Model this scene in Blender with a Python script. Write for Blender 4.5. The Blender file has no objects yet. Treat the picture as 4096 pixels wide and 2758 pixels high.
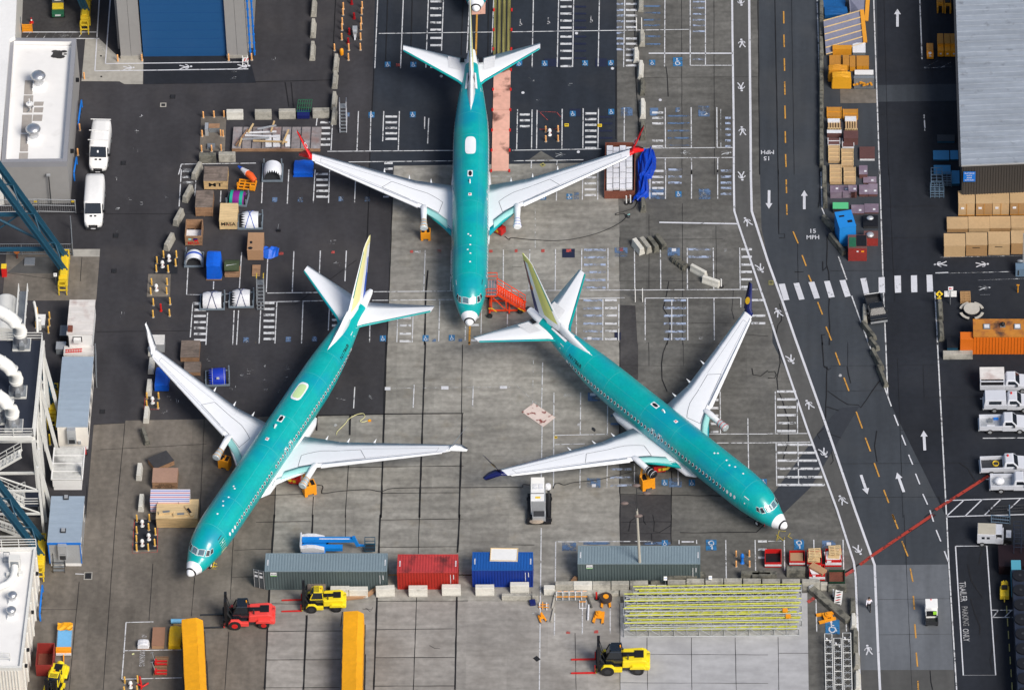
import bpy, bmesh, math, random
from mathutils import Vector, Matrix
random.seed(7)
PI=math.pi
# ---------------- camera ----------------
SC=bpy.context.scene
W0,H0=4096,2758
F0,TH,PSI,RHO,S0=30800.0,math.radians(45.2),.0352,.0335,39.2
_h=Vector((-math.sin(PSI),math.cos(PSI),0))
FW=_h*math.cos(TH)+Vector((0,0,-math.sin(TH)))
_r=Vector((math.cos(PSI),math.sin(PSI),0)); _u=_r.cross(FW)
CP=-FW*(F0/S0)
RT=_r*math.cos(RHO)-_u*math.sin(RHO); UP=_u*math.cos(RHO)+_r*math.sin(RHO)
cd=bpy.data.cameras.new('camera'); cam=bpy.data.objects.new('camera',cd); SC.collection.objects.link(cam)
cd.sensor_width=36; cd.lens=36*F0/W0; cd.clip_start=20; cd.clip_end=6000
m=Matrix((RT,UP,-FW)).transposed().to_4x4(); m.translation=CP; cam.matrix_world=m
SC.camera=cam
# ---------------- light ----------------
SUN_EL,SUN_AZ=44,140
w=bpy.data.worlds.new('World'); SC.world=w; w.use_nodes=True
nt=w.node_tree; bg=nt.nodes['Background']; sky=nt.nodes.new('ShaderNodeTexSky')
sky.sky_type='NISHITA'; sky.sun_disc=False; sky.sun_elevation=math.radians(SUN_EL); sky.sun_rotation=math.radians(SUN_AZ)
sky.air_density=1.0; sky.dust_density=3.0; sky.ozone_density=.6
nt.links.new(sky.outputs[0],bg.inputs[0]); bg.inputs[1].default_value=.088
sd=bpy.data.lights.new('sun','SUN'); sd.energy=2.6; sd.angle=math.radians(22); sd.color=(1,.955,.89)
so=bpy.data.objects.new('sun',sd); SC.collection.objects.link(so)
_e,_a=math.radians(SUN_EL),math.radians(SUN_AZ)
_d=Vector((math.sin(_a)*math.cos(_e),math.cos(_a)*math.cos(_e),math.sin(_e)))
so.rotation_euler=_d.to_track_quat('Z','Y').to_euler()
vs=SC.view_settings; vs.view_transform='Standard'; vs.look='None'; vs.exposure=.30; vs.gamma=1
# ---------------- pixel helpers (photo pixel -> point on the ground at height z) ----------------
def unp(x,y,z=0.):
    d=FW*F0+RT*(x-W0/2)-UP*(y-H0/2); t=(z-CP.z)/d.z
    return CP+d*t
OFY=(0,680,1370,2058)
def K(k,x,y,z=0.): return unp(1024*(k%4)+x/2.24,OFY[k//4]+y/2.24,z)
def row(p):
    q=p-CP; return H0/2-F0*q.dot(UP)/q.dot(FW)
# ---------------- materials ----------------
MT={}
def mat(name,col,rough=.7,metal=0.,var=.0,scale=1.,bump=0.,spec=.4,coat=0.,streak=None,stain=None,emit=None,slab=None):
    if name in MT: return MT[name]
    m=bpy.data.materials.new(name); m.use_nodes=True; n=m.node_tree; b=n.nodes['Principled BSDF']
    b.inputs['Roughness'].default_value=rough; b.inputs['Metallic'].default_value=metal
    b.inputs['Specular IOR Level'].default_value=spec
    if coat: b.inputs['Coat Weight'].default_value=coat; b.inputs['Coat Roughness'].default_value=.12
    c=(*col,1); b.inputs['Base Color'].default_value=c
    if var or bump or streak or stain:
        g=n.nodes.new('ShaderNodeNewGeometry')
        def noise(sc,vec=None,det=5,mp=None):
            t=n.nodes.new('ShaderNodeTexNoise'); t.inputs['Scale'].default_value=sc; t.inputs['Detail'].default_value=det
            src=g.outputs['Position']
            if mp:
                q=n.nodes.new('ShaderNodeMapping'); q.inputs['Scale'].default_value=mp; n.links.new(src,q.inputs[0]); src=q.outputs[0]
            n.links.new(src,t.inputs['Vector']); return t.outputs['Fac']
        def mix(a,bv,f,mode='MIX'):
            x=n.nodes.new('ShaderNodeMix'); x.data_type='RGBA'; x.blend_type=mode
            for i,s in ((0,f),(6,a),(7,bv)):
                if isinstance(s,(tuple,float,int)): x.inputs[i].default_value=s
                else: n.links.new(s,x.inputs[i])
            return x.outputs[2]
        def rng(s,a,bq,lo,hi):
            r=n.nodes.new('ShaderNodeMapRange'); r.inputs[1].default_value=a; r.inputs[2].default_value=bq
            r.inputs[3].default_value=lo; r.inputs[4].default_value=hi; n.links.new(s,r.inputs[0]); return r.outputs[0]
        cur=c
        if var:
            big=rng(noise(scale*.12),.3,.7,1-var,1+var); sm=rng(noise(scale*2.2,det=8),.3,.7,1-var*.6,1+var*.6)
            mm=n.nodes.new('ShaderNodeMath'); mm.operation='MULTIPLY'; n.links.new(big,mm.inputs[0]); n.links.new(sm,mm.inputs[1])
            v=n.nodes.new('ShaderNodeCombineColor')
            for i in range(3): n.links.new(mm.outputs[0],v.inputs[i])
            cur=mix(cur,v.outputs[0],1.,'MULTIPLY')
        if streak:   # (amount, (sx,sy,sz))
            s=rng(noise(1.,det=6,mp=streak[1]),.35,.65,1-streak[0],1+streak[0])
            v=n.nodes.new('ShaderNodeCombineColor')
            for i in range(3): n.links.new(s,v.inputs[i])
            cur=mix(cur,v.outputs[0],1.,'MULTIPLY')
        if slab:     # (dx, dy, amount): every cast slab has its own tone
            sn=n.nodes.new('ShaderNodeVectorMath'); sn.operation='SNAP'; sn.inputs[1].default_value=(slab[0],slab[1],100); n.links.new(g.outputs['Position'],sn.inputs[0])
            wn=n.nodes.new('ShaderNodeTexWhiteNoise'); n.links.new(sn.outputs[0],wn.inputs['Vector']); s=rng(wn.outputs['Value'],0,1,1-slab[2],1+slab[2])
            v=n.nodes.new('ShaderNodeCombineColor')
            for i in range(3): n.links.new(s,v.inputs[i])
            cur=mix(cur,v.outputs[0],1.,'MULTIPLY')
        if stain:    # list of (colour, scale, lo, hi, strength)
            for col2,sc,lo,hi,st in stain:
                cur=mix(cur,(*col2,1),rng(noise(sc,det=7),lo,hi,0,st))
        if not isinstance(cur,tuple): n.links.new(cur,b.inputs['Base Color'])
        if bump:
            bp=n.nodes.new('ShaderNodeBump'); bp.inputs['Strength'].default_value=bump; bp.inputs['Distance'].default_value=.02
            n.links.new(noise(scale*14,det=3),bp.inputs['Height']); n.links.new(bp.outputs[0],b.inputs['Normal'])
    if emit: b.inputs['Emission Color'].default_value=(*emit,1); b.inputs['Emission Strength'].default_value=1
    MT[name]=m; return m
def paint(name,col,wear=.45,sc=1.6):
    """worn road paint: flakes away where the noise is low"""
    if name in MT: return MT[name]
    m=mat(name,col,.75,var=.08,scale=2); n=m.node_tree; b=n.nodes['Principled BSDF']
    g=n.nodes.new('ShaderNodeNewGeometry'); t=n.nodes.new('ShaderNodeTexNoise'); t.inputs['Scale'].default_value=sc; t.inputs['Detail'].default_value=9; t.inputs['Roughness'].default_value=.72
    n.links.new(g.outputs['Position'],t.inputs['Vector'])
    r=n.nodes.new('ShaderNodeMapRange'); r.inputs[1].default_value=wear-.06; r.inputs[2].default_value=wear+.05; r.inputs[3].default_value=.12; r.inputs[4].default_value=1
    n.links.new(t.outputs['Fac'],r.inputs[0]); n.links.new(r.outputs[0],b.inputs['Alpha']); return m
C=lambda *a:tuple(a)
WHITE=mat('white_paint',(.80,.80,.79),.5,var=.05,scale=1.5)
DWHITE=mat('dirty_white_paint',(.66,.65,.62),.7,var=.16,scale=2,stain=[((.30,.26,.22),1.1,.55,.75,.5)])
BLACK=mat('black_paint',(.012,.012,.014),.45)
RUBBER=mat('rubber',(.016,.016,.017),.9,var=.15,scale=3)
DARK=mat('dark_metal',(.045,.047,.052),.5,metal=.3,var=.15,scale=3)
GREY=mat('grey_metal',(.24,.26,.28),.5,metal=.35,var=.15,scale=3)
LGREY=mat('light_grey_metal',(.50,.52,.54),.42,metal=.45,var=.1,scale=3)
ALU=mat('aluminium',(.62,.63,.65),.32,metal=.85,var=.08,scale=3)
GLASS=mat('dark_glass',(.012,.017,.024),.08,spec=.9)
YEL=mat('yellow_paint',(.80,.56,.03),.42,var=.07,scale=2)
ORG=mat('orange_paint',(.86,.33,.015),.42,var=.08,scale=2)
REDP=mat('red_paint',(.60,.02,.018),.4,var=.08,scale=2)
BLUEP=mat('blue_paint',(.01,.17,.62),.4,var=.08,scale=2)
STEELBLUE=mat('blue_steel_paint',(.014,.07,.12),.5,var=.12,scale=2)
GREENP=mat('green_paint',(.02,.12,.06),.5,var=.1,scale=2)
CONC=mat('barrier_concrete',(.36,.345,.30),.9,var=.22,scale=2.5,bump=.3,stain=[((.10,.10,.09),1.4,.52,.72,.65)])
CONCL=mat('light_barrier_concrete',(.60,.585,.53),.9,var=.12,scale=2.5,bump=.3,stain=[((.26,.25,.21),1.7,.58,.76,.5)])
CONCD=mat('mossy_barrier_concrete',(.15,.145,.12),.95,var=.3,scale=2.5,bump=.3,stain=[((.03,.032,.03),1.6,.48,.66,.8)])
WOOD=mat('pale_plywood',(.52,.36,.18),.75,var=.12,scale=2.2,streak=(.14,(.7,6,6)))
WOODL=mat('new_plywood',(.64,.47,.25),.75,var=.08,scale=2.2,streak=(.1,(.7,6,6)))
WOODG=mat('weathered_plywood',(.19,.15,.125),.85,var=.25,scale=2,streak=(.2,(.8,5,5)),stain=[((.05,.045,.04),.9,.5,.7,.7)])
WOODR=mat('brown_plywood',(.30,.175,.10),.8,var=.2,scale=2,streak=(.2,(.8,5,5)))
CARD=mat('cardboard',(.40,.235,.13),.8,var=.08,scale=2)
BLUET=mat('blue_tarpaulin',(.005,.11,.62),.38,var=.12,scale=2.2,bump=.5,spec=.6)
YELT=mat('yellow_tarpaulin',(.80,.36,.008),.5,var=.10,scale=1.3,bump=.6)
PLAST=mat('white_shrink_wrap',(.72,.73,.76),.35,var=.12,scale=3,bump=.8)
RUST=mat('rusty_steel',(.17,.055,.035),.85,var=.3,scale=3)
# ---------------- mesh builder ----------------
class MB:
    def __init__(s): s.v=[];s.f=[];s.mi=[];s.ms=[];s.sm=[];s.M=None
    def add(s,vs,fs,m,smooth=False):
        if m not in s.ms: s.ms.append(m)
        i=s.ms.index(m); o=len(s.v)
        for p in vs:
            p=Vector(p); s.v.append(s.M@p if s.M is not None else p)
        for f in fs: s.f.append([o+a for a in f]); s.mi.append(i); s.sm.append(smooth)
        return s
    def box(s,x0,x1,y0,y1,z0,z1,m):
        return s.hexa([(x0,y0),(x1,y0),(x1,y1),(x0,y1)],z0,z1,m)
    def hexa(s,q,z0,z1,m,q2=None,inset=0.):
        """prism on polygon q (ccw), optional different top polygon"""
        n=len(q); t=q2 or q
        v=[(a,b,z0) for a,b in q]+[(a,b,z1) for a,b in t]
        f=[list(range(n-1,-1,-1)),list(range(n,2*n))]+[[i,(i+1)%n,n+(i+1)%n,n+i] for i in range(n)]
        return s.add(v,f,m)
    def side(s,q,y0,y1,m):
        """prism of an (x,z) outline extruded along y"""
        n=len(q); v=[(a,y0,b) for a,b in q]+[(a,y1,b) for a,b in q]
        f=[list(range(n)),list(range(2*n-1,n-1,-1))]+[[(i+1)%n,i,n+i,n+(i+1)%n] for i in range(n)]
        return s.add(v,f,m)
    def end(s,q,x0,x1,m):
        """prism of a (y,z) outline extruded along x"""
        n=len(q); v=[(x0,a,b) for a,b in q]+[(x1,a,b) for a,b in q]
        f=[list(range(n-1,-1,-1)),list(range(n,2*n))]+[[i,(i+1)%n,n+(i+1)%n,n+i] for i in range(n)]
        return s.add(v,f,m)
    def beam(s,p0,p1,wd,ht,m,up=(0,0,1)):
        p0=Vector(p0);p1=Vector(p1); d=(p1-p0)
        if d.length<1e-6: return s
        d.normalize(); u=Vector(up)
        if abs(d.dot(u))>.98: u=Vector((0,1,0))
        a=d.cross(u).normalized()*wd/2; b=a.cross(d).normalized()*ht/2
        v=[p0-a-b,p0+a-b,p0+a+b,p0-a+b,p1-a-b,p1+a-b,p1+a+b,p1-a+b]
        return s.add(v,[(3,2,1,0),(4,5,6,7),(0,1,5,4),(1,2,6,5),(2,3,7,6),(3,0,4,7)],m)
    def cyl(s,p0,p1,r0,m,r1=None,n=12,cap=True,smooth=True):
        p0=Vector(p0);p1=Vector(p1); r1=r0 if r1 is None else r1
        d=(p1-p0).normalized(); u=Vector((0,0,1)) if abs(d.z)<.9 else Vector((1,0,0))
        a=d.cross(u).normalized(); b=d.cross(a)
        v=[];
        for p,r in ((p0,r0),(p1,r1)):
            for i in range(n): t=2*PI*i/n; v.append(p+a*math.cos(t)*r+b*math.sin(t)*r)
        s.add(v,[[i,n+i,n+(i+1)%n,(i+1)%n] for i in range(n)],m,smooth)
        if cap: s.add(v,[list(range(n)),list(range(2*n-1,n-1,-1))],m)
        return s
    def tube(s,pts,r,m,n=8,smooth=True):
        pts=[Vector(p) for p in pts]; rings=[]
        rr=r if isinstance(r,(list,tuple)) else [r]*len(pts)
        for i,p in enumerate(pts):
            d=(pts[min(i+1,len(pts)-1)]-pts[max(i-1,0)]).normalized()
            u=Vector((0,0,1)) if abs(d.z)<.95 else Vector((0,1,0))
            a=d.cross(u).normalized(); b=d.cross(a)
            rings.append([p+a*math.cos(2*PI*j/n)*rr[i]+b*math.sin(2*PI*j/n)*rr[i] for j in range(n)])
        v=[q for R in rings for q in R]; f=[]
        for i in range(len(rings)-1):
            for j in range(n): f.append([i*n+j,(i+1)*n+j,(i+1)*n+(j+1)%n,i*n+(j+1)%n])
        s.add(v,f,m,smooth); k=len(rings)-1
        return s.add(v,[list(range(n)),[k*n+j for j in range(n-1,-1,-1)]],m)
    def loft(s,rings,m,smooth=True,caps=True,closed=True):
        n=len(rings[0]); v=[q for R in rings for q in R]; f=[]
        for i in range(len(rings)-1):
            for j in range(n if closed else n-1): f.append([i*n+j,i*n+(j+1)%n,(i+1)*n+(j+1)%n,(i+1)*n+j])
        s.add(v,f,m,smooth)
        if caps: k=len(rings)-1; s.add(v,[list(range(n-1,-1,-1)),[k*n+j for j in range(n)]],m)
        return s
    def lathe(s,prof,m,c=(0,0,0),n=20,smooth=True):
        return s.loft([[(c[0]+r*math.cos(2*PI*j/n),c[1]+r*math.sin(2*PI*j/n),c[2]+z) for j in range(n)] for r,z in prof],m,smooth)
    def ball(s,c,r,m,n=12,k=7):
        if not isinstance(r,(tuple,list)): r=(r,r,r)
        R=[]
        for i in range(k+1):
            t=-PI/2+PI*i/k; q=max(math.cos(t),.02)
            R.append([(c[0]+r[0]*q*math.cos(2*PI*j/n),c[1]+r[1]*q*math.sin(2*PI*j/n),c[2]+r[2]*math.sin(t)) for j in range(n)])
        return s.loft(R,m)
    def flat(s,pts,m): return s.add(pts,[list(range(len(pts)))],m)
    def build(s,name,parent=None,bevel=0.,loc=None,rot=0.):
        me=bpy.data.meshes.new(name); me.from_pydata([tuple(p) for p in s.v],[],s.f)
        for m in s.ms: me.materials.append(m)
        me.polygons.foreach_set('material_index',s.mi); me.polygons.foreach_set('use_smooth',s.sm); me.update()
        o=bpy.data.objects.new(name,me); SC.collection.objects.link(o)
        if parent: o.parent=parent
        if loc is not None: o.location=loc; o.rotation_euler=(0,0,rot)
        if bevel:
            b=o.modifiers.new('bevel','BEVEL'); b.width=bevel; b.segments=2; b.limit_method='ANGLE'
        return o
def tag(o,label=None,cat=None,group=None,kind=None):
    if label: o['label']=label
    if cat: o['category']=cat
    if group: o['group']=group
    if kind: o['kind']=kind
    return o
def T(name,label,cat,loc=(0,0,0),rot=0.,group=None):
    o=bpy.data.objects.new(name,None); SC.collection.objects.link(o); o.location=loc; o.rotation_euler=(0,0,rot); o.empty_display_size=.3
    return tag(o,label,cat,group)
def copy_tree(o,parent=None):
    c=o.copy(); SC.collection.objects.link(c); c.parent=parent
    for ch in list(o.children): copy_tree(ch,c)
    return c
def dup(o,loc,rot,label,group=None):
    c=copy_tree(o); c.location=loc; c.rotation_euler=(0,0,rot); c['label']=label
    if group: c['group']=group
    return c
_tc={}
def textmesh(txt,bold=True):
    if txt in _tc: return _tc[txt]
    cu=bpy.data.curves.new('t','FONT'); cu.body=txt; cu.align_x='CENTER'; cu.align_y='CENTER'; cu.size=1.35; cu.offset=.018 if bold else 0; cu.resolution_u=2
    ob=bpy.data.objects.new('t',cu); SC.collection.objects.link(ob)
    dg=bpy.context.evaluated_depsgraph_get(); dg.update(); me=bpy.data.meshes.new_from_object(ob.evaluated_get(dg))
    v=[tuple(p.co) for p in me.vertices]; f=[list(p.vertices) for p in me.polygons]
    bpy.data.objects.remove(ob); bpy.data.meshes.remove(me); bpy.data.curves.remove(cu)
    _tc[txt]=(v,f); return v,f
def text(mb,txt,m,o,ux,uy,h,fit=None):
    """text centred at o, ux/uy unit vectors, cap height h, optional total width"""
    v,f=textmesh(txt); o=Vector(o);ux=Vector(ux);uy=Vector(uy)
    ww=max(p[0] for p in v)-min(p[0] for p in v); sx=h if not fit else fit/ww
    mb.add([o+ux*p[0]*sx+uy*p[1]*h for p in v],f,m); return mb
def front(k,xl,xr,yt,yf,yb,yb2=None):
    """box seen in the photo: base front edge xl..xr at row yb, top front row yf, top back row yt.
    returns location of front-left base corner, rotation, width, depth, height"""
    a=K(k,xl,yb); b=K(k,xr,yb if yb2 is None else yb2); d=b-a
    r0=row(a); hz=(r0-row(a+Vector((0,0,1)))); h=(yb-yf)/2.24/hz
    nrm=Vector((-d.y,d.x,0)).normalized(); t=a+Vector((0,0,h)); dz=row(t)-row(t+nrm); dep=(yf-yt)/2.24/dz
    return a,math.atan2(d.y,d.x),d.length,dep,h
# ================= GROUND =================
def gm(name,c,**k): return mat(name,c,.92,bump=.25,spec=.25,**k)
A_LEFT=gm('old_asphalt',(.043,.042,.047),var=.16,scale=.8,streak=(.12,(.5,.12,1)),stain=[((.10,.09,.085),.13,.52,.72,.35)])
A_TOP=gm('dark_asphalt',(.024,.030,.041),var=.15,scale=.8,streak=(.12,(.6,.1,1)),stain=[((.055,.055,.058),.11,.5,.7,.4)])
A_FAR=gm('darkest_asphalt',(.018,.021,.028),var=.18,scale=.7,streak=(.1,(.5,.1,1)),stain=[((.040,.042,.046),.10,.5,.7,.4)])  # cloud shade over the right edge painted in; plain dark strips share the tone
A_ROAD=gm('road_asphalt',(.046,.053,.063),var=.10,scale=.8,streak=(.10,(.9,.07,1)),stain=[((.085,.085,.085),.12,.52,.72,.35)])  # road tone also lowered for the cloud shade on the right
C_MID=gm('old_concrete',(.120,.117,.108),slab=(3.42,5.5,.08),var=.28,scale=.9,streak=(.16,(.25,1.1,1)),stain=[((.055,.055,.056),.22,.5,.72,.55)])
C_CEN=gm('apron_concrete',(.265,.255,.23),slab=(3.9,4.6,.07),var=.28,scale=.8,streak=(.17,(.22,1.2,1)),stain=[((.12,.11,.10),.20,.52,.74,.55),((.20,.17,.12),.5,.58,.75,.4)])
C_LOW=gm('lower_apron_concrete',(.285,.27,.25),slab=(4,4.3,.06),var=.2,scale=.8,streak=(.12,(.3,1.3,1)),stain=[((.14,.125,.11),.25,.5,.72,.5)])
C_LEFT=gm('brown_concrete',(.155,.138,.118),slab=(4.6,9,.07),var=.25,scale=.8,streak=(.12,(.9,.25,1)),stain=[((.085,.078,.070),.2,.5,.72,.5)])
C_LIGHT=gm('light_concrete',(.40,.40,.41),var=.09,scale=.8,streak=(.08,(.3,1.1,1)),stain=[((.26,.26,.27),.25,.54,.75,.5)])
C_BR=gm('grey_road_concrete',(.125,.135,.150),var=.10,scale=.8,streak=(.10,(.9,.09,1)))
C_PED=gm('walkway_concrete',(.088,.088,.086),var=.12,scale=.8,streak=(.1,(.8,.15,1)))
C_PAD=gm('pale_pad_concrete',(.36,.345,.31),var=.15,scale=.9,stain=[((.12,.12,.115),.5,.55,.75,.6)])
C_DK=gm('patched_dark_concrete',(.052,.050,.052),var=.25,scale=1.2,stain=[((.11,.105,.10),.3,.5,.7,.4)])
def sheet(name,pts,m,z,label=None):
    mb=MB(); mb.flat([(p.x,p.y,z) for p in pts],m)
    return tag(mb.build(name),kind='structure')
def PL(k,*a): return [K(k,a[i],a[i+1]) for i in range(0,len(a),2)]
_g=MB(); _g.flat([(-900,-900,0),(900,-900,0),(900,900,0),(-900,900,0)],A_LEFT); tag(_g.build('ground'),kind='structure')
sheet('asphalt_apron',PL(1,1090,-900,1040,1000,1015,1568)+PL(5,1010,100,1225,130)+PL(6,935,150)+PL(2,940,600,940,-900),A_TOP,.01)
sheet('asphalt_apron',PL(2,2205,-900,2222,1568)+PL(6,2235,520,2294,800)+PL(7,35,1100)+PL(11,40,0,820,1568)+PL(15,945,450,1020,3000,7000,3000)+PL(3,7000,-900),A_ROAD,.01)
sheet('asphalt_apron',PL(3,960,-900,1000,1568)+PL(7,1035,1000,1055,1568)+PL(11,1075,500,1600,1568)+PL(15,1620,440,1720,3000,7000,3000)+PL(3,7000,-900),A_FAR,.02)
sheet('concrete_apron',PL(2,935,-900,2205,-900,2222,1568)+PL(6,2235,520,2294,800)+PL(7,35,1100)+PL(11,40,0,820,1568)+PL(15,945,450,1020,3000)+PL(14,970,3000,970,0)+PL(10,968,1560,965,0)+PL(6,965,600)+PL(2,945,1568),C_MID,.015)
sheet('concrete_apron',PL(1,1235,1488)+PL(2,940,1455)+PL(6,965,600)+PL(10,965,0,968,1560)+PL(14,975,1568,975,3000)+PL(13,-30,3000)+PL(13,80,1568,165,0)+PL(9,180,1230,190,660,1148,640)+PL(5,1175,1568,1200,740),C_CEN,.02)
sheet('concrete_apron',PL(8,840,735,1120,722,1125,698,1850,685)+PL(9,190,660,180,1230)+PL(13,165,0,80,1568,-30,3000)+PL(12,-2000,3000,-2000,0)+PL(8,770,1568),C_LEFT,.025)
sheet('concrete_apron',PL(13,122,800,1905,772)+PL(14,960,790,970,3000)+PL(13,-30,3000,78,1568),C_LOW,.03)
sheet('light_slab',PL(14,967,790)+PL(15,352,700,385,3000)+PL(14,975,3000),C_LIGHT,.035)
sheet('road_slab',PL(15,795,452,1610,445,1665,1388,832,1390),C_BR,.035)
sheet('road_slab',PL(15,832,1390,1665,1388,1740,3000,900,3000),C_PED,.035)
sheet('walkway',PL(2,1980,-600,2130,-600,2142,1568)+PL(6,2148,370)+PL(7,130,1180)+PL(11,620,1080)+PL(15,955,450,945,450,785,445,615,0)+PL(11,350,760,90,0)+PL(6,2025,480,1990,370),C_PED,.035)
sheet('concrete_pad',PL(0,765,350,890,350,1080,530,1285,530,1280,757,1115,757,1070,732,730,730),C_PAD,.035)
sheet('concrete_pad',PL(4,60,708,898,708,862,1170,20,1170),C_LEFT,.035)
sheet('concrete_pad',PL(4,650,712,896,710,892,778,648,778),C_PAD,.045)
sheet('concrete_pad',PL(4,1328,932,1530,932,1524,1135,1315,1137),C_LEFT,.035)
sheet('concrete_pad',PL(0,1802,1045,2028,1045,2015,1355,1788,1352),C_LEFT,.035)
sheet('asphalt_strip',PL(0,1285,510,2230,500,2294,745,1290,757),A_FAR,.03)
sheet('asphalt_strip',PL(6,972,1210,1105,1215,1125,1568)+PL(10,1130,0,1130,330,960,335,965,0),C_DK,.04)
sheet('asphalt_strip',PL(10,968,1365,1430,1365)+PL(14,1430,0,1425,262,968,262),C_DK,.04)
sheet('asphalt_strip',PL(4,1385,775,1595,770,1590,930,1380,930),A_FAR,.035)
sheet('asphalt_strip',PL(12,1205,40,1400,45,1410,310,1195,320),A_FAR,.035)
sheet('asphalt_strip',PL(3,645,800,975,800,975,925,648,928),C_LEFT,.035)
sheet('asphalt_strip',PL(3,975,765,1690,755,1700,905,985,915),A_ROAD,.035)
sheet('asphalt_strip',PL(11,640,590,820,570,380,1300,100,1568,-200,1568)+PL(11,-60,1500,500,740),gm('patched_asphalt',(.038,.043,.053),var=.14,scale=.8),.045)
sheet('asphalt_strip',PL(0,190,0,875,0,875,350,170,350),C_DK,.035)
sheet('asphalt_strip',PL(12,370,530,790,530,700,610,620,1568,250,1568),C_LEFT,.04)
sheet('asphalt_strip',PL(4,240,780,600,780,560,930,60,925),C_PED,.05)
sheet('concrete_pad',PL(14,210,1140,400,1270,215,1410,40,1260),C_LOW,.045)
sheet('concrete_pad',PL(2,260,1355,390,1430,500,1450,130,1450),C_MID,.04)
# ---------------- pavement joints and tar lines ----------------
TAR=mat('tar',(.010,.010,.012),.8)
Zm=.06
def strip(mb,pts,wd,m,z=Zm,taper=True,jit=0.):
    pts=[Vector((p.x,p.y,z)) for p in pts]
    if jit:
        q=[]
        for a,b in zip(pts,pts[1:]):
            n=max(1,int((b-a).length/1.2)); d=(b-a).normalized(); nn=Vector((-d.y,d.x,0))
            for i in range(n): q.append(a+(b-a)*i/n+nn*(random.uniform(-jit,jit) if i else 0))
        pts=q+[pts[-1]]
    L=[];R=[]
    for i,p in enumerate(pts):
        d=(pts[min(i+1,len(pts)-1)]-pts[max(i-1,0)]).normalized(); nn=Vector((-d.y,d.x,0))*wd/2*(random.uniform(.75,1.25) if jit else 1)
        L.append(p+nn);R.append(p-nn)
    n=len(pts); mb.add(R+L,[[i,i+1,n+i+1,n+i] for i in range(n-1)],m)
J=MB()
def J_(s,wd=.07,jit=.015):
    for ln in s.strip().split(';'):
        a=ln.split()
        if not a: continue
        k=int(a[0]); q=[float(t) for t in a[1:]]; strip(J,[K(k,q[i],q[i+1]) for i in range(0,len(q),2)],wd,TAR,z=.052,jit=jit)
J_('1 715 0 685 600;1 1058 620 1040 1000 1015 1568;1 1180 0 1160 590;1 1400 0 1385 600;1 1855 0 1840 500;1 2085 0 2075 640;1 0 735 680 720;1 262 740 295 960;1 315 740 338 960;2 1095 0 1110 700 1140 1200;2 935 600 932 1250;2 2205 0 2220 1568;5 1225 240 1175 1568;5 1017 150 1000 560 990 750;3 62 0 92 1568;7 92 0 98 575 150 575 150 610 100 610',.09)
J_('5 1540 900 1522 1100 1510 1568;9 1518 0 1495 640 1465 1568;9 1848 640 1820 1568;9 545 655 1150 642;9 1150 640 1860 635;9 1170 0 1148 640 1120 1568;9 545 660 543 790;9 845 650 840 830;13 165 0 120 680;13 510 0 495 320;13 1115 0 1085 700;13 1825 0 1805 340;13 1800 735 1783 1568;13 1085 735 1055 1568;13 455 900 425 1568;13 120 680 78 1568',.17)
J_('5 900 810 350 1205 60 1210;9 600 1120 1860 1105;9 1120 1350 1820 1345;9 80 1370 510 1355;9 830 1090 800 1568;9 180 1230 165 1568;9 515 1380 503 1568;9 1850 20 1842 635;13 0 68 490 60;13 1115 48 1860 38;13 0 310 150 308;13 1110 290 1810 287;13 1465 0 1455 350;13 1440 740 1410 1568;13 805 0 800 230;13 1090 775 1900 772;13 100 1045 770 1040;13 1080 1030 1780 1022;13 90 1300 760 1297;13 1070 1280 1780 1278;13 60 1550 750 1547;13 1055 1535 1780 1533;13 130 797 400 800;13 775 870 760 1000',.07)
J_('12 1370 440 1335 960;12 1040 0 925 1568;12 1745 560 1715 910;12 2095 120 2065 760;12 2050 1050 2015 1568;12 710 600 620 1568;12 370 850 690 850;12 2100 320 2294 310;12 2080 560 2294 555;8 1120 725 1040 1568;8 1830 690 1790 1568;8 840 735 1120 722;8 900 960 1850 910;14 965 0 970 262;14 967 800 970 1568;14 1210 1100 1215 1568;14 1608 1100 1612 1568;14 2000 1100 2010 1568;14 970 1250 2294 1255;14 970 1505 2294 1510;14 565 1060 575 1568;14 0 270 200 272;14 970 170 1430 168;15 100 1240 360 1240;15 90 1095 97 1568',.05)
J_('14 1430 0 1428 260;14 1505 160 2190 158 2294 60;14 970 70 1430 65;10 965 0 968 1568;10 970 1360 1900 1375;10 1430 1150 1428 1568;10 1200 1300 1205 1360;14 1100 30 1060 60 1045 150;14 1260 0 1275 70 1270 150 1320 160 1425 95;14 1180 10 1180 65;14 1250 170 1252 240;10 1340 190 1345 330 1390 440;10 1390 0 1355 90 1340 190;6 1405 1000 1385 1120 1355 1240 1410 1330 1418 1400 1390 1568;2 1380 600 1395 750 1400 870',.09,.05)
J_('10 965 205 1540 210;10 1225 0 1228 210;10 1535 0 1538 210;6 965 600 965 1000;6 1228 400 1228 1070;6 1527 300 1530 1568;6 1828 500 1835 1080;6 965 997 1830 997;6 1105 1365 2050 1375;6 0 870 90 870;2 1520 0 1525 1568;2 1810 0 1815 1568;2 1100 700 2200 690;6 1240 625 1890 620;11 1160 140 1185 800 1210 1568;11 560 212 1580 200;11 560 435 1030 430;11 1165 492 1900 485;11 1180 785 1900 780;11 640 1085 1900 1078;11 480 1390 1900 1380;3 1040 0 1080 1568;7 1085 0 1135 1180;7 1040 610 1500 605;7 560 905 1450 900;7 1010 330 1520 325;3 980 250 1650 235;3 980 640 1690 630;3 1000 1030 1700 1030;15 1220 0 1240 445 1290 1568;15 960 760 1630 752;15 970 1075 1650 1068;11 715 0 715 210;7 265 640 270 1020;3 212 0 235 1568;11 1390 200 1400 490;3 1450 240 1475 750',.035)
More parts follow.
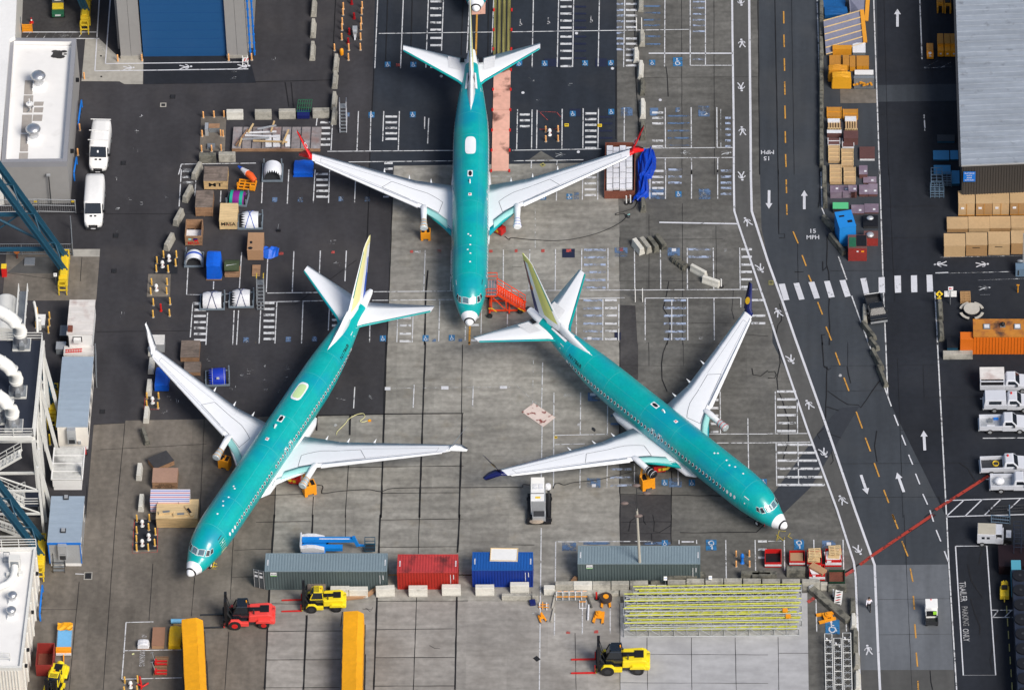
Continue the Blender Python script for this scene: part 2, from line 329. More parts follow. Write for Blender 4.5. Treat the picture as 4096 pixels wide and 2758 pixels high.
J_('7 460 0 470 120 450 340;7 528 590 525 850 545 920 550 1568;7 490 820 493 905 525 870;7 240 915 320 915;11 485 0 500 210 530 220 525 390 515 720 560 720;11 500 215 545 245 565 230;11 710 215 720 280 742 365;11 535 435 640 510 715 555 810 560 830 585 930 440 1010 330;11 525 575 635 610;11 500 770 440 820 465 865;11 540 815 655 855;11 975 790 955 930 978 1070;11 95 60 110 180 80 320 90 430 130 520 185 700 185 880 150 990 135 1060;11 0 265 60 260 75 290 60 320 0 318;11 570 980 585 1060 560 1090;11 420 960 460 985;15 1790 445 1820 590 1930 750 1815 755 1850 880 1900 1000 1895 1070;15 1920 290 1890 440;15 2055 1070 2010 1200 1990 1300 2010 1390;15 1452 1395 1460 1500 1475 1568;7 105 1200 120 1290 120 1350 90 1390 70 1480;11 1710 1075 1790 1130 1855 1240 1800 1280;11 1530 1385 1555 1450 1400 1568;15 0 0 -60 40;14 1180 60 1200 90;10 2150 230 2160 290 2230 300 2294 250;7 480 1480 490 1568;7 478 1478 515 1475',.10,.05)
J_('15 1500 0 920 380 690 520;11 2000 1165 1500 1500',.22,.03)
J_('4 0 395 2100 395;4 860 1450 1700 1440;8 780 1290 770 1568;4 735 780 720 1000;4 60 925 640 1000;6 1985 1070 1970 1260 1990 1340;6 2090 1475 2294 1490;6 1880 40 2120 32',.05)
tag(J.build('pavement_joints'),kind='structure')
# ---------------- painted lines ----------------
PW=paint('worn_white_paint',(.60,.61,.63),.44); PT=paint('white_road_paint',(.60,.61,.65),.37,1.3); PB=paint('faded_blue_white_paint',(.36,.43,.58),.50,1.2)
PO=paint('orange_road_paint',(.55,.28,.05),.42); PYL=paint('yellow_line_paint',(.55,.42,.03),.42); PRD=paint('red_road_paint',(.36,.04,.025),.44)
PBL=paint('blue_road_paint',(.025,.16,.36),.44,1.6); PBF=paint('faded_blue_road_paint',(.10,.17,.30),.50,.8); PRF=paint('faded_red_road_paint',(.42,.07,.06),.46,1.5); PNV=paint('navy_road_paint',(.012,.017,.045),.25)
PF=paint('chalk_white_paint',(.62,.64,.66),.56,1.0)
L=MB()
def L_(s,wd=.11,m=None,mb=None,z=Zm):
    for ln in s.strip().split(';'):
        a=ln.split()
        if not a: continue
        k=int(a[0]); q=[float(t) for t in a[1:]]; strip(mb or L,[K(k,q[i],q[i+1]) for i in range(0,len(q),2)],wd,m or PW,z=z)
L_('1 1090 0 1065 615;1 1320 0 1295 615;1 1545 0 1522 612;1 1680 0 1662 460;1 1915 0 1890 480;1 2130 0 2112 475;1 1100 305 2115 292;1 918 1000 905 1355;1 685 1120 672 1350;1 1145 1000 1135 1270;1 1285 1000 1275 1350;1 1512 1050 1510 1160;1 1548 1060 1538 1290;1 640 1360 1770 1352;1 830 1455 1770 1445;1 548 1060 540 1130;1 1030 1000 1022 1355')
L_('2 192 0 180 608;2 418 0 405 605;2 553 0 543 605;2 783 0 772 600;2 1010 0 1000 605;2 1370 0 1367 600;2 1597 0 1597 590;2 1733 0 1733 590;2 0 290 1600 268;2 1597 590 1980 590;2 50 985 42 1340;2 180 985 175 1340;2 225 990 220 1335;2 450 980 447 1335;2 638 975 635 1330;2 775 970 770 1330;2 1007 970 1005 1270;2 1373 965 1375 1325;2 1605 965 1607 1325;2 1835 965 1838 1325;2 0 1350 800 1338;2 1180 1332 1980 1325;2 0 1445 640 1435;2 1240 1420 1980 1415;2 405 1440 400 1480;2 175 1445 172 1510;2 1373 1425 1375 1568;2 1608 1420 1610 1568;2 1843 1415 1843 1568')
L_('5 108 732 92 1095;5 340 730 325 1095;5 577 725 560 1095;5 810 725 797 1000;5 1517 720 1503 1085;5 1750 720 1742 1085;5 2217 715 2215 1085;5 100 1105 780 1097;5 1055 1093 1800 1087;5 60 1185 760 1170;5 1040 1170 1830 1163;5 2020 1160 2294 1155;5 2050 1085 2294 1083;5 45 1190 28 1560;5 187 1185 170 1555;5 422 1180 408 1555;5 660 1178 648 1440;5 1023 1310 1017 1545;5 1272 1260 1262 1545;5 1410 1230 1400 1545;5 1647 1170 1637 1540;5 2022 1170 2015 1530;5 1878 1390 1873 1535;5 2255 1170 2250 1530;5 295 0 280 305;5 660 0 650 298;5 530 0 513 298;5 892 95 883 298;5 60 80 50 300')
L_('4 1625 0 1605 330;4 1755 90 1745 240;4 1685 880 1672 1118 1800 1120;4 1728 1190 1705 1500;4 1860 1280 1845 1568;4 2098 1260 2085 1568;4 2138 1260 2120 1568;4 2165 740 2145 1060;4 1915 1000 1912 1070;4 1725 1190 1795 1190;4 1980 190 1975 290;4 2020 1112 2060 1110;4 2020 1185 2060 1185;0 1625 1475 1600 1568;0 1625 1475 2294 1465')
L_('6 160 715 152 1078;6 390 712 387 1078;6 625 708 622 1070;6 860 703 860 1070;6 1097 703 1100 1065;6 1330 715 1333 1068;6 1570 700 1572 1068;6 1803 700 1808 1068;6 2040 698 2045 1068;6 0 1083 2205 1072;6 550 1155 1010 1147;6 1190 1150 2050 1147;6 578 1165 575 1510;6 815 1160 813 1528;6 957 1205 955 1528;6 1193 1150 1193 1525;6 1432 1165 1430 1525;6 1573 1150 1575 1528;6 1810 1150 1813 1525;6 2050 1147 2050 1230;6 203 1160 200 1500;6 635 70 630 270;6 770 0 768 270;6 1237 0 1235 262;6 1378 0 1375 262;6 1610 0 1608 260;6 1843 0 1843 260;6 400 185 397 278')
L_('9 885 400 875 590;9 1418 380 1408 585;9 1948 390 1940 578;10 275 180 265 590;10 376 450 372 1300;10 615 445 612 825;10 857 560 855 830;10 270 750 262 1230;10 612 1125 608 1305;10 855 1095 850 1300;10 385 832 860 822;10 385 915 650 908;10 1865 440 1868 815;10 2113 680 2120 1140;10 1735 820 2294 820;10 1835 900 2294 900;10 1487 1090 1490 1280;10 1097 1090 1097 1290;11 0 818 355 815;11 0 898 380 892;11 65 440 68 812;11 262 510 265 812;11 72 900 78 1285;11 268 895 275 1285;11 1900 505 1950 505;11 1925 858 2294 855;11 1945 1225 1990 1225')
L_('14 262 120 245 1568;14 392 243 388 600;14 392 243 1070 240;14 1100 240 1250 238;14 1252 235 1252 262;14 1497 228 1497 265;14 1653 228 1655 262;14 1915 228 1920 575;14 2178 228 2183 515;14 632 780 630 1070;14 880 830 880 1065;14 382 880 380 1080;15 145 228 150 500;15 410 225 412 310;15 672 225 678 490;15 0 238 120 238;15 430 755 437 1050;15 700 950 703 1045;15 2005 855 2195 855;15 2005 920 2195 920;15 2015 920 2065 855;15 2120 918 2180 858;12 1130 965 1375 960;12 1130 965 1112 1218 1092 1473;12 1112 1218 1630 1210;12 1092 1473 1630 1460;12 675 530 780 535')
L_('9 1180 410 2294 400;10 0 350 270 590;10 190 480 182 560;3 1400 615 1660 600;3 1400 610 1530 545;3 1550 610 1640 560;5 1470 200 1460 260;2 1870 980 1872 1325;5 2110 60 2294 60;6 208 335 208 700;10 192 150 186 480',.06,PF)
tag(L.build('parking_line_markings'),kind='structure')
L=MB()
L_('2 1225 482 1980 482;6 1320 472 2020 485',.20,PT)
strip(L,PL(2,1970,-300,1975,300,1988,1200)+PL(6,1987,60,1992,370,2025,480,2290,1260)+PL(11,85,-10,350,770,620,1500)+PL(15,770,430,785,560,815,1300,832,1700),.21,PT)
strip(L,PL(2,2122,-300,2128,300,2138,1200)+PL(6,2140,60,2148,370,2290,812)+PL(7,130,1180,240,1500)+PL(11,520,740,780,1500)+PL(15,955,450,985,1180,1010,1700),.24,PT)
L_('7 630 775 705 985;7 750 1130 910 1580;11 900 0 1105 572;3 947 0 1000 1568;7 1000 0 1030 960;7 1035 1105 1055 1568;11 1055 0 1072 480;7 1495 1095 1520 1568;11 1518 0 1600 1568;15 1600 0 1620 440 1690 1568;3 1360 0 1380 535;3 1398 1030 1407 1175;7 475 20 485 350 510 410;3 440 0 490 1568',.13,PW)
L_('11 1130 648 1168 745;11 1198 830 1233 920;11 1260 1005 1296 1093;11 1322 1175 1360 1270;11 1387 1357 1430 1452;15 1450 -40 1483 63;15 1507 138 1548 240;15 1580 327 1615 420;7 1500 925 1615 920',.13,PT)
L_('11 1600 1415 2294 1395;11 1600 1555 1755 1412;11 1765 1555 1920 1405;11 1935 1550 2090 1400;11 2150 1505 2260 1400;11 1600 1560 2294 1540;15 1685 283 1960 280 2040 1437 1750 1438 1680 283',.12,PT)
L_('7 1540 785 2294 770;7 1500 930 2294 910;7 1880 990 2294 975;7 1900 1120 1990 1118',.09,PF)
L_('0 945 575 2225 560;0 850 640 2225 622;0 988 0 945 575;0 890 0 850 640;0 170 350 890 350;0 200 292 875 292',.13,PT)
for i in range(7): L_('0 %d 345 %d 295'%(235+i*78,270+i*78),.07,PF)
tag(L.build('road_line_markings'),kind='structure')
L=MB()
L_('3 140 105 142 215;3 142 315 146 427;3 146 527 149 640;3 149 735 152 853;3 151 950 155 1067;3 154 1180 157 1285;3 157 1385 162 1500;7 163 88 166 210;7 167 310 170 403;7 225 553 270 660;7 305 765 342 862;7 362 942 388 1003;7 445 1185 488 1297;7 520 1405 568 1528;11 603 88 645 203;11 680 315 725 435;11 790 620 845 770;11 872 853 918 975;11 952 1080 997 1203;11 1037 1320 1082 1437;11 1115 1540 1133 1590;15 1117 0 1165 128;15 1200 237 1253 373;15 1275 482 1298 603;15 1302 728 1312 850;15 1315 980 1325 1105;15 1328 1235 1340 1362;15 1343 1488 1347 1590',.14,PO)
L_('5 1917 1375 1912 1568;9 1912 0 1912 12;1 1980 130 1970 500',.19,PO)
L_('13 1185 540 1930 540;13 1815 540 1930 540',.12,PO)
L_('15 75 240 100 145 160 150;15 75 180 140 235 150 205;15 215 215 180 195 200 165;15 100 210 85 225;12 1840 450 1950 465;12 1880 480 1940 490;9 0 0 1 1',.06,PYL)
tag(L.build('orange_line_markings'),kind='structure')
L=MB(); L_('11 2000 1180 1500 1500;15 1480 0 930 370 825 450',.34,PRD,z=.066); L_('15 770 495 690 545;15 425 740 355 785',.38,PRF)
L_('12 1205 45 1185 345 1410 335 1415 60;8 1305 450 1290 600 1430 600;2 230 1005 400 1008 435 1050;2 250 1010 320 1080;2 245 1162 440 1160',.07,PRF)
tag(L.build('red_line_markings'),kind='structure')
# hatch bars
L=MB()
def bars(k,x0,x1,ys,m=None,wd=.32,dx=0):
    for i,y in enumerate(ys): strip(L,[K(k,x0+dx*i,y),K(k,x1+dx*i,y)],wd,m or PW,z=.056)
bars(1,1562,1660,[18,80,143,207,271,345,410,605]); bars(1,1160,1265,[1048,1100,1150,1198,1248]); bars(1,575,665,[1100,1150,1200,1250,1300]); bars(1,1150,1225,[1465,1515])
bars(2,433,535,[5,65,127,190,253,333,397,461,527,597]); bars(2,1020,1120,[40,94,143,196,248,350,397,446,497,545,590]); bars(2,938,1000,[40,94,143,196,248,300,350,397,446],PB)
bars(2,1620,1730,[20,75,130,182,232,285,535],PB,.25); bars(2,655,757,[1020,1072,1123,1175,1228,1277,1330]); bars(2,70,160,[1030,1082,1135]); bars(2,1255,1355,[1012,1060,1110,1265,1315])
bars(2,1910,1960,[1060,1107,1160,1212,1262,1315],PB); bars(2,1395,1590,[1042,1107,1175,1240,1305],PBF,.25); bars(2,560,665,[65,127,190,253,333,397,461,527],PNV,.3); bars(2,780,900,[1052,1110,1175,1240],PNV,.3)
bars(2,1180,1330,[60,120,182,232,330,400],PBF,.25)
bars(5,68,165,[1195,1247,1300,1353,1408,1462,1515]); bars(5,680,765,[1190,1240,1292,1345,1395]); bars(5,1287,1390,[1258,1327,1395,1468,1535]); bars(5,1925,2000,[1320,1390,1528]); bars(5,540,645,[40,90,140,190,242])
bars(4,1738,1845,[1200,1255,1310,1365,1417,1470,1525]); bars(4,1635,1735,[15,65,115],PF); bars(4,1640,1740,[1],PF)
bars(6,645,840,[718,785,850,918,988,1055],PB); bars(6,640,810,[1170,1240,1307,1378,1445,1515],PB); bars(6,832,940,[1168,1238,1305,1378,1445,1515]); bars(6,1360,1560,[1170,1238,1307,1378,1448,1515],PB)
bars(6,1580,1780,[713,780],PB); bars(6,2055,2150,[713,780,850,915,982,1050]); bars(6,2145,2270,[1168,1307,1375]); bars(6,650,755,[70,123,177,228]); bars(6,1255,1358,[12,65,115,165,216]); bars(6,1400,1520,[0,63,117],PB); bars(6,1870,1965,[10,63,117,165,216],PB)
bars(10,1780,1850,[515,587,655,728,800]); bars(10,880,1070,[1135,1210,1280],PB,.3); bars(10,885,1000,[590,655,730],PBF,.3)
bars(11,80,250,[440,510,580,652,723,793]); bars(11,85,400,[915]); bars(11,85,420,[988]); bars(11,85,440,[1058]); bars(11,85,462,[1130]); bars(11,85,485,[1205]); bars(11,85,510,[1275])
bars(15,-90,-10,[240,313,385],PW,.3)
tag(L.build('hatch_bar_markings'),kind='structure')
L=MB()
for q in [(95,1025,150,1020,192,1165,140,1172),(228,1018,278,1012,328,1160,278,1167),(362,1008,415,1003,465,1150,415,1157),(502,1000,553,995,598,1140,545,1148),(640,992,693,987,742,1132,690,1142),(827,975,880,970,908,1108,858,1113),(990,965,1045,962,1048,1102,992,1105),(1132,950,1190,948,1193,1100,1138,1103),(1280,948,1335,946,1338,1097,1283,1100),(1420,943,1472,941,1480,1092,1425,1095)]:
    L.flat([(p.x,p.y,.07) for p in PL(7,*[q[i] for i in (6,7,4,5,2,3,0,1)])],PT)
tag(L.build('crosswalk_markings'),kind='structure')
# arrows
L=MB()
def arrow(k,x0,y0,x1,y1):      # tail -> tip
    a=K(k,x0,y0);b=K(k,x1,y1); d=(b-a); l=d.length; d.normalize(); n=Vector((-d.y,d.x,0)); z=Vector((0,0,.07)); e=l*.3
    L.flat([a+n*-.14+z,a+d*(l-e)-n*.14+z,a+d*(l-e)+n*.14+z,a+n*.14+z][::1],PT); L.flat([b+z,b-d*e+n*.36+z,b-d*e-n*.36+z],PT)
arrow(3,1160,245,1160,85); arrow(7,325,355,325,185); arrow(7,10,185,8,352); arrow(11,1405,967,1395,790); arrow(11,1217,1340,1155,1165); arrow(11,833,1187,892,1360)
tag(L.build('road_arrow_markings'),kind='structure')
# pedestrian symbols
L=MB()
def strokes(mb,segs,o,ux,uy,wd,m,z):
    for s in segs:
        pts=[Vector(o)+Vector(ux)*a+Vector(uy)*b for a,b in s]; strip(mb,pts,wd,m,z)
def disc(mb,o,ux,uy,c,r,m,z,n=12,r2=None):
    o=Vector(o);ux=Vector(ux);uy=Vector(uy); P=[o+ux*(c[0]+r*math.cos(2*PI*i/n))+uy*(c[1]+(r2 or r)*math.sin(2*PI*i/n)) for i in range(n)]
    P=[(p.x,p.y,z) for p in P]
    mb.flat(P,m)
def ped(k,x,y,ang,s=1.,m=None,mir=1,dx=0,dy=0):
    o=K(k,x,y); a=math.radians(ang); ux=Vector((math.cos(a),math.sin(a),0))*s*mir; uy=Vector((-math.sin(a),math.cos(a),0))*s
    m=m or PT; z=.072
    disc(L,o,ux,uy,(-.04,.62),.13,m,z)
    strokes(L,[[(-.02,.42),(.06,.0)]],o,ux,uy,.27*s,m,z)
    strokes(L,[[(.05,.05),(-.12,-.30),(-.22,-.62)],[(.08,.05),(.22,-.3),(.40,-.58)]],o,ux,uy,.13*s,m,z+.004)
    strokes(L,[[(-.05,.38),(-.28,.18),(-.36,-.02)],[(.05,.38),(.30,.28),(.34,.02)]],o,ux,uy,.09*s,m,z+.008)
for k,x,y,a in [(2,2058,395,0),(2,2055,780,180),(2,2062,1180,0),(2,2052,15,180),(6,2060,55,180),(6,2108,470,18),(6,2225,880,198),(7,90,1283,15),(11,205,150,198),(11,367,560,18),(11,500,985,198),(11,665,1415,18),(15,808,315,198),(15,897,1215,3),(0,1660,603,-90),(0,2180,597,-90),(7,1915,848,-90)]: ped(k,x,y,a)
ped(7,1550,847,90); ped(7,1935,1058,-90,.9,PF); ped(0,1150,612,-90,.9); ped(0,905,430,0,1,PF); ped(0,565,325,-90,.8,PF); ped(2,1560,1372,90,.8,PF); ped(2,1915,1372,-90,.8,PF); ped(2,430,1390,-90,.8,PF)
tag(L.build('pedestrian_symbol_markings'),kind='structure')
# accessible parking symbols
L=MB()
def wheel(k,x,y,s=1.,bg_=None,fade=False,ang=0):
    o=K(k,x,y); a=math.radians(ang); ux=Vector((math.cos(a),math.sin(a),0))*s*.62; uy=Vector((-math.sin(a),math.cos(a),0))*s*.85; z=.056
    q=[o+ux*i*.5+uy*j*.5 for i,j in ((-1,-1),(1,-1),(1,1),(-1,1))]; L.flat([(p.x,p.y,z) for p in q],bg_ or PBL)
    m=PF if fade else PT
    disc(L,o,ux,uy,(-.08,.34),.08,m,z+.006)
    arc=[(.22*math.cos(t)-.02,.22*math.sin(t)-.16) for t in [math.radians(u) for u in range(130,361,30)]]
    strokes(L,[arc,[(-.08,.26),(-.06,-.02),(.16,-.04),(.28,-.30)],[(-.06,.12),(.12,.1)]],o,ux,uy,.06*s,m,z+.009)
for k,x,y in [(1,1180,582),(1,1410,582),(1,1035,1033),(1,1405,1030),(2,65,572),(2,293,572),(2,655,570),(2,887,567),(2,1257,565),(2,545,1022),(2,890,1005),(5,1137,1510),(5,1520,1508),(5,1755,1505),(5,2133,1503),(6,280,245),(6,515,240),(6,1492,218),(6,75,1508),(10,1368,1255),(10,1612,1255),(10,2255,1250),(14,1370,256)]: wheel(k,x,y)
[wheel(5,x,y,.85,PBF,True) for x,y in ((168,270),(398,267),(763,262),(997,262),(290,1518),(525,1515))]; wheel(2,1485,558,1.6,PBL); wheel(2,1487,988,.8,PBF,True); wheel(2,1720,1000,1.9,PBF,True); wheel(6,1722,218,1.8,PBF,True); wheel(14,1785,272,1.7,PBL,ang=180); wheel(15,278,268,1.6,PBL,ang=180); wheel(1,820,1030,.7,PBF,True); wheel(4,2205,1525,.9,PBF,True)
o=K(15,578,1007); wheel(15,578,1007,2.25,PBL)
def rect(k,x0,x1,y0,y1,m,z=.056): L.flat([(p.x,p.y,z) for p in PL(k,x0,y1,x1,y1,x1,y0,x0,y0)],m)
for q in [(6,920,1035,698,778,PBF),(6,1395,1505,700,770,PBF),(6,450,563,708,787,PNV),(10,680,790,447,525,PBF),(10,672,792,1215,1300,PBF),(14,450,575,250,325,PBF),(10,1405,1520,1212,1295,PBF),(15,485,605,232,300,PBF),(2,290,420,530,600,PNV),(2,748,850,528,602,PNV),(2,515,615,978,1045,PNV),(2,975,1080,965,1040,PBF),(6,1215,1370,165,262,PBF),(6,1680,1780,185,260,PBF),(2,1235,1310,970,1040,PBF),(6,918,975,1455,1525,PNV),(14,640,880,245,268,PBF),(14,1175,1420,245,268,PBF),(6,555,600,200,265,PBF)]: rect(*q[:5],q[5],.0535)
for q in [(6,487,530,710,738,PRF),(6,25,50,712,740,PRF),(6,262,292,712,740,PRF),(5,1382,1408,722,745,PRF),(5,1625,1658,718,742,PRF),(5,2090,2120,718,742,PRF),(5,205,245,738,762,PRF),(5,675,705,728,750,PRF),(6,965,995,698,728,PRF),(14,485,522,1040,1066,PRF),(14,735,773,1035,1062,PRF),(1,1255,1288,575,600,PRF),(5,1410,1475,725,745,PF),(6,1432,1470,705,732,PT),(6,1900,1925,710,733,PF),(9,1155,1205,400,428,PT),(9,1660,1725,392,422,PT),(9,2185,2250,390,415,PT),(5,1140,1190,235,250,PT),(10,715,752,1268,1295,PT),(10,465,525,457,485,PF),(10,700,750,455,478,PT),(6,675,712,1497,1522,PT),(10,955,990,1265,1290,PF),(15,525,565,248,275,PT),(14,1520,1630,237,250,PT),(6,1675,1710,1495,1518,PF),(5,1575,1612,1515,1540,PBF),(5,1815,1850,1515,1540,PBF)]: rect(*q[:5],q[5],.0605)
tag(L.build('accessible_bay_markings'),kind='structure')
# small stencil marks and lettering on the ground
L=MB()
def gtext(txt,k,x,y,h,m=None,ang=0,fit=None,z=.074):
    o=K(k,x,y); a=math.radians(ang); text(L,txt,m or PT,(o.x,o.y,z),(math.cos(a),math.sin(a),0),(-math.sin(a),math.cos(a),0),h,fit)
gtext('15',7,400,552,.62,fit=.58); gtext('MPH',7,402,608,.62,fit=1.3); gtext('15',3,-10,1422,.62,ang=180,fit=.58); gtext('MPH',3,-5,1366,.62,ang=180,fit=1.35)
PLT=paint('lettering_white_paint',(.42,.42,.43),.44,2.5); PLF=paint('faded_lettering_paint',(.24,.24,.24),.45,2.5)
gtext('TRAILER',15,1745,690,.68,PLT,-88,2.7); gtext('PARKING',15,1765,910,.62,PLF,-88,2.6); gtext('ONLY',15,1772,1078,.62,PLT,-88,1.7)
gtext('NO',12,1290,1088,.55,PLT,-90,.35); gtext('PARKING',12,1272,1285,.55,PLT,-90,2.2)
for k,x,y in [(4,1060,85),(4,1155,255),(4,1050,350),(4,1270,310),(4,1495,240),(4,1030,540),(4,1095,1310),(0,1245,1050),(0,1235,1185),(0,1220,1355),(0,150,540),(8,1865,150),(8,2190,290),(8,2240,250),(8,2170,320),(8,1510,500),(8,1485,620),(8,2100,420),(8,1590,530),(9,70,210),(9,270,235),(9,80,320),(9,100,430),(9,240,430),(9,260,330),(9,1040,490),(9,760,505),(2,500,770),(2,230,890),(2,190,715),(5,720,850),(5,670,650),(1,150,535),(14,200,890),(0,2090,640),(0,2080,710),(15,2080,430)]:
    o=K(k,x,y)
    for i in range(random.randint(2,4)):
        a=Vector((random.uniform(-.3,.3),random.uniform(-.3,.3),0)); b=a+Vector(random.choice([(.35,0,0),(0,.35,0),(.2,.1,0),(-.25,.05,0)]))
        strip(L,[o+a,o+b],.045,PF,z=.058)
for k,x,y in [(2,75,205),(2,325,190),(2,708,175)]:
    o=K(k,x,y); strokes(L,[[(0,.5),(-.02,-.25)],[(-.12,-.45),(.05,-.5)],[(.1,-.1),(.17,-.4)]],o,(1,0,0),(0,1,0),.1,PLT,.058)
for k,x,y in [(1,1660,687),(2,98,835),(2,578,303),(2,1328,900),(2,595,1365),(2,900,618),(10,600,737),(9,713,743),(11,647,296)]:
    disc(L,K(k,x,y),(1,0,0),(0,1,0),(0,0),.17,PLT if k in(1,9,10,11) else PT,.064,12,.2)
tag(L.build('road_lettering'),kind='structure')
# drain covers
GR=mat('cast_iron',(.015,.015,.017),.7,metal=.4)
def drain(k,x,y,w,d,label,rim=False,ang=0):
    mb=MB(); n=6
    mb.box(-w/2,w/2,-d/2,d/2,.05,.062,GR)
    for i in range(n): mb.box(-w/2+.05,w/2-.05,-d/2+(i+.25)*d/n,-d/2+(i+.7)*d/n,.062,.072,DARK)
    if rim:
        for s in ((-w/2-.12,-w/2,-d/2-.12,d/2+.12),(w/2,w/2+.12,-d/2-.12,d/2+.12),(-w/2,w/2,-d/2-.12,-d/2),(-w/2,w/2,d/2,d/2+.12)): mb.box(*s,.05,.066,C_PAD)
    p=K(k,x,y); p.z=0; tag(mb.build('drain_grate',loc=p,rot=math.radians(ang)),label,'drain','drain grates in the pavement')
for a in [(0,1548,870,.55,.6,'dark square drain grate in the asphalt upper left of the bollard pad',False),(0,1463,944,.42,.4,'small drain with a pale rim left of the bollard pad',True),(0,1105,1463,.5,.6,'dark drain grate between the front ends of the two white vans',False),(4,1037,590,.55,.6,'dark drain grate below the front of the lower white van',False),(4,1022,906,.5,.6,'dark drain grate level with the yellow foot of the blue crane leg',False),(8,917,618,.5,.55,'dark drain grate beside the long grey-roofed office trailer',False),(12,790,549,.62,.8,'dark drain with a pale concrete rim below the office trailer steps',True),(14,222,1290,.5,.6,'dark drain grate set diagonally in a diamond of concrete',False,40),(0,905,505,.18,.2,'tiny round drain in the pale walkway concrete, upper one',False),(0,908,690,.18,.2,'tiny round drain in the pale walkway concrete, lower one',False)]: drain(*a)
# ================= AIRCRAFT =================
TEAL=mat('teal_protective_film',(.0,.365,.36),.28,var=.11,scale=1.6,spec=.5,coat=.2,stain=[((.0,.27,.40),.28,.45,.66,.8),((.02,.46,.45),.5,.55,.75,.5)])
TEALD=mat('dark_teal_primer',(.0,.22,.19),.4,var=.06,scale=2)
TEALL=mat('pale_teal_primer',(.30,.62,.60),.4,var=.06,scale=2)
SEAM=mat('pale_seam_line',(.07,.47,.48),.4)
AWHITE=mat('aircraft_white_paint',(.84,.86,.89),.32,var=.03,scale=1,spec=.5,coat=.3)
AGREY=mat('aircraft_grey_paint',(.60,.64,.70),.38,var=.03,scale=1)
PANEL=mat('panel_seal_line',(.07,.08,.10),.6)
WGL=mat('windscreen_glass',(.10,.17,.21),.1,spec=.9); ZINC=mat('yellow_green_primer',(.66,.66,.20),.5,var=.05,scale=1.5); ZINCP=mat('pale_yellow_primer',(.78,.74,.36),.5,var=.05,scale=1.5)
NAVY=mat('navy_paint',(.012,.018,.12),.35); WRED=mat('winglet_red_paint',(.72,.012,.015),.35); WYEL=mat('emblem_yellow_paint',(.85,.50,.02),.4)
MAROON=mat('maroon_paint',(.16,.008,.02),.4); FILM=mat('clear_plastic_wrap',(.46,.52,.55),.2,var=.35,scale=4,bump=1.,spec=.8); BLUELV=mat('livery_blue_paint',(.01,.08,.50),.4)
def lerp(t,x):
    if x<=t[0][0]: return t[0][1]
    for a,b in zip(t,t[1:]):
        if x<=b[0]: u=(x-a[0])/(b[0]-a[0]); return a[1]+(b[1]-a[1])*u
    return t[-1][1]
WD=[(0,.02),(.04,.15),(.12,.26),(.3,.38),(.45,.46),(.8,.64),(1.25,.86),(1.6,1.0),(2,1.15),(2.5,1.33),(3.2,1.53),(4,1.69),(5,1.81),(6.2,1.875),(7,1.885),(25,1.885),(27,1.83),(28.5,1.74),(30,1.60),(32,1.36),(34,1.06),(36,.74),(37.5,.50),(38.5,.34),(38.9,.22)]
ZT=[(0,2.62),(.04,2.76),(.12,2.87),(.3,3.0),(.45,3.07),(.8,3.25),(1.25,3.44),(1.9,3.70),(2.3,4.06),(2.8,4.48),(3.3,4.76),(4.,4.98),(5,5.18),(6.2,5.31),(7,5.35),(31,5.35),(34,5.34),(36,5.28),(37.5,5.18),(38.5,5.06),(38.9,4.95)]
ZB=[(0,2.58),(.04,2.45),(.12,2.35),(.3,2.2),(.45,2.1),(.8,1.93),(1.25,1.76),(2.5,1.5),(4,1.38),(6,1.31),(8,1.3),(23.5,1.3),(25,1.38),(27,1.62),(29,2.05),(32,2.9),(35,3.75),(37.5,4.4),(38.5,4.6),(38.9,4.72)]
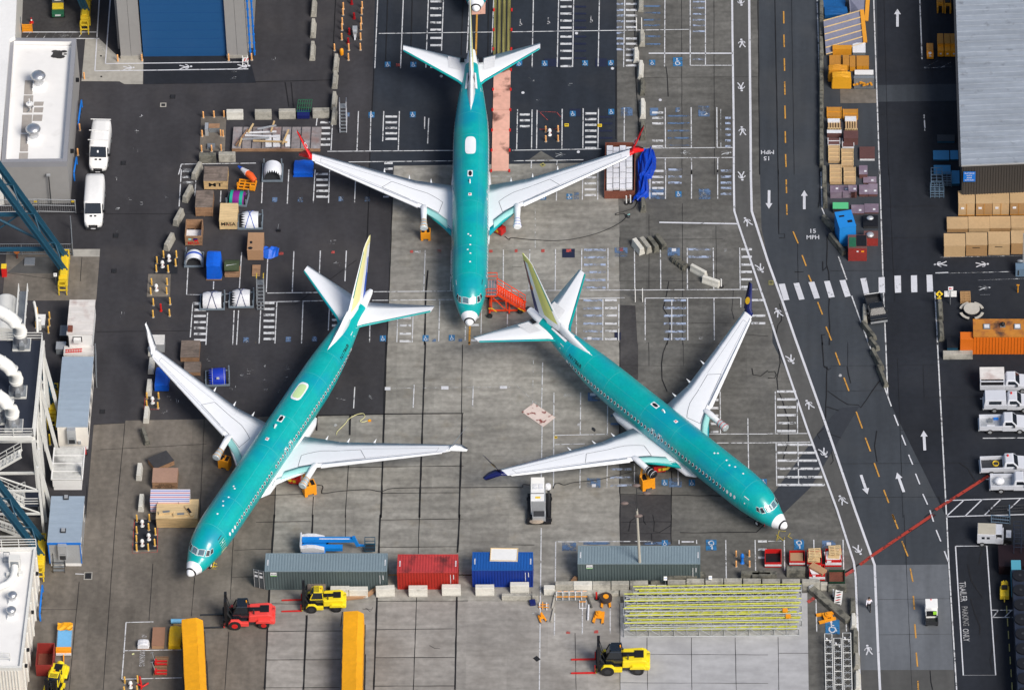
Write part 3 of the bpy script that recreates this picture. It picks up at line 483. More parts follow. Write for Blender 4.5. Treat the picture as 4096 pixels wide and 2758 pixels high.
def aircraft(name,label,loc,rot,p1=0.,p2=0.,wl='white',fin='zinc',dome=None,reg=0,panel2=False,door=0,wrap=(0,0),first=None,stab_patch=False,finpatch=False):
    r=T(name,label,'airliner',(loc.x,loc.y,0),rot,'unfinished teal airliners parked on the apron')
    px=lambda x:x+(p1 if x>11 else 0)+(p2 if x>25 else 0)
    def S(x,ph,off=0.):      # fuselage surface, ph from the crown (rad)
        wq=lerp(WD,x)+off; t=lerp(ZT,x)+off; b=lerp(ZB,x)-off; zc=(t+b)/2
        return Vector((px(x),wq*math.sin(ph),zc+(t-b)/2*math.cos(ph)))
    def ring(x,off=0.,n=44): return [S(x,2*PI*i/n,off) for i in range(n)]
    def body(nm,xs,m,off=0.): return MB().loft([ring(x,off) for x in xs],m).build(nm,r)
    xs=[x for x in sorted(set([a for a,_ in WD]+[a for a,_ in ZT]+[a for a,_ in ZB]+[9,10.9,11.1,13,16,19,22,24.9,25.1,26]))]
    body('fuselage',[1.25]+[x for x in xs if 1.25<x<36.4]+[36.4],TEAL)
    mb=MB(); mb.loft([ring(x) for x in [0,.04,.12,.3,.42]],AWHITE); mb.loft([ring(x,.03) for x in [.42,.56]],BLACK); mb.loft([ring(x) for x in [.56,.8,1.0,1.25]],AWHITE); mb.build('radome',r)
    mb=MB(); mb.loft([ring(x,.012) for x in [36.3,37,37.5,38.5]],AWHITE); mb.loft([ring(x,.0) for x in [38.5,38.9]],DARK if first!='b' else AWHITE); mb.build('tail_cone',r)
    # seams
    mb=MB()
    for x in (5.0,8.9,15.4,19.9,25.3,28.6,31.5):
        n=44; A=[S(x,2*PI*i/n,.010) for i in range(n)]; B=[S(x+.035,2*PI*i/n,.010) for i in range(n)]; mb.add(A+B,[[i,(i+1)%n,n+(i+1)%n,n+i] for i in range(n)],SEAM)
    for x0,x1,ph in ((5,15.4,.42),(5,15.4,-.42),(15.4,28.6,.5),(15.4,28.6,-.5),(8.9,25,1.05),(8.9,25,-1.05)):
        n=18; A=[S(x0+(x1-x0)*i/n,ph,.010) for i in range(n+1)]; B=[S(x0+(x1-x0)*i/n,ph+.010,.010) for i in range(n+1)]; mb.add(A+B,[[i,i+1,n+2+i,n+1+i] for i in range(n)],SEAM)
    mb.build('skin_seams',r)
    def patch(mb,c,m,off,n=5):   # c: four (x,ph) corners
        P=[]
        for i in range(n+1):
            for j in range(n+1):
                u,v=i/n,j/n; x=(1-u)*((1-v)*c[0][0]+v*c[3][0])+u*((1-v)*c[1][0]+v*c[2][0]); ph=(1-u)*((1-v)*c[0][1]+v*c[3][1])+u*((1-v)*c[1][1]+v*c[2][1])
                P.append(S(x,ph,off))
        F=[[i*(n+1)+j,i*(n+1)+j+1,(i+1)*(n+1)+j+1,(i+1)*(n+1)+j] for i in range(n) for j in range(n)]
        mb.add(P,F,m)
    def poly(c,k): 
        cx=sum(a for a,_ in c)/4; cp=sum(b for _,b in c)/4; return [(cx+(a-cx)*k,cp+(b-cp)*k) for a,b in c]
    for s in (1,-1):
        for nm,c,fr,gl in (('windscreen',[(1.88,.035),(2.08,.60),(2.56,.50),(2.36,.03)],AWHITE,PLAST if (s==-1 and first=='c') else WGL),('side_window',[(2.14,.74),(2.40,1.0),(2.80,.82),(2.62,.62)],AWHITE,GLASS),('side_window',[(2.50,1.04),(2.94,1.12),(3.12,.90),(2.90,.84)],AWHITE,GLASS)):
            mb=MB(); c=[(a,b*s) for a,b in c]; patch(mb,poly(c,1.05),fr,.012); patch(mb,poly(c,.90),gl,.026); mb.build(nm,r)
    # cabin windows
    wm=MB(); n=12
    o=[(.155*math.cos(2*PI*i/n),.012,.215*math.sin(2*PI*i/n)) for i in range(n)]; g=[(.105*math.cos(2*PI*i/n)+.02,.024,.165*math.sin(2*PI*i/n)) for i in range(n)]
    wm.flat(o[::-1],AWHITE); wm.flat(g[::-1],mat('cabin_glass',(.05,.06,.07),.2)); win=wm.build('window',r)
    wm=MB(); wm.flat(o[::-1],AWHITE); wm.flat([(a*.8,.02,b*.8) for a,_,b in g][::-1],PLAST); winw=wm.build('window',r); used={0:0,1:0}
    L0=0.
    xw=[]; x=5.7
    while x<(31.6+p1+p2): xw.append(x); x+=.508
    for s in (1,-1):
        for i,xx in enumerate(xw):
            x=xx if xx<11+p1 else (xx-p1 if xx<25+p1+p2 else xx-p1-p2)
            if 13.4<x<14.3 and i%2: continue
            b_=lerp(ZB,x);t_=lerp(ZT,x);zc=(b_+t_)/2; ph=math.acos(max(-1,min(1,(3.86-zc)/((t_-b_)/2)))); p=S(x,ph)
            wh=1 if (i<3 or i==len(xw)-1 or (first=='c')) else 0
            src=winw if wh else win
            ob=src if not used[wh] else src.copy()
            if used[wh]: SC.collection.objects.link(ob); ob.parent=r
            used[wh]=1; yaw=0
            ob.location=(xx,p.y*s,p.z); ob.rotation_euler=((PI/2-ph),0,0 if s==1 else PI)
    # doors
    for s in (1,-1):
        for x0,x1 in ((3.95,4.8),(32.0,32.75)):
            mb=MB()
            if panel2 and s==-1 and x0<5:
                patch(mb,[(x0,1.0*s),(x0,1.75*s),(x1,1.75*s),(x1,1.0*s)],TEALD,.012)
                for q in range(5): patch(mb,[(x0+.05,(1.08+q*.14)*s),(x0+.05,(1.12+q*.14)*s),(x1-.05,(1.12+q*.14)*s),(x1-.05,(1.08+q*.14)*s)],TEALL,.02)
                patch(mb,[(x0,1.72*s),(x0,1.80*s),(x1,1.80*s),(x1,1.72*s)],ZINCP,.03)
            for a,b,c,d in ((x0,x0+.03,.95,1.8),(x1-.03,x1,.95,1.8),(x0,x1,.95,.97),(x0,x1,1.78,1.8)): patch(mb,[(a,c*s),(a,d*s),(b,d*s),(b,c*s)],SEAM,.014)
            patch(mb,[(x0+.1,.84*s),(x0+.1,.88*s),(x1-.1,.88*s),(x1-.1,.84*s)],AWHITE if s==1 or x0>5 else DARK,.02)
            patch(mb,[(x0+.35,1.17*s),(x0+.35,1.24*s),(x0+.5,1.24*s),(x0+.5,1.17*s)],AWHITE,.02)
            mb.build('door',r)
        for x0 in (16.55,17.6):
            mb=MB()
            for a,b,c,d in ((x0,x0+.03,1.1,1.62),(x0+.5,x0+.53,1.1,1.62),(x0,x0+.53,1.1,1.12)): patch(mb,[(a,c*s),(a,d*s),(b,d*s),(b,c*s)],AWHITE,.014,3)
            patch(mb,[(x0+.16,1.13*s),(x0+.16,1.2*s),(x0+.36,1.2*s),(x0+.36,1.13*s)],AWHITE,.03,2)
            mb.build('emergency_exit',r)
    # crown fittings
    for x,y in ((10.35,-.12),(10.1,.12),(8.8,.1),(8.1,-.15),(7.55,.12),(6.35,.1)):
        mb=MB(); ph=-y/1.88; patch(mb,[(x,ph-.045),(x,ph+.045),(x+.18,ph+.045),(x+.18,ph-.045)],AWHITE,.02,2); mb.build('antenna_plate',r)
    mb=MB(); patch(mb,[(18.95,-.14),(18.95,.14),(19.85,.14),(19.85,-.14)],AWHITE,.012,3)
    P=[S(19.4+.38*math.cos(t),.10*math.sin(t),.025) for t in [2*PI*i/14 for i in range(14)]]; mb.flat(P,BLACK); mb.build('roof_light',r)
    mb=MB(); mb.side([(px(17.9),5.32),(px(18.5),5.32),(px(18.3),5.62),(px(18.1),5.62)],-.05,.05,AWHITE); mb.build('blade_antenna',r)
    mb=MB(); mb.side([(px(30.4)-(1.2),5.32),(px(30.4)-.9,5.32),(px(30.4)-.95,5.5)],-.05,.05,AWHITE); mb.build('blade_antenna',r)
    mb=MB(); patch(mb,[(16.1,-.09),(16.1,.09),(16.5,.09),(16.5,-.09)],AWHITE,.015,2); mb.ball((px(16.3),0,5.38),.09,REDP,8,5); mb.build('beacon',r)
    if dome:
        def rr(k,off,m,mb):
            P=[]; 
            for i in range(28):
                t=2*PI*i/28; c,s_=math.cos(t),math.sin(t); P.append(S(23.6+1.3*k*math.copysign(abs(c)**.5,c),.30*k*math.copysign(abs(s_)**.6,s_),off))
            mb.add(P+[S(23.6,0,off)],[[i,(i+1)%28,28] for i in range(28)],m,True)
        mb=MB(); rr(1.,.03,AWHITE,mb)
        if dome=='green': rr(.78,.05,mat('pale_green_primer',(.52,.72,.36),.5),mb)
        mb.build('antenna_dome_base',r)
    if reg:
        v,f=textmesh('N1786B'); s=reg; mb=MB(); wz=max(p[0] for p in v)-min(p[0] for p in v)
        mb.add([S(30.0+(-s)*p[0]*2.0/wz,(1.02-p[1]*.25)*s,.016) for p in v],f,BLACK); mb.build('registration_lettering',r)
    # wings
    LE=[(1.0,13.0),(1.9,13.9),(3.4,15.6),(5.1,16.95),(16.5,23.05)]; TE=[(1.0,20.6),(1.9,20.65),(5.8,21.05),(16.5,24.2)]
    zw=lambda y:2.42+(y-1.9)*.108; prof=[(0,0),(.02,.32),(.08,.62),(.2,.9),(.35,1.),(.55,.86),(.78,.46),(1,.03)]
    X1=p1
    def WS(y,c,s,top=1,off=0.):
        le,te=lerp(LE,y),lerp(TE,y); ch=te-le; th=ch*(.050 if y<6 else .042); h=lerp(prof,c)*th
        return Vector((le+ch*c+X1,y*s,zw(y)+(h*.62 if top else -h*.9)+off))
    for s in (1,-1):
        mb=MB(); ys=[1.0,1.9,3.4,5.1,5.8,8,10,12,14,16.5]; R=[]
        for y in ys:
            q=[WS(y,c,s,1) for c,_ in prof]+[WS(y,c,s,0) for c,_ in prof[::-1][1:-1]]; R.append(q if s==-1 else q[::-1])
        mb.loft(R,AWHITE)
        def wline(a,b,wd=.045,n=8,m=PANEL,off=.012):
            A=[];
            for i in range(n+1):
                u=i/n; A.append(WS(a[0]+(b[0]-a[0])*u,a[1]+(b[1]-a[1])*u,s,1,off))
            Lp=[];Rp=[]
            for i,p in enumerate(A):
                d=(A[min(i+1,n)]-A[max(i-1,0)]).normalized(); nn=Vector((-d.y,d.x,0)).normalized()*wd/2; Lp.append(p+nn);Rp.append(p-nn)
            mb.add(Rp+Lp,[[i,i+1,n+2+i,n+1+i] for i in range(n)],m)
        for a,b in (((3.3,.16),(5.1,.14)),((5.1,.14),(9.2,.18)),((9.2,.18),(8.2,.64)),((8.2,.64),(4.4,.60)),((4.4,.60),(2.9,.50)),((2.9,.50),(3.3,.16))): wline(a,b)
        for a,b in (((9.2,.20),(15.6,.22)),((15.6,.22),(15.6,.6)),((15.6,.6),(8.3,.68))): wline(a,b,.02)
        for a,b in (((2.2,.80),(5.6,.74)),((5.8,.72),(11.6,.73)),((11.6,.73),(11.6,1)),((12,.76),(16.3,.76)),((5.7,.72),(5.7,1))): wline(a,b,.02,8,AGREY)
        mb.build('wing',r)
        # slats
        mb=MB()
        for y0,y1,m in ((5.5,9.0,AWHITE),(9.02,12.6,AWHITE),(12.62,16.2,AWHITE),(2.4,4.5,TEALL)):
            R=[]
            for i in range(5):
                y=y0+(y1-y0)*i/4; ch=(lerp(TE,y)-lerp(LE,y)); c=ch*(.10 if y>5 else .12); p=WS(y,0,s); f_=.12 if y>5 else .25
                q=[p+Vector((-f_,0,-.10)),p+Vector((-f_+.05,0,.02)),p+Vector((c*.4,0,ch*.030)),p+Vector((c,0,ch*.048)),p+Vector((c*.5,0,-.02))]; R.append(q if s==-1 else q[::-1])
            mb.loft(R,m)
        for y0,y1 in ((5.5,16.2),):
            A=[];B=[]
            for i in range(9):
                y=y0+(y1-y0)*i/8; p=WS(y,.115,s,1,.016); q=WS(y,.145,s,1,.016); A.append(p);B.append(q)
            mb.add(A+B,[[i,i+1,10+i,9+i] for i in range(8)],AGREY)
        R=[]
        for y,f_ in ((1.95,.5),(2.9,.35),(4.0,.2),(4.4,.1)):
            p=WS(y,0,s); q=[p+Vector((-f_-.1,0,-.28)),p+Vector((-f_,0,-.12)),p+Vector((.25,0,.10)),p+Vector((.1,0,-.2))]; R.append(q if s==-1 else q[::-1])
        mb.loft(R,AWHITE if p1 else TEAL)
        mb.build('leading_edge_slat',r)
        for y in (4.15,6.4,9.0):
            te=lerp(TE,y)+X1; z=zw(y); mb=MB(); mb.tube([(te-1.7,y*s,z-.36),(te-.9,y*s,z-.36),(te-.1,y*s,z-.16),(te+.58,y*s,z+.0)],[.06,.2,.15,.02],AWHITE,8); mb.build('flap_track_fairing',r)
        # winglet
        wm_={'white':AWHITE,'red':WRED,'navy':NAVY}[wl]; mb=MB(); x1=X1
        def blade(st,m):
            R=[]
            for y,xl,xt,z,t in st:
                q=[(xl+x1,(y-t)*s,z),((xl+xt)/2+x1,(y)*s,z+.03),(xt+x1,(y)*s,z),((xl+xt)/2+x1,(y-2*t)*s,z+.0)]; R.append(q if s==1 else q[::-1])
            mb.loft(R,m)
        zt=zw(16.5)
        R=[]
        for y,xl,xt,z in ((16.5,23.05,24.2,zt),(16.9,23.3,24.45,zt+.06)):
            q=[(xl+x1,y*s,z),((xl+xt)/2+x1,y*s,z+.07),(xt+x1,y*s,z),((xl+xt)/2+x1,y*s,z-.05)]; R.append(q if s==-1 else q[::-1])
        mb.loft(R,AWHITE if wl=='white' else wm_)
        blade([(16.72,23.3,24.5,zt+.05,.03),(16.93,23.55,24.65,zt+.4,.03),(17.25,23.85,24.85,zt+1.0,.025),(18.0,24.6,25.15,zt+2.5,.015)],wm_)
        R=[]
        for y,xl,xt,z in ((16.85,23.4,24.5,zt+.04),(17.4,23.95,24.95,zt-.35),(17.95,24.7,25.25,zt-.95)):
            q=[(xl+x1,y*s,z),((xl+xt)/2+x1,y*s,z+.05),(xt+x1,y*s,z),((xl+xt)/2+x1,y*s,z-.04)]; R.append(q if s==-1 else q[::-1])
        mb.loft(R,wm_)
        if wl in('red','navy'):
            em=AWHITE if wl=='red' else WYEL
            for sd,zz in ((-1,zt+.95),(1,zt+.95)):
                yb=(17.10 if sd==-1 else 17.26)*s; c=(24.35+x1,zz); P=[(c[0]+.30*math.cos(t),yb+.18*s*math.sin(t),c[1]+.36*math.sin(t)) for t in [2*PI*i/14 for i in range(14)]]; mb.flat(P,em)
                if wl=='red': P2=[(a+.0,b+sd*.012*s,c_) for a,b,c_ in [(c[0]+.21*math.cos(t)-.02,yb+.125*s*math.sin(t),c[1]+.25*math.sin(t)) for t in [2*PI*i/14 for i in range(14)]]]; mb.flat(P2,WRED); mb.flat([(c[0]-.16,yb+sd*.02*s-.02*s,c[1]-.05),(c[0]+.1,yb+sd*.02*s+.03*s,c[1]+.16),(c[0]+.12,yb+sd*.02*s,c[1]-.04)],em)
        mb.build('winglet',r)
        # pylon, engine absent
        wq=wrap[0 if s==1 else 1]; y=4.83*s; mb=MB(); xa=13.95+X1
        R=[]
        for x,z,hw,hh in ((17.35,2.86,.22,.10),(17.0,2.90,.33,.2),(16.4,2.84,.34,.3),(15.6,2.72,.29,.36),(15.2,2.66,.29,.36)):
            R.append([(x+X1,y+hw*math.cos(t),z+hh*math.sin(t)) for t in [2*PI*i/12 for i in range(12)]][::1])
        mb.loft(R,AWHITE); py=mb.build('engine_pylon',r); mb=MB(); R=[]
        for x,z,hw,hh in ((15.25,2.66,.32,.38),(14.8,2.62,.36,.40),(14.25,2.58,.45,.40),(14.15,2.58,.36,.3)):
            R.append([(x+X1,y+hw*math.cos(t),z+hh*math.sin(t)) for t in [2*PI*i/12 for i in range(12)]])
        mb.loft(R,[FILM,AWHITE,FILM,BLACK][wq])
        bm_=[YELT,BLUELV,WRED,WHITE][wq]
        for x,hw in ((15.1,.33),(14.7,.38),(14.25,.45)): 
            A=[(x+X1+dx,y+(hw+.015)*math.cos(t),2.62+.42*math.sin(t)) for dx in (0,.06) for t in [2*PI*i/12 for i in range(12)]]; mb.add(A,[[i,(i+1)%12,12+(i+1)%12,12+i] for i in range(12)],bm_)
        mb.build('wrapped_engine_mount',r)
        # stabiliser
        mb=MB(); R=[]
        sp=[(0,0),(.03,.4),(.15,.9),(.4,1),(.7,.6),(1,.03)]
        for y,le,te,z in ((.55,33.35,37.3,4.72),(1.4,33.95,37.5,4.8),(7.2,38.05,38.95,5.42)):
            ch=te-le; q=[(px(30)-30+le+ch*c,y*s,z+h*ch*.05) for c,h in sp]+[(px(30)-30+le+ch*c,y*s,z-h*ch*.04) for c,h in sp[::-1][1:-1]]; R.append(q if s==-1 else q[::-1])
        mb.loft(R,AWHITE)
        mb.build('horizontal_stabiliser',r); mb=MB(); R=[]; ax=px(30)-30
        for y,le,z,w_ in ((.7,32.9,4.74,.35),(1.4,33.75,4.8,.30),(7.15,37.95,5.41,.16)):
            q=[(ax+le-.03,y*s,z),(ax+le+w_*.5,y*s,z+.075),(ax+le+w_,y*s,z+.09),(ax+le+w_*.5,y*s,z-.06)]; R.append(q if s==-1 else q[::-1])
        mb.loft(R,TEAL); mb.build('stabiliser_leading_edge',r)
        if stab_patch:
            mb=MB(); mb.add([(ax+35.3,1.2*s,5.0),(ax+37.2,1.3*s,4.93),(ax+37.5,2.5*s,5.04),(ax+35.7,2.4*s,5.09)],[[0,1,2,3]],PLAST); mb.add([(ax+36.5,.75*s,5.02),(ax+37.2,.75*s,5.02),(ax+37.2,1.2*s,5.05),(ax+36.5,1.2*s,5.05)],[[0,1,2,3]],BLACK); mb.build('protective_cover',r)
    # fin
    ax=px(30)-30; FL=[(5.2,32.6),(6.6,33.9),(11.7,37.75),(12.05,38.25),(12.3,39.1)]; FT=[(5.2,37.6),(5.6,37.6),(12.0,39.35),(12.3,39.35)]
    def fz(nm,c0,c1,m,z0=5.25,z1=12.28,par=None,grow=0.):
        R=[]; zs=[z for z in (5.25,5.9,6.6,8,9.5,10.8,11.7,12.05,12.28) if z0<z<z1]; zs=[z0]+zs+[z1]
        for z in zs:
            le,te=lerp(FL,z),lerp(FT,z); ch=te-le; th=(.05+.22*(12.4-z)/7.1)+grow; h=lambda c:th*lerp([(0,.05),(.08,.55),(.3,1.),(.6,.85),(1,.08)],c)
            cs=[c0+(c1-c0)*i/4 for i in range(5)]
            R.append([(ax+le+ch*c,h(c),z) for c in cs]+[(ax+le+ch*c,-h(c),z) for c in cs[::-1]])
        return MB().loft(R,m,False).build(nm,r)
    fc=ZINC if fin in('zinc',) else ZINCP
    fz('fin_leading_edge',0,.055,AWHITE); fz('fin_strip',.055,.11,TEALD if fin!='pale' else TEALD,7.4,11.4); fz('fin_strip',.055,.11,AWHITE,5.25,7.39); fz('fin_tip',.055,1.,fc,11.42)
    fz('vertical_fin',.112,.58,fc,6.1,11.41); fz('fin_root',.112,.58,AWHITE,5.25,6.09); fz('rudder',.585,.84 if fin!='plain' else 1.,AWHITE,5.5,11.4)
    if fin!='plain': fz('rudder_trailing_strip',.845,1.,{'zinc':MAROON,'pale':AWHITE,'p1':ZINCP}[fin],8.0,11.4); fz('rudder_trailing_strip',.845,1.,{'zinc':NAVY,'pale':BLUELV,'p1':TEALD}[fin],5.5,7.98)
    if fin=='pale': fz('livery_stripe',.86,.97,BLUELV,7.99,9.9,grow=.03)
    if fin=='zinc': fz('livery_stripe',.80,.86,ORG,8.3,8.7,grow=.03)
    # dorsal fillet
    R=[]
    for x,h,wq in ((28.8,.02,.03),(30.0,.25,.26),(31.5,.62,.42),(32.8,1.15,.42),(33.6,1.35,.30)):
        R.append([(x+ax,-wq,5.28),(x+ax,-wq*.35,5.3+h*.55),(x+ax,0,5.33+h),(x+ax,wq*.35,5.3+h*.55),(x+ax,wq,5.28),(x+ax,0,5.0)])
    MB().loft(R,AWHITE,True).build('dorsal_fillet',r)
    if finpatch:
        for s in (1,-1):
            mb=MB()
            def pp(a,b,c,d): patch(mb,[(a,c*s),(a,d*s),(b,d*s),(b,c*s)],PLAST if c>.3 else BLACK,.05 if c>.3 else .03,4)
            pp(32.2,34.6,.32,.50); pp(32.0,34.9,.20,.315); mb.build('protective_cover',r)
    # belly fairing
    R=[]
    for x,wq,t,b in ((12.0,1.3,1.6,1.4),(12.8,1.92,2.05,1.22),(14.5,2.02,2.62,1.1),(17,2.1,2.75,1.05),(19.5,2.14,2.75,1.05),(21.5,2.08,2.7,1.1),(23.0,1.98,2.3,1.2),(24.2,1.5,1.6,1.36)):
        n=20; zc=(t+b)/2; R.append([(x+X1,wq*math.copysign(abs(math.sin(2*PI*i/n))**.6,math.sin(2*PI*i/n)),zc+(t-b)/2*math.copysign(abs(math.cos(2*PI*i/n))**.7,math.cos(2*PI*i/n))) for i in range(n)])
    MB().loft(R,AWHITE).build('belly_fairing',r)
    # landing gear
    def gear(x,y,rr,wd,gap,zt):
        g=MB().cyl((x,y,rr),(x,y,zt),.09,LGREY).cyl((x,y,rr+.3),(x+.9,y,zt),.05,LGREY).build('landing_gear_strut',r)
        for s in (1,-1): w_=MB().cyl((x,y+s*gap-wd/2,rr),(x,y+s*gap+wd/2,rr),rr,RUBBER,n=18).cyl((x,y+s*gap-wd/2-.01,rr),(x,y+s*gap+wd/2+.01,rr),rr*.5,WHITE,n=14).build('wheel',r)
    gear(4.0,0,.35,.22,.24,1.7); gear(19.7+X1,2.86,.56,.4,.43,2.3); gear(19.7+X1,-2.86,.56,.4,.43,2.3)
    MB().side([(3.6,1.45),(5.4,1.45),(5.3,.9),(3.75,.9)],.42,.45,AWHITE).side([(3.6,1.45),(5.4,1.45),(5.3,.9),(3.75,.9)],-.45,-.42,AWHITE).build('gear_door',r)
    for s in (1,-1): MB().beam((1.9,.9*s,2.6),(2.0,1.12*s,2.7),.05,.05,ORG).beam((2.0,1.1*s,2.6),(2.0,1.1*s,2.0),.04,.02,REDP).build('pitot_cover',r)
    return r
def ang(a,b): return math.atan2((b-a).y,(b-a).x)
N2=K(12,1690,545,2.6);E2=K(5,1040,1055,4.9); N3=K(15,165,115,2.6);E3=K(6,118,1215,4.9)
N1=K(5,1912,1367,2.6)+Vector((0,-.35,0)); N4=K(1,1970,100,2.6)
A1=aircraft('airliner','teal airliner with red winglets parked nose down at top centre',N1,math.radians(90.4),wl='red',fin='p1',dome='white',wrap=(0,1),stab_patch=True,finpatch=True,first='c')
A2=aircraft('airliner','long teal airliner with all-white winglets, nose at the lower left',N2,ang(N2,E2),1.35,1.05,wl='white',fin='pale',dome='green',reg=-1,panel2=True,wrap=(0,0),first='b')
A3=aircraft('airliner','teal airliner with navy winglets bearing a yellow disc, nose at the lower right',N3,ang(N3,E3),wl='navy',fin='zinc',reg=1,wrap=(3,2),stab_patch=True,finpatch=True)
A4=aircraft('airliner','airliner of which only the white nose shows at the top edge, above the orange line',N4,math.radians(90.2),wl='white',fin='plain')
# ================= BUILDINGS AND FIXED STRUCTURES =================
CLAD=mat('grey_cladding',(.30,.295,.29),.6,var=.05,scale=.8); CLADD=mat('parapet_grey',(.27,.275,.30),.6,var=.05,scale=.8)
ROOFW=mat('white_roof_membrane',(.80,.79,.77),.6,var=.04,scale=.5,stain=[((.30,.28,.26),.35,.60,.80,.35)])
ROOFP=mat('roof_patch',(.36,.33,.30),.8,var=.12,scale=1); DOORB=mat('blue_door_paint',(.016,.085,.23),.45,var=.03,scale=1)
ROOFM=mat('corrugated_roof',(.38,.42,.47),.45,metal=.3,var=.10,scale=.6,stain=[((.09,.09,.10),.8,.62,.78,.7)],streak=(.10,(.12,1.2,1)))
WALLB=mat('brown_cladding',(.055,.050,.046),.7,var=.05,scale=1); ROOFG=mat('grey_blue_roof',(.30,.37,.45),.5,var=.07,scale=.7,streak=(.05,(.2,2,1)))
CREAM=mat('cream_wall',(.80,.76,.69),.6,var=.06,scale=1); DECK=mat('dark_deck',(.022,.028,.045),.6,var=.06,scale=1); SWHITE=mat('structure_white',(.70,.70,.67),.5,var=.07,scale=1)
DUCT=mat('white_duct',(.80,.80,.77),.38,var=.04,scale=1)
def xy(p): return (p.x,p.y)
def down(p): return (p.x,p.y)
# flat-roofed white building
Z=5.8
b=T('flat_roof_building','grey building with a white flat roof and two silver roof fans','building',(0,0,0))
q=[xy(K(0,12,1468,Z)),xy(K(0,600,1462,Z)),xy(K(0,685,360,Z)),xy(K(0,90,355,Z))]
MB().hexa(q,0,Z-.5,CLAD).build('wall',b)
mb=MB()
def inset(q,d):
    cx=sum(a for a,_ in q)/len(q); cy=sum(b_ for _,b_ in q)/len(q); o=[]
    for a,c in q: o.append((a-math.copysign(d,a-cx),c-math.copysign(d,c-cy)))
    return o
qi=inset(q,.45)
for i in range(4):
    j=(i+1)%4; mb.hexa([q[i],q[j],qi[j],qi[i]],Z-.498,Z+.25,CLADD)
    e=inset(qi,.02); mb.hexa([qi[i],qi[j],e[j],e[i]],Z-.3,Z+.2,ROOFW)
mb.build('parapet',b)
mb=MB(); mb.hexa(inset(q,.47),Z-.49,Z-.35,ROOFW)
rf=mb.build('roof',b); mb=MB()
for a in [(215,720,290,848),(205,855,290,1010),(300,912,385,948),(300,962,382,1008),(190,1028,280,1190),(290,1028,375,1085),(178,1200,250,1358),(165,1368,245,1455)]:
    P=PL(0,a[0],a[3],a[2],a[3],a[2]+8,a[1],a[0]+8,a[1]); P=[K(0,x,y,Z-.33) for x,y in ((a[0],a[3]),(a[2],a[3]),(a[2]+8,a[1]),(a[0]+8,a[1]))]; mb.flat(P,ROOFP)
mb.build('roof_panel',b)
mb=MB(); 
for i in range(14):
    p=K(0,515+random.uniform(-45,100)*(1 if i%2 else .5),490-random.uniform(-20,30),Z-.32+i*.0015); s_=random.uniform(.12,.4); mb.flat([(p.x+s_*math.cos(t)*1.5,p.y+s_*math.sin(t)*.8,p.z) for t in [2*PI*j/9 for j in range(9)]],C_DK)
mb.build('roof_stain',b)
P=[K(0,x,1560,Z) for x in (0,)]
def roof_fan(k,x,y,z,s,label,parent=None):
    p=K(k,x,y,z); f=T('roof_fan',label,'roof fan',(p.x,p.y,z),0,'mushroom fans on the roofs')
    MB().box(-.62*s,.62*s,-.62*s,.62*s,0,.45*s,WHITE).box(-.7*s,.7*s,-.78*s,-.62*s,0,.25*s,WHITE).build('curb',f)
    MB().lathe([(.52*s,.45*s),(.52*s,1.15*s),(.60*s,1.2*s),(.60*s,1.25*s)],ALU,n=24).build('drum',f)
    MB().lathe([(.5*s,1.25*s),(.78*s,1.38*s),(.80*s,1.46*s),(.62*s,1.72*s),(.35*s,1.84*s),(.03,1.88*s)],ALU,n=24).build('hood',f)
roof_fan(0,350,770,Z-.35,1,'upper of the two big silver fans on the upper-left flat roof')
roof_fan(0,305,1245,Z-.35,1,'lower of the two big silver fans on the upper-left flat roof')
p=K(0,270,985,Z-.35); t=T('satellite_dish','small white dish and mast between the two big roof fans','dish',(p.x,p.y,p.z)); MB().cyl((0,0,0),(0,0,1.6),.05,WHITE).build('mast',t); MB().lathe([(.05,.7),(.3,.75),(.38,.9)],WHITE,n=14).build('bowl',t); MB().beam((-.3,-.4,.05),(.3,.5,.05),.08,.08,GREY).beam((0,-.4,.3),(.1,.6,1.4),.04,.04,GREY).build('bracket',t)
for k,x,y,w in ((0,688,720,.35),(0,640,1357,.35)):
    p=K(k,x,y,3.6); t=T('wall_lamp','black wall lamp on the grey building, %s'%('upper one' if y<900 else 'lower one'),'lamp',(p.x-.1,p.y,3.6)); MB().box(-.1,.35,-.18,.18,-.1,.2,BLACK).build('housing',t); MB().box(0,.3,-.14,.14,-.13,-.1,LGREY).build('lens',t)
# tall white building on the far left
q=[xy(K(0,-60,1440,6.5)),xy(K(0,0,1430,6.5)),xy(K(0,88,355,6.5)),xy(K(0,135,330,6.5)),xy(K(0,168,-400,6.5)),xy(K(0,-700,-400,6.5)),xy(K(0,-700,1440,6.5))]
t=T('white_building','bright white building running down the upper left edge','building'); MB().hexa([q[6],q[0],q[1],q[2],q[3],q[4],q[5]],0,6.3,SWHITE).build('wall',t); MB().hexa([q[6],q[0],q[1],q[2],q[3],q[4],q[5]],6.31,6.55,WHITE).build('roof',t)
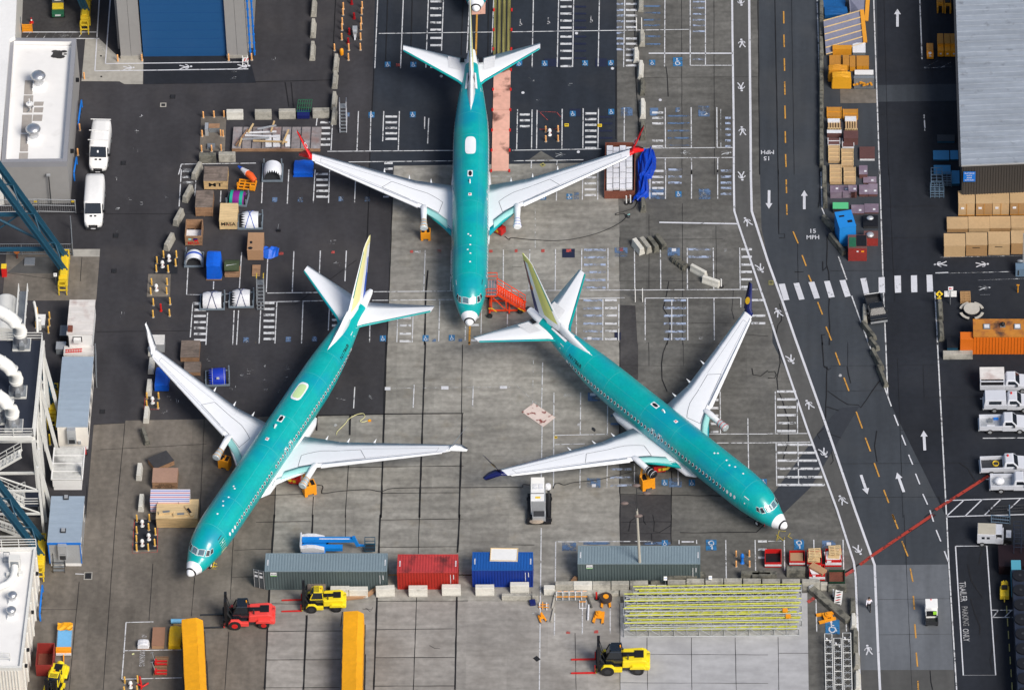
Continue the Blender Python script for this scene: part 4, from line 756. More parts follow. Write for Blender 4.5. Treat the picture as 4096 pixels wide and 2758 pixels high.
# hangar
a=K(0,1285,507); c=K(0,2035,502); d=(c-a); hw=d.length; hr=math.atan2(d.y,d.x)
t=T('hangar','grey hangar with a tall blue door between two clad pillars','hangar',(a.x,a.y,0),hr)
mb=MB(); mb.box(-2.75,hw+2.7,1.2,24,0,20,CLAD); mb.build('wall',t)
dm=MB(); dm.box(.0,hw,0,1.19,0,20,DOORB); dr=dm.build('door',t)
for i in range(1,14): pass
mb=MB(); [mb.box(0,hw,-.012,-.002,i*1.25,i*1.25+.03,mat('door_joint',(.009,.06,.21),.5)) for i in range(1,16)]; mb.build('door_joint',dr)
for x0,x1 in ((-2.35,-.15),(hw+.05,hw+2.2)):
    mb=MB(); mb.box(x0,x1,-.35,1.198,.45,20.01,CLAD); mb.build('pillar',t)
    for u in (.33,.66): pass
    pm=MB(); [pm.box(x0+(x1-x0)*u-.012,x0+(x1-x0)*u+.012,-.358,-.352,.45,20,PANEL if 0 else DARK) for u in (.5,)]; pm.build('pillar_joint',t)
    MB().box(x0-.05,x1+.05,-.42,1.197,0,.45,C_PAD).build('plinth',t)
for i,(x,lb) in enumerate(((2.5,'left'),(2.95,'right'))):
    pm=MB(); pm.tube([(hw+x,-.2,.3),(hw+x,-.2,18),(hw+x,.6,19)],.09,BLUEP); [pm.box(hw+x-.13,hw+x+.13,-.28,-.1,.8+i2*1.2,.95+i2*1.2,BLUEP) for i2 in range(8)]; pm.build('downpipe',t)
# right metal building
Z=6.2
q=[xy(K(3,1732,1478,Z)),xy(K(3,6000,1300,Z)),xy(K(3,6000,-1500,Z)),xy(K(3,1630,-1500,Z))]
t=T('metal_roof_building','long warehouse with a pale ribbed metal roof and dark ribbed end wall','warehouse')
MB().hexa([(q[0][0]+.12,q[0][1]+.12),(q[1][0],q[1][1]+.12),q[2],(q[3][0]+.12,q[3][1])],0,Z-.12,WALLB).build('wall',t)
MB().hexa(q,Z-.11,Z,ROOFM).build('roof',t)
mb=MB(); q0=Vector((*q[0],Z)); q1=Vector((*q[1],Z)); q3=Vector((*q[3],Z)); n=64
for i in range(n):
    u=i/n; a=q0.lerp(q3,u); a=a+Vector((.02,0,0)); c=a+(q1-q0)*.98; mb.beam(a+Vector((0,0,.03)),c+Vector((0,0,.03)),.07,.05,ROOFM)
mb.build('roof_rib',t)
mb=MB(); u=(q1-q0).normalized(); 
for i in range(60): p=q0+u*(.3+i*.28)+Vector((0,.09,0)); mb.box(p.x-.03,p.x+.03,p.y-.05,p.y+.02,0.1,Z-.13,WALLB)
mb.build('wall_rib',t)
mb=MB(); mb.beam(q0+Vector((-.12,0,-.12)),q3+Vector((-.12,0,-.12)),.22,.2,DARK); mb.build('gutter',t)
mb=MB(); mb.beam(q0+Vector((0,-.05,-.08)),q1+Vector((0,-.05,-.08)),.1,.16,LGREY); mb.build('eaves_trim',t)
p=K(3,1803,1520,4.9); s=T('wall_sign','blue wall sign with white lettering at the corner of the warehouse','sign',(p.x,q[0][1]-.08,0)); 
mb=MB(); mb.box(-.62,.62,-.03,.02,3.9,5.3,BLUEP); mb.build('panel',s); mb=MB()
for i,tx in enumerate(('FLAT BLDG','DOOR #1','AREA','WHAT A DAY')): text(mb,tx,WHITE,(0,-.045,5.1-.32*i),(1,0,0),(0,0,1),.17,1.0 if i in(0,3) else .55)
mb.build('lettering',s)
# office trailers and portable buildings on the left
def trailer(name,k,xl,xr,yt,yf,yb,label,roof,wall,yb2=None,vents=0,windows=0,rimc=None,skirt=WHITE):
    a,rot,w_,dep,h=front(k,xl,xr,yt,yf,yb,yb2); t=T(name,label,'portable building',(a.x,a.y,0),rot)
    MB().box(0,w_,0,dep,.5,h-.12,wall).build('wall',t); sk=MB().box(.06,w_-.06,.05,dep-.05,0,.498,skirt); sk.build('skirting',t)
    mb=MB().end([(0,h-.118),(dep,h-.118),(dep,h),(0,h)],-.1,w_+.1,roof); n=int(dep/1.2)
    for i in range(n): mb.box(-.1,w_+.1,i*1.2+.5,i*1.2+.53,h,h+.02,roof)
    mb.build('roof',t)
    if rimc: MB().box(-.11,w_+.11,-.05,-.001,h-.3,h-.02,rimc).box(-.06,.04,-.06,-.001,.5,h-.3,rimc).box(w_-.04,w_+.06,-.06,-.001,.5,h-.3,rimc).build('trim',t)
    for i in range(windows):
        y=1+i*(dep-2)/max(1,windows-1); MB().box(w_+.001,w_+.05,y-.5,y+.5,1.5,2.5,GLASS).box(w_+.001,w_+.04,y-.58,y+.58,1.42,2.58,WHITE).build('window',t)
    for i in range(vents):
        y=dep*(.3+.35*i)+1; g=MB().box(w_*.45,w_*.45+.5,y,y+.55,h,h+.12,DARK).build('roof_vent',t); MB().box(w_*.45+.07,w_*.45+.43,y+.08,y+.47,h+.121,h+.24,LGREY).build('cap',g)
    return t,w_,dep,h
def aircon(t,w_,x,h,):
    g=MB().box(x,x+.85,-.45,-.002,h-2.1,h-.1,LGREY).build('air_conditioner',t); MB().box(x+.12,x+.73,-.47,-.452,h-2.0,h-1.45,DARK).box(x+.15,x+.7,-.46,-.452,h-1.3,h-1.2,GREY).build('grille',g)
t,w_,dp,h=trailer('portable_building',8,530,795,120,750,955,'long office trailer with a grey-blue roof and a row of dark windows',ROOFG,CREAM,windows=5); aircon(t,w_,1.0,h)
MB().box(w_-1.0,w_-.7,-.16,-.002,.9,1.3,LGREY).build('meter_box',t)
t,w_,dp,h=trailer('portable_building',12,452,735,-170+0,247,462,'blue-trimmed office trailer with two roof vents, lowest of the row',ROOFG,LGREY,vents=0,windows=2,rimc=BLUEP); aircon(t,w_,.95,h)
for (k,x,y,l) in ((8,593,1390,'upper'),(12,567,145,'lower')):
    pp=K(k,x,y,h); v=T('roof_vent','%s square vent on the roof of the blue-trimmed office trailer'%l,'roof vent',(pp.x,pp.y,h+.02)); MB().box(-.27,.27,-.27,.27,0,.12,DARK).build('curb',v); MB().box(-.18,.18,-.18,.18,.12,.26,LGREY).build('cap',v)
mb=MB()
for x in (.35,1.5): mb.beam((x,-.9,0),(x,-.9,1.6),.05,.05,DARK).beam((x,-.02,0),(x,-.02,1.9),.05,.05,DARK).beam((x,-.9,.9),(x,-.02,1.0),.05,.05,DARK).beam((x,-.9,1.55),(x,-.02,1.9),.05,.05,DARK)
mb.beam((.35,-.9,1.55),(1.5,-.9,1.55),.05,.05,DARK)
for i in range(3): mb.box(.36,1.48,-.88+.28*i,-.62+.28*i,.25+.2*i,.29+.2*i,GREY)
a,rot,_,_,_=front(12,452,735,-170,247,462); tag(mb.build('entry_steps',loc=(a.x,a.y,0),rot=rot),'black metal entry steps at the end of the blue-trimmed trailer','steps')
DRF=mat('sooty_white_roof',(.52,.52,.50),.7,var=.2,scale=1.2,stain=[((.07,.07,.07),.6,.50,.70,.75)]); RRF=mat('rust_stained_white_roof',(.66,.63,.60),.7,var=.08,scale=1,streak=(.1,(.3,2,1)),stain=[((.28,.13,.10),.5,.55,.72,.6)])
t,w_,dp,h=trailer('portable_building',8,478,738,940,1225,1320,'short white cabin with a sooty ribbed roof between the two office trailers',DRF,WHITE,windows=1)
h0=h
for i in range(4): MB().box(-.1,w_+.1,i*dp/4,i*dp/4+.06,h+.001,h+.06,WHITE).build('roof_rib',t)
MB().box(-.14,-.02,0,dp,h-.1,h+.1,WHITE).box(w_+.02,w_+.14,0,dp,h-.1,h+.1,WHITE).build('roof_edge',t)
t,w_,dp,h=trailer('portable_building',4,620,835,1160,1470,1640,'white cabin with a rust-streaked roof, topmost of the row',RRF,WHITE); MB().box(.6,1.35,-.4,-.002,h-.9,h-.45,WHITE).box(.5,1.45,-.02,-.001,h-1.1,h-.35,BLACK).build('air_conditioner',t)
MB().box(0,.1,-.1,-.0,0,h-.2,DARK).box(.02,.5,.3,.95,h,h+.35,RUST).build('roof_box',t)
def boxthing(name,label,cat,k,xl,xr,yt,yf,yb,m,yb2=None,top=None,group=None,bev=0,lid=.03,h0=0.,rotadd=0):
    a,rot,w_,dep,h=front(k,xl,xr,yt,yf,yb,yb2); t=T(name,label,cat,(a.x,a.y,h0),rot+rotadd,group)
    MB().box(0,w_,0,dep,0.0,h-lid,m).build('body',t,bev)
    MB().box(-.02,w_+.02,-.02,dep+.02,h-lid+.001,h,top or m).build('lid',t)
    return t,w_,dep,h
# shed with red ladder between the cabins
t,w_,dp,h=boxthing('storage_box','dirty cream box roof between the topmost cabin and the long trailer','storage box',8,575,838,30,110,170,DWHITE,top=RRF)
pz=K(8,650,80,h); lad=MB()
for s in (0,.35): lad.beam((0,s,0),(1.7,s+.15,0),.06,.08,REDP)
for i in range(7): lad.beam((.1+i*.25,0,0),(.1+i*.25,.37,0),.04,.04,REDP)
tag(lad.build('ladder',loc=(K(8,585,90,h).x,K(8,585,90,h).y,h+.06)),'red ladder lying on the dirty cream box','ladder')
boxthing('storage_box','stack of grey-blue sheets beside the topmost cabin','sheet stack',8,505,590,-10,55,105,GREY,top=LGREY)
boxthing('storage_box','grey box behind the left side of the topmost cabin','storage box',4,540,615,1390,1480,1540,DARK,top=GREY)
# left industrial plant: deck, ducts, stairs
Z=10.5
dk=T('plant_deck','raised dark steel deck on white columns at the left edge','platform')
q=[xy(K(8,-400,842,Z)),xy(K(8,298,838,Z)),xy(K(8,385,-20,Z)),xy(K(8,-400,-20,Z))]
MB().hexa(q,Z-.35,Z-.3,SWHITE).hexa(q,Z-.298,Z,DECK).build('deck',dk)
MB().beam((*q[1],Z-.2),(*q[2],Z-.2),.35,.45,SWHITE).beam((*q[0],Z-.2),(*q[1],Z-.2),.3,.45,SWHITE).build('edge_beam',dk)
def rail(par,pts,h=1.1,m=SWHITE,sp=1.6,name='railing',r=.045,bars_=3):
    mb=MB()
    for a,c in zip(pts,pts[1:]):
        a=Vector(a);c=Vector(c); n=max(1,int((c-a).length/sp))
        for i in range(n+1): p=a.lerp(c,i/n); mb.beam(p,p+Vector((0,0,h)),.07,.07,m)
        for j in range(1,bars_+1): mb.beam(a+Vector((0,0,h*j/bars_)),c+Vector((0,0,h*j/bars_)),.06,.06,m)
    return mb.build(name,par) if par is not None or name=='x' else mb
rail(dk,[(*q[0],Z),(*q[1],Z),(*q[2],Z),(*q[3],Z)])
for i,u in enumerate((0.,.33,.62,.95)):
    p=Vector((*q[1],0)).lerp(Vector((*q[2],0)),u); mb=MB(); mb.beam((p.x,p.y,0),(p.x,p.y,Z-.36),.38,.38,SWHITE); mb.beam((p.x+1.2,p.y-.4,0),(p.x,p.y,Z-1.5),.3,.3,SWHITE); mb.beam((p.x,p.y,Z*.5),(p.x-6,p.y,Z*.5),.22,.22,SWHITE); mb.build('column',dk)
for i in range(3):
    a=Vector((*q[1],0)).lerp(Vector((*q[2],0)),i*.32); c=Vector((*q[1],0)).lerp(Vector((*q[2],0)),i*.32+.32); MB().beam((a.x,a.y,1),(c.x,c.y,Z-1),.16,.16,SWHITE).build('brace',dk)
# stair tower
st=T('stair_tower','white zigzag steel stairs with dark landings in front of the plant deck','stairs')
zb=Z
fl=[((8,60,1000),(8,280,960))]
def pt(x,y,z): return K(8,x,y,z)
lv=[10.5,7.6,4.8,2.2,0]
base=K(8,250,930,Z); X0,Y0=base.x,base.y
for i in range(4):
    z0,z1=lv[i],lv[i+1]; yy=Y0-.9-(i%2)*1.25; mb=MB(); xa,xb=(X0-.6,X0-4.4) if i%2==0 else (X0-4.4,X0-.6)
    for s in (-.5,.5): mb.beam((xa,yy+s,z0),(xb,yy+s,z1),.08,.28,SWHITE)
    for j in range(10): u=(j+.5)/10; mb.box(xa+(xb-xa)*u-.16,xa+(xb-xa)*u+.16,yy-.46,yy+.46,z0+(z1-z0)*u,z0+(z1-z0)*u+.04,SWHITE)
    mb.build('stair_flight',st); mb=MB()
    for s in (-.5,.5):
        for j in range(6): u=j/5; mb.beam((xa+(xb-xa)*u,yy+s,z0+(z1-z0)*u),(xa+(xb-xa)*u,yy+s,z0+(z1-z0)*u+1.1),.06,.06,SWHITE)
        for hh in (.55,1.1): mb.beam((xa,yy+s,z0+hh),(xb,yy+s,z1+hh),.06,.06,SWHITE)
    mb.build('stair_railing',st)
    if i<3:
        xx=xb; sx=1 if i%2 else -1; mb=MB(); mb.box(min(xx,xx+sx*1.5),max(xx,xx+sx*1.5),Y0-2.7,Y0-.3,z1-.08,z1,DECK); mb.build('landing',st)
        rail(st,[(xx,Y0-2.7,z1),(xx+sx*1.5,Y0-2.7,z1),(xx+sx*1.5,Y0-.3,z1)],name='landing_railing')
for x in (X0-.5+1.6,X0-4.5,X0-6.0):
    for y in (Y0-.3,Y0-2.8): MB().beam((x,y,0),(x,y,Z),.24,.24,SWHITE).build('post',st)
for i in range(3): 
    MB().beam((X0+1.1,Y0-2.8,i*3.3+.5),(X0-4.5,Y0-2.8,i*3.3+3.4),.12,.12,SWHITE).build('brace',st); MB().beam((X0+1.1,Y0-2.8,i*3.3+.5),(X0-6,Y0-2.8,i*3.3+.5),.16,.2,SWHITE).build('beam',st)
# ducts with fan boxes on the deck
def ductset(k,x,y,label):
    p=K(k,x,y,Z); t=T('duct','%s'%label,'duct',(p.x,p.y,Z),0,'white exhaust ducts on the plant deck')
    pts=[(-9,1.2,4.6),(-3.6,1.0,4.6)]; pts+=[(-3.6+2.6*math.sin(a)+.9*math.sin(a),1.0-1.0*math.sin(a)*.9,1.9+2.7*math.cos(a)) for a in [PI/2*j/7 for j in range(1,8)]]+[(-.1,.1,1.55)]
    MB().tube(pts,.68,DUCT,20).build('pipe',t); f=MB()
    for u in (2,4,6,8): 
        a=Vector(pts[u]);c=(Vector(pts[u+1 if u<8 else u])-Vector(pts[u-1])).normalized()*.05; f.cyl(a-c,a+c,.73,DUCT,n=20)
    f.build('flange',t)
    MB().cyl((-.1,.1,.35),(-.1,.1,1.56),.72,ALU,.62,n=20).build('fan_casing',t); MB().box(-.95,.85,-.75,-.6,0,.25,SWHITE).box(-.95,.85,.75,.9,0,.25,SWHITE).box(-.95,-.8,-.6,.75,0,.25,SWHITE).box(.7,.85,-.6,.75,0,.25,SWHITE).box(-.9,.8,-.7,.8,.25,.35,GREY).build('base_frame',t)
    MB().box(-.2,.3,-1.0,-.55,.4,1.0,GREY).build('motor',t)
ductset(8,130,755,'white bent duct dropping onto the dark deck, lowest of the row'); ductset(8,165,455,'white bent duct dropping onto the dark deck, second from the bottom'); ductset(8,200,30,'white bent duct at the top of the dark deck beside the tank'); ductset(8,-10,690,'white bent duct mostly cut off by the left edge')
# tank with catwalk
p=K(4,150,1300,4.6); t=T('storage_tank','white horizontal tank with a grey catwalk above the duct row','tank',(p.x,p.y,0))
MB().cyl((-1.2,-2.6,4.2),(-1.2,2.2,4.2),1.25,SWHITE,n=24).ball((-1.2,2.2,4.2),(1.25,.5,1.25),SWHITE,20,8).build('vessel',t)
MB().box(.25,1.05,-3.4,2.4,5.6,5.66,GREY).build('catwalk',t); rail(t,[(.2,-3.4,5.65),(.2,2.4,5.65)],name='railing'); rail(t,[(1.1,-3.4,5.65),(1.1,2.4,5.65)],name='railing')
[MB().beam((x,y,0),(x,y,5.6),.15,.15,SWHITE).build('leg',t) for x,y in ((.2,-3),(1.1,-3),(.2,2))]; MB().tube([(1.7,1.5,5.0),(1.9,.6,5.0),(2.1,-.6,4.4),(2.1,-1.2,3.4)],.14,SWHITE).build('pipe',t)
boxthing('control_cabinet','pale square cabinet beside the tank catwalk','cabinet',4,318,402,1292,1385,1412,LGREY,top=WHITE)
p=K(4,355,1425,0); t=T('valve_head','white round valve head below the pale cabinet','valve',(p.x,p.y,0)); MB().cyl((0,0,0),(0,0,1.2),.2,SWHITE).build('stem',t); MB().lathe([(.1,1.2),(.3,1.25),(.3,1.4),(.05,1.5)],SWHITE).build('cap',t)
# lower left building
Z=5.2
q=[xy(K(12,-600,1370,Z)),xy(K(12,195,1368,Z)),xy(K(12,325,285,Z)),xy(K(12,-600,300,Z))]
t=T('white_building','dirty white flat-roofed building with roof railings at the lower left','building'); MB().hexa(q,0,Z-.4,CREAM).build('wall',t); MB().hexa(inset(q,.3),Z-.398,Z-.3,ROOFW).build('roof',t)
qi=inset(q,.25); mb=MB()
for i in range(4): j=(i+1)%4; mb.hexa([q[i],q[j],qi[j],qi[i]],Z-.399,Z,SWHITE)
mb.build('parapet',t); rail(t,[(*q[3],Z),(*q[2],Z)],name='railing'); rail(t,[(*inset(q,1.2)[0],Z-.3),(*inset(q,1.2)[1],Z-.3)],name='railing')
mb=MB(); a=Vector((*q[0],0)); c=Vector((*q[1],0)); u=(c-a).normalized(); L_n=int((c-a).length/.3)
for i in range(L_n): p=a+u*(i*.3+.1); mb.box(p.x-.05,p.x+.05,p.y-.06,p.y-.001,.05,Z-.42,SWHITE)
mb.build('wall_rib',t)
a=Vector((*q[1],0)); c=Vector((*q[2],0))
for i in range(8): p=a.lerp(c,.06+i*.125); MB().box(p.x+.001,p.x+.14,p.y-.12,p.y+.12,0,Z-.5,SWHITE).build('buttress',t)
for i,uu in enumerate((.06,.19,.5,.82)): p=a.lerp(c,uu); w1=T('wall_lamp','black lamp on the lower left building, number %s up the wall'%('one two three four'.split()[i]),'lamp',(p.x,p.y,Z-.9)); MB().box(.15,.42,-.15,.15,0,.25,BLACK).build('housing',w1)
roof_fan(12,115,770,Z-.3,.62,'small silver roof fan on the lower left building, upper one'); roof_fan(12,105,905,Z-.3,.62,'small silver roof fan on the lower left building, lower one')
p=K(12,125,520,Z-.3); t=T('duct','white bent roof duct rising to a square louvred hood','duct',(p.x,p.y,Z-.3)); MB().tube([(-2.2,-2.6,.5),(-1.2,-2.3,.5),(-.5,-1.9,.5),(-.05,-1.2,.5),(.1,-.4,.55),(.1,.3,.7)],.34,DUCT,14).build('pipe',t); MB().hexa([(-.45,.3),(.65,.3),(.65,1.1),(-.45,1.1)],0,1.5,SWHITE).box(-.3,.5,.29,.3,.5,1.3,GREY).build('hood',t); MB().box(-.7,-.4,-.6,-.2,0,.4,SWHITE).box(.5,.9,-.5,-.1,0,.4,SWHITE).build('bracket',t)
p=K(12,60,410,Z-.3); tag(MB().beam((-.3,-.3,0),(-.3,.3,.9),.06,.06,GREY).beam((.3,-.3,0),(.3,.3,.9),.06,.06,GREY).beam((-.3,.3,.9),(.3,.3,.9),.06,.06,GREY).box(-.25,.25,-.2,.2,0,.4,LGREY).build('roof_unit',loc=p),'small grey framed unit by the railing on the lower left roof','roof unit')
# blue pipe guards along walls
def guard(k,x0,y0,x1,y1,label,m=BLUEP):
    a=K(k,x0,y0);c=K(k,x1,y1); mb=MB(); mb.tube([(a.x,a.y,0),(a.x,a.y,1.0),(a.x,a.y-.15,1.1),(c.x,c.y+.15,1.1),(c.x,c.y,1.0),(c.x,c.y,0)],.09,m); 
    for i in range(1,4): p=a.lerp(c,i/4); mb.cyl((p.x,p.y,0),(p.x,p.y,1.1),.05,DARK)
    tag(mb.build('pipe_guard'),label,'pipe guard','blue pipe guards along the walls')
guard(0,735,960,708,1160,'long blue pipe guard beside the upper end of the grey building'); guard(0,690,1470,668,1620,'blue pipe guard at the lower right corner of the grey building'); guard(12,385,690,362,950,'blue pipe guard along the lower left building'); guard(0,170,250,165,420,'blue pipe guard at the mouth of the upper-left alcove')
# blue gantry crane legs with yellow feet
def craneleg(k,x,y,label,top=16.,lean=6.6,cages=True):
    p=K(k,x,y); t=T('crane_leg',label,'crane leg',(p.x,p.y,0),0,'blue gantry crane legs on the left')
    for s,n_ in ((-.45,0),(.45,1)):
        a=Vector((.1,s*2.2+.6,1.4)); c=Vector((-lean,s*2.2+.6+(.25 if s>0 else 0),top)); 
        m_=MB(); m_.beam(a,c,.12,.46,STEELBLUE,(0,1,0)); d=(c-a).normalized(); o=d.cross(Vector((0,1,0))).normalized()
        m_.beam(a+o*.24,c+o*.24,.36,.07,STEELBLUE,(0,1,0)).beam(a-o*.24,c-o*.24,.36,.07,STEELBLUE,(0,1,0)); m_.build('leg_beam',t)
    for i in range(7):
        u=i/7; b0=Vector((.1-lean*u,-.4,1.4+(top-1.4)*u)); b1=Vector((.1-lean*(u+.14),1.6,1.4+(top-1.4)*(u+.14)))
        if i%2: b0.y,b1.y=b1.y,b0.y
        MB().cyl(b0,b1,.08,STEELBLUE,n=8).build('brace',t)
    MB().box(-.45,.45,-1.6,1.9,.35,1.5,YEL).box(-.3,.3,-1.3,1.6,1.5,1.75,YEL).build('bogie',t,.05)
    MB().cyl((-.12,-1.1,.35),(.12,-1.1,.35),.35,DARK,n=16).cyl((-.12,1.4,.35),(.12,1.4,.35),.35,DARK,n=16).build('rail_wheel',t)
    if cages:
        for s,y0 in ((1,2.0),(-1,-2.6)):
            mb=MB()
            for x in (-.4,.4):
                mb.beam((x,y0,.1),(x,y0,1.5),.1,.1,YEL).beam((x,y0+.6,.1),(x,y0+.6,1.5),.1,.1,YEL).beam((x,y0,1.5),(x,y0+.6,1.5),.1,.1,YEL)
            for z in (.8,1.45): mb.beam((-.4,y0,z),(.4,y0,z),.1,.1,YEL).beam((-.4,y0+.6,z),(.4,y0+.6,z),.1,.1,YEL)
            mb.build('bumper_cage',t)
    return t
t=craneleg(4,578,965,'blue crane leg with a yellow foot on the pale pad below the vans')
for z,x1 in ((8.6,-12),(3.6,-12)): MB().beam((-3.9+ (0 if z>5 else 2.0),.6,z),(x1,.6,z),.3,.36,STEELBLUE).build('cross_beam',t)
MB().cyl((-1.6,.6,4.4),(-8.5,.6,9.6),.14,STEELBLUE).cyl((-3.9,.8,8.6),(-9.5,.8,3.6),.09,STEELBLUE).build('diagonal_tube',t)
craneleg(12,370,430,'blue crane leg with a yellow foot between the lower left roof and the last trailer')
craneleg(0,772,165,'blue crane leg with a yellow foot at the back of the upper-left alcove',lean=3.5)
craneleg(12,60,1980,'blue crane leg of which the beams cross the bottom left corner',cages=False)
craneleg(8,478,620,'yellow crane foot half hidden in shade behind the long office trailer',top=3.4,lean=.8)
# fences
def fence(pts,label,h=1.9,m=GREY,name='fence'):
    t=T(name,label,'fence'); mb=MB(); P=[K(*a) for a in pts]
    for a,c in zip(P,P[1:]):
        n=max(1,int((c-a).length/2.2))
        for i in range(n+1): p=a.lerp(c,i/n); MB().cyl((p.x,p.y,0),(p.x,p.y,h),.06,m,n=8).build('post',t)
        for z in (.15,h*.55,h-.02): mb.cyl((a.x,a.y,z),(c.x,c.y,z),.04,m,n=6)
        n=int((c-a).length/.22)
        for i in range(n): p=a.lerp(c,i/n); mb.cyl((p.x,p.y,.15),(p.x,p.y,h-.02),.010,m,n=4,cap=False)
    mb.build('mesh_panel',t)
fence([(4,-40,385),(4,350,378),(4,680,385)],'grey wire fence along the foot of the grey building',1.9,LGREY); fence([(4,640,530),(4,655,770)],'short grey wire fence standing end-on beside the yellow crane foot'); fence([(4,-30,760),(4,650,760)],'low grey rail fence behind the crane foot',1.6); fence([(8,862,120),(8,868,400)],'thin grey fence beside the long office trailer',1.8)
p=K(4,460,320,0); t=T('lamp_post','thin black lamp post in front of the grey building','lamp post',(p.x,p.y,0)); MB().cyl((0,0,0),(0,0,4.4),.06,DARK).build('pole',t); MB().box(-.2,.2,-.2,.1,4.4,4.55,LGREY).build('lamp_head',t)
for k,x,lb in ((4,318,'left'),(4,652,'right')):
    p=K(k,x,290,1.6); tag(MB().box(-.15,.15,-.04,.04,-.08,.08,YEL).box(-.12,.12,-.05,-.041,-.03,.03,BLACK).build('warning_plate',loc=(p.x,p.y,1.7)),'%s of the two small yellow plates on the wire fence'%lb,'plate')
# tall lamp pole by the right grey container
p=K(14,1153,590); top=K(14,1128,-140,0); 
t=T('flood_light_pole','tall pale pole with four floodlights rising in front of the right grey container','light pole',(p.x,p.y,0))
PC=mat('pole_concrete',(.42,.40,.35),.8,var=.08,scale=1); hp=10.3
MB().cyl((0,0,0),(-.25,.0,hp),.17,PC,.10,n=12).build('pole',t); MB().beam((-.25,-.1,hp-.1),(-.25,.1,hp+3.2),.09,.09,DARK).build('mast',t)
for i,(dx,dz) in enumerate(((.15,-.9),(-1.2,.9),(1.0,2.3),(.0,3.4))): MB().ball((-.25+dx,-.05,hp+dz),(.42,.22,.16),mat('lamp_housing',(.16,.12,.11),.5),12,6).cyl((-.25,0,hp+dz),(-.25+dx*.7,0,hp+dz),.04,DARK,n=6).build('flood_light',t)
# ================= VEHICLES =================
VG='vans and lorries'
def wheelset(t,pts,r,wd,hub=WHITE,ax='y'):
    for x,y in pts:
        g=MB().cyl((x,y-wd/2,r),(x,y+wd/2,r),r,RUBBER,n=18).build('wheel',t)
        MB().cyl((x,y-wd/2-.012,r),(x,y+wd/2+.012,r),r*.55,hub,n=14).build('rim',g)
# --- van, local: +x forward ---
def rsec(x,hw,z0,z1,k=.82,kz=.25):   # rounded body ring at x
    return [(x,-hw,z0),(x,hw,z0),(x,hw,z0+(z1-z0)*.55),(x,hw*.97,z1-kz),(x,hw*k,z1-.04),(x,hw*.4,z1),(x,-hw*.4,z1),(x,-hw*k,z1-.04),(x,-hw*.97,z1-kz),(x,-hw,z0+(z1-z0)*.55)]
def van(label,loc,rot,L=5.9,rack=False):
    t=T('van',label,'van',(loc.x,loc.y,0),rot,'white vans parked by the grey building')
    hw=1.0
    MB().loft([rsec(-L/2,hw*.9,.45,2.3),rsec(-L/2+.12,hw*.98,.4,2.55),rsec(-L/2+.6,hw,.4,2.62),rsec(L/2-2.3,hw,.4,2.62),rsec(L/2-1.9,hw,.4,2.5)],WHITE).build('cargo_body',t)
    MB().loft([rsec(L/2-1.9,hw,.4,2.5),rsec(L/2-1.75,hw*.99,.4,2.35,.84),rsec(L/2-.95,hw*.97,.4,1.42,.9,.1),rsec(L/2-.35,hw*.93,.4,1.22,.88,.1),rsec(L/2-.08,hw*.8,.45,1.0,.85,.1),rsec(L/2,hw*.6,.5,.85,.8,.1)],WHITE).build('cab',t)
    MB().add([(L/2-1.72,-.80,2.33),(L/2-1.72,.80,2.33),(L/2-.98,.86,1.50),(L/2-.98,-.86,1.50)],[[3,2,1,0]],GLASS).build('windscreen',t)
    for s in (1,-1):
        MB().add([(L/2-2.2,hw*s*1.006,1.55),(L/2-1.05,hw*s*.99,1.5),(L/2-1.65,hw*s*.95,2.2),(L/2-2.2,hw*s*.97,2.2)],[[0,1,2,3] if s==-1 else [3,2,1,0]],GLASS).build('side_window',t)
        MB().box(L/2-1.3,L/2-1.15,s*hw if s>0 else -hw-.28,hw+.28 if s>0 else -hw,1.45,1.75,BLACK).build('wing_mirror',t)
        MB().add([(L/2-.5,s*.88,1.12),(L/2-.08,s*.82,.95),(L/2-.08,s*.55,.97),(L/2-.4,s*.6,1.17)],[[0,1,2,3] if s==1 else [3,2,1,0]],LGREY).build('headlight',t)
    MB().box(L/2-.02,L/2+.04,-.45,.45,.5,.82,BLACK).box(L/2+.041,L/2+.05,-.3,.3,.64,.70,ALU).build('grille',t); MB().box(L/2-.1,L/2+.1,-.78,.78,.3,.48,DARK).build('bumper',t)
    MB().box(L/2+.101,L/2+.11,-.24,.24,.34,.46,PLAST).build('number_plate',t)
    MB().box(L/2-.88,L/2-.7,-.35,-.1,1.30,1.40,BLACK).box(L/2-.88,L/2-.7,.1,.35,1.30,1.40,BLACK).build('bonnet_vent',t)
    wheelset(t,[(L/2-1.0,-.88),(L/2-1.0,.88),(-L/2+1.1,-.88),(-L/2+1.1,.88)],.36,.26,GREY)
    if rack:
        for x in (-L/2+.3,-.9,.55): MB().beam((x,-hw-.12,2.72),(x,hw+.02,2.72),.07,.06,WHITE).beam((x,-.8,2.55),(x,-.8,2.72),.05,.05,WHITE).beam((x,.8,2.55),(x,.8,2.72),.05,.05,WHITE).build('roof_rack',t)
        MB().flat([(L/2-1.45,.05,2.055),(L/2-1.28,.05,1.87),(L/2-1.28,-.12,1.87),(L/2-1.45,-.12,2.055)],PLAST).build('paper',t)
    return t
def mid(k,x0,y0,x1,y1,z=0): return (K(k,x0,y0,z)+K(k,x1,y1,z))/2
f1=K(0,880,1490,.4); b1=K(0,905,1100,2.4); dv=(f1-b1); rv=math.atan2(dv.y,dv.x); van('upper white van with roof rack bars and a paper behind the windscreen',(K(0,880,1490,.3)+K(0,910,1128,2.3))/2,rv,L=5.75,rack=True)
f1=K(4,835,505,.4); b1=K(4,848,55,2.4); dv=(f1-b1); van('lower white van with a plain roof, nearer the wire fence',(K(4,838,500,.3)+K(4,850,65,2.3))/2,math.atan2(dv.y,dv.x),L=6.0)
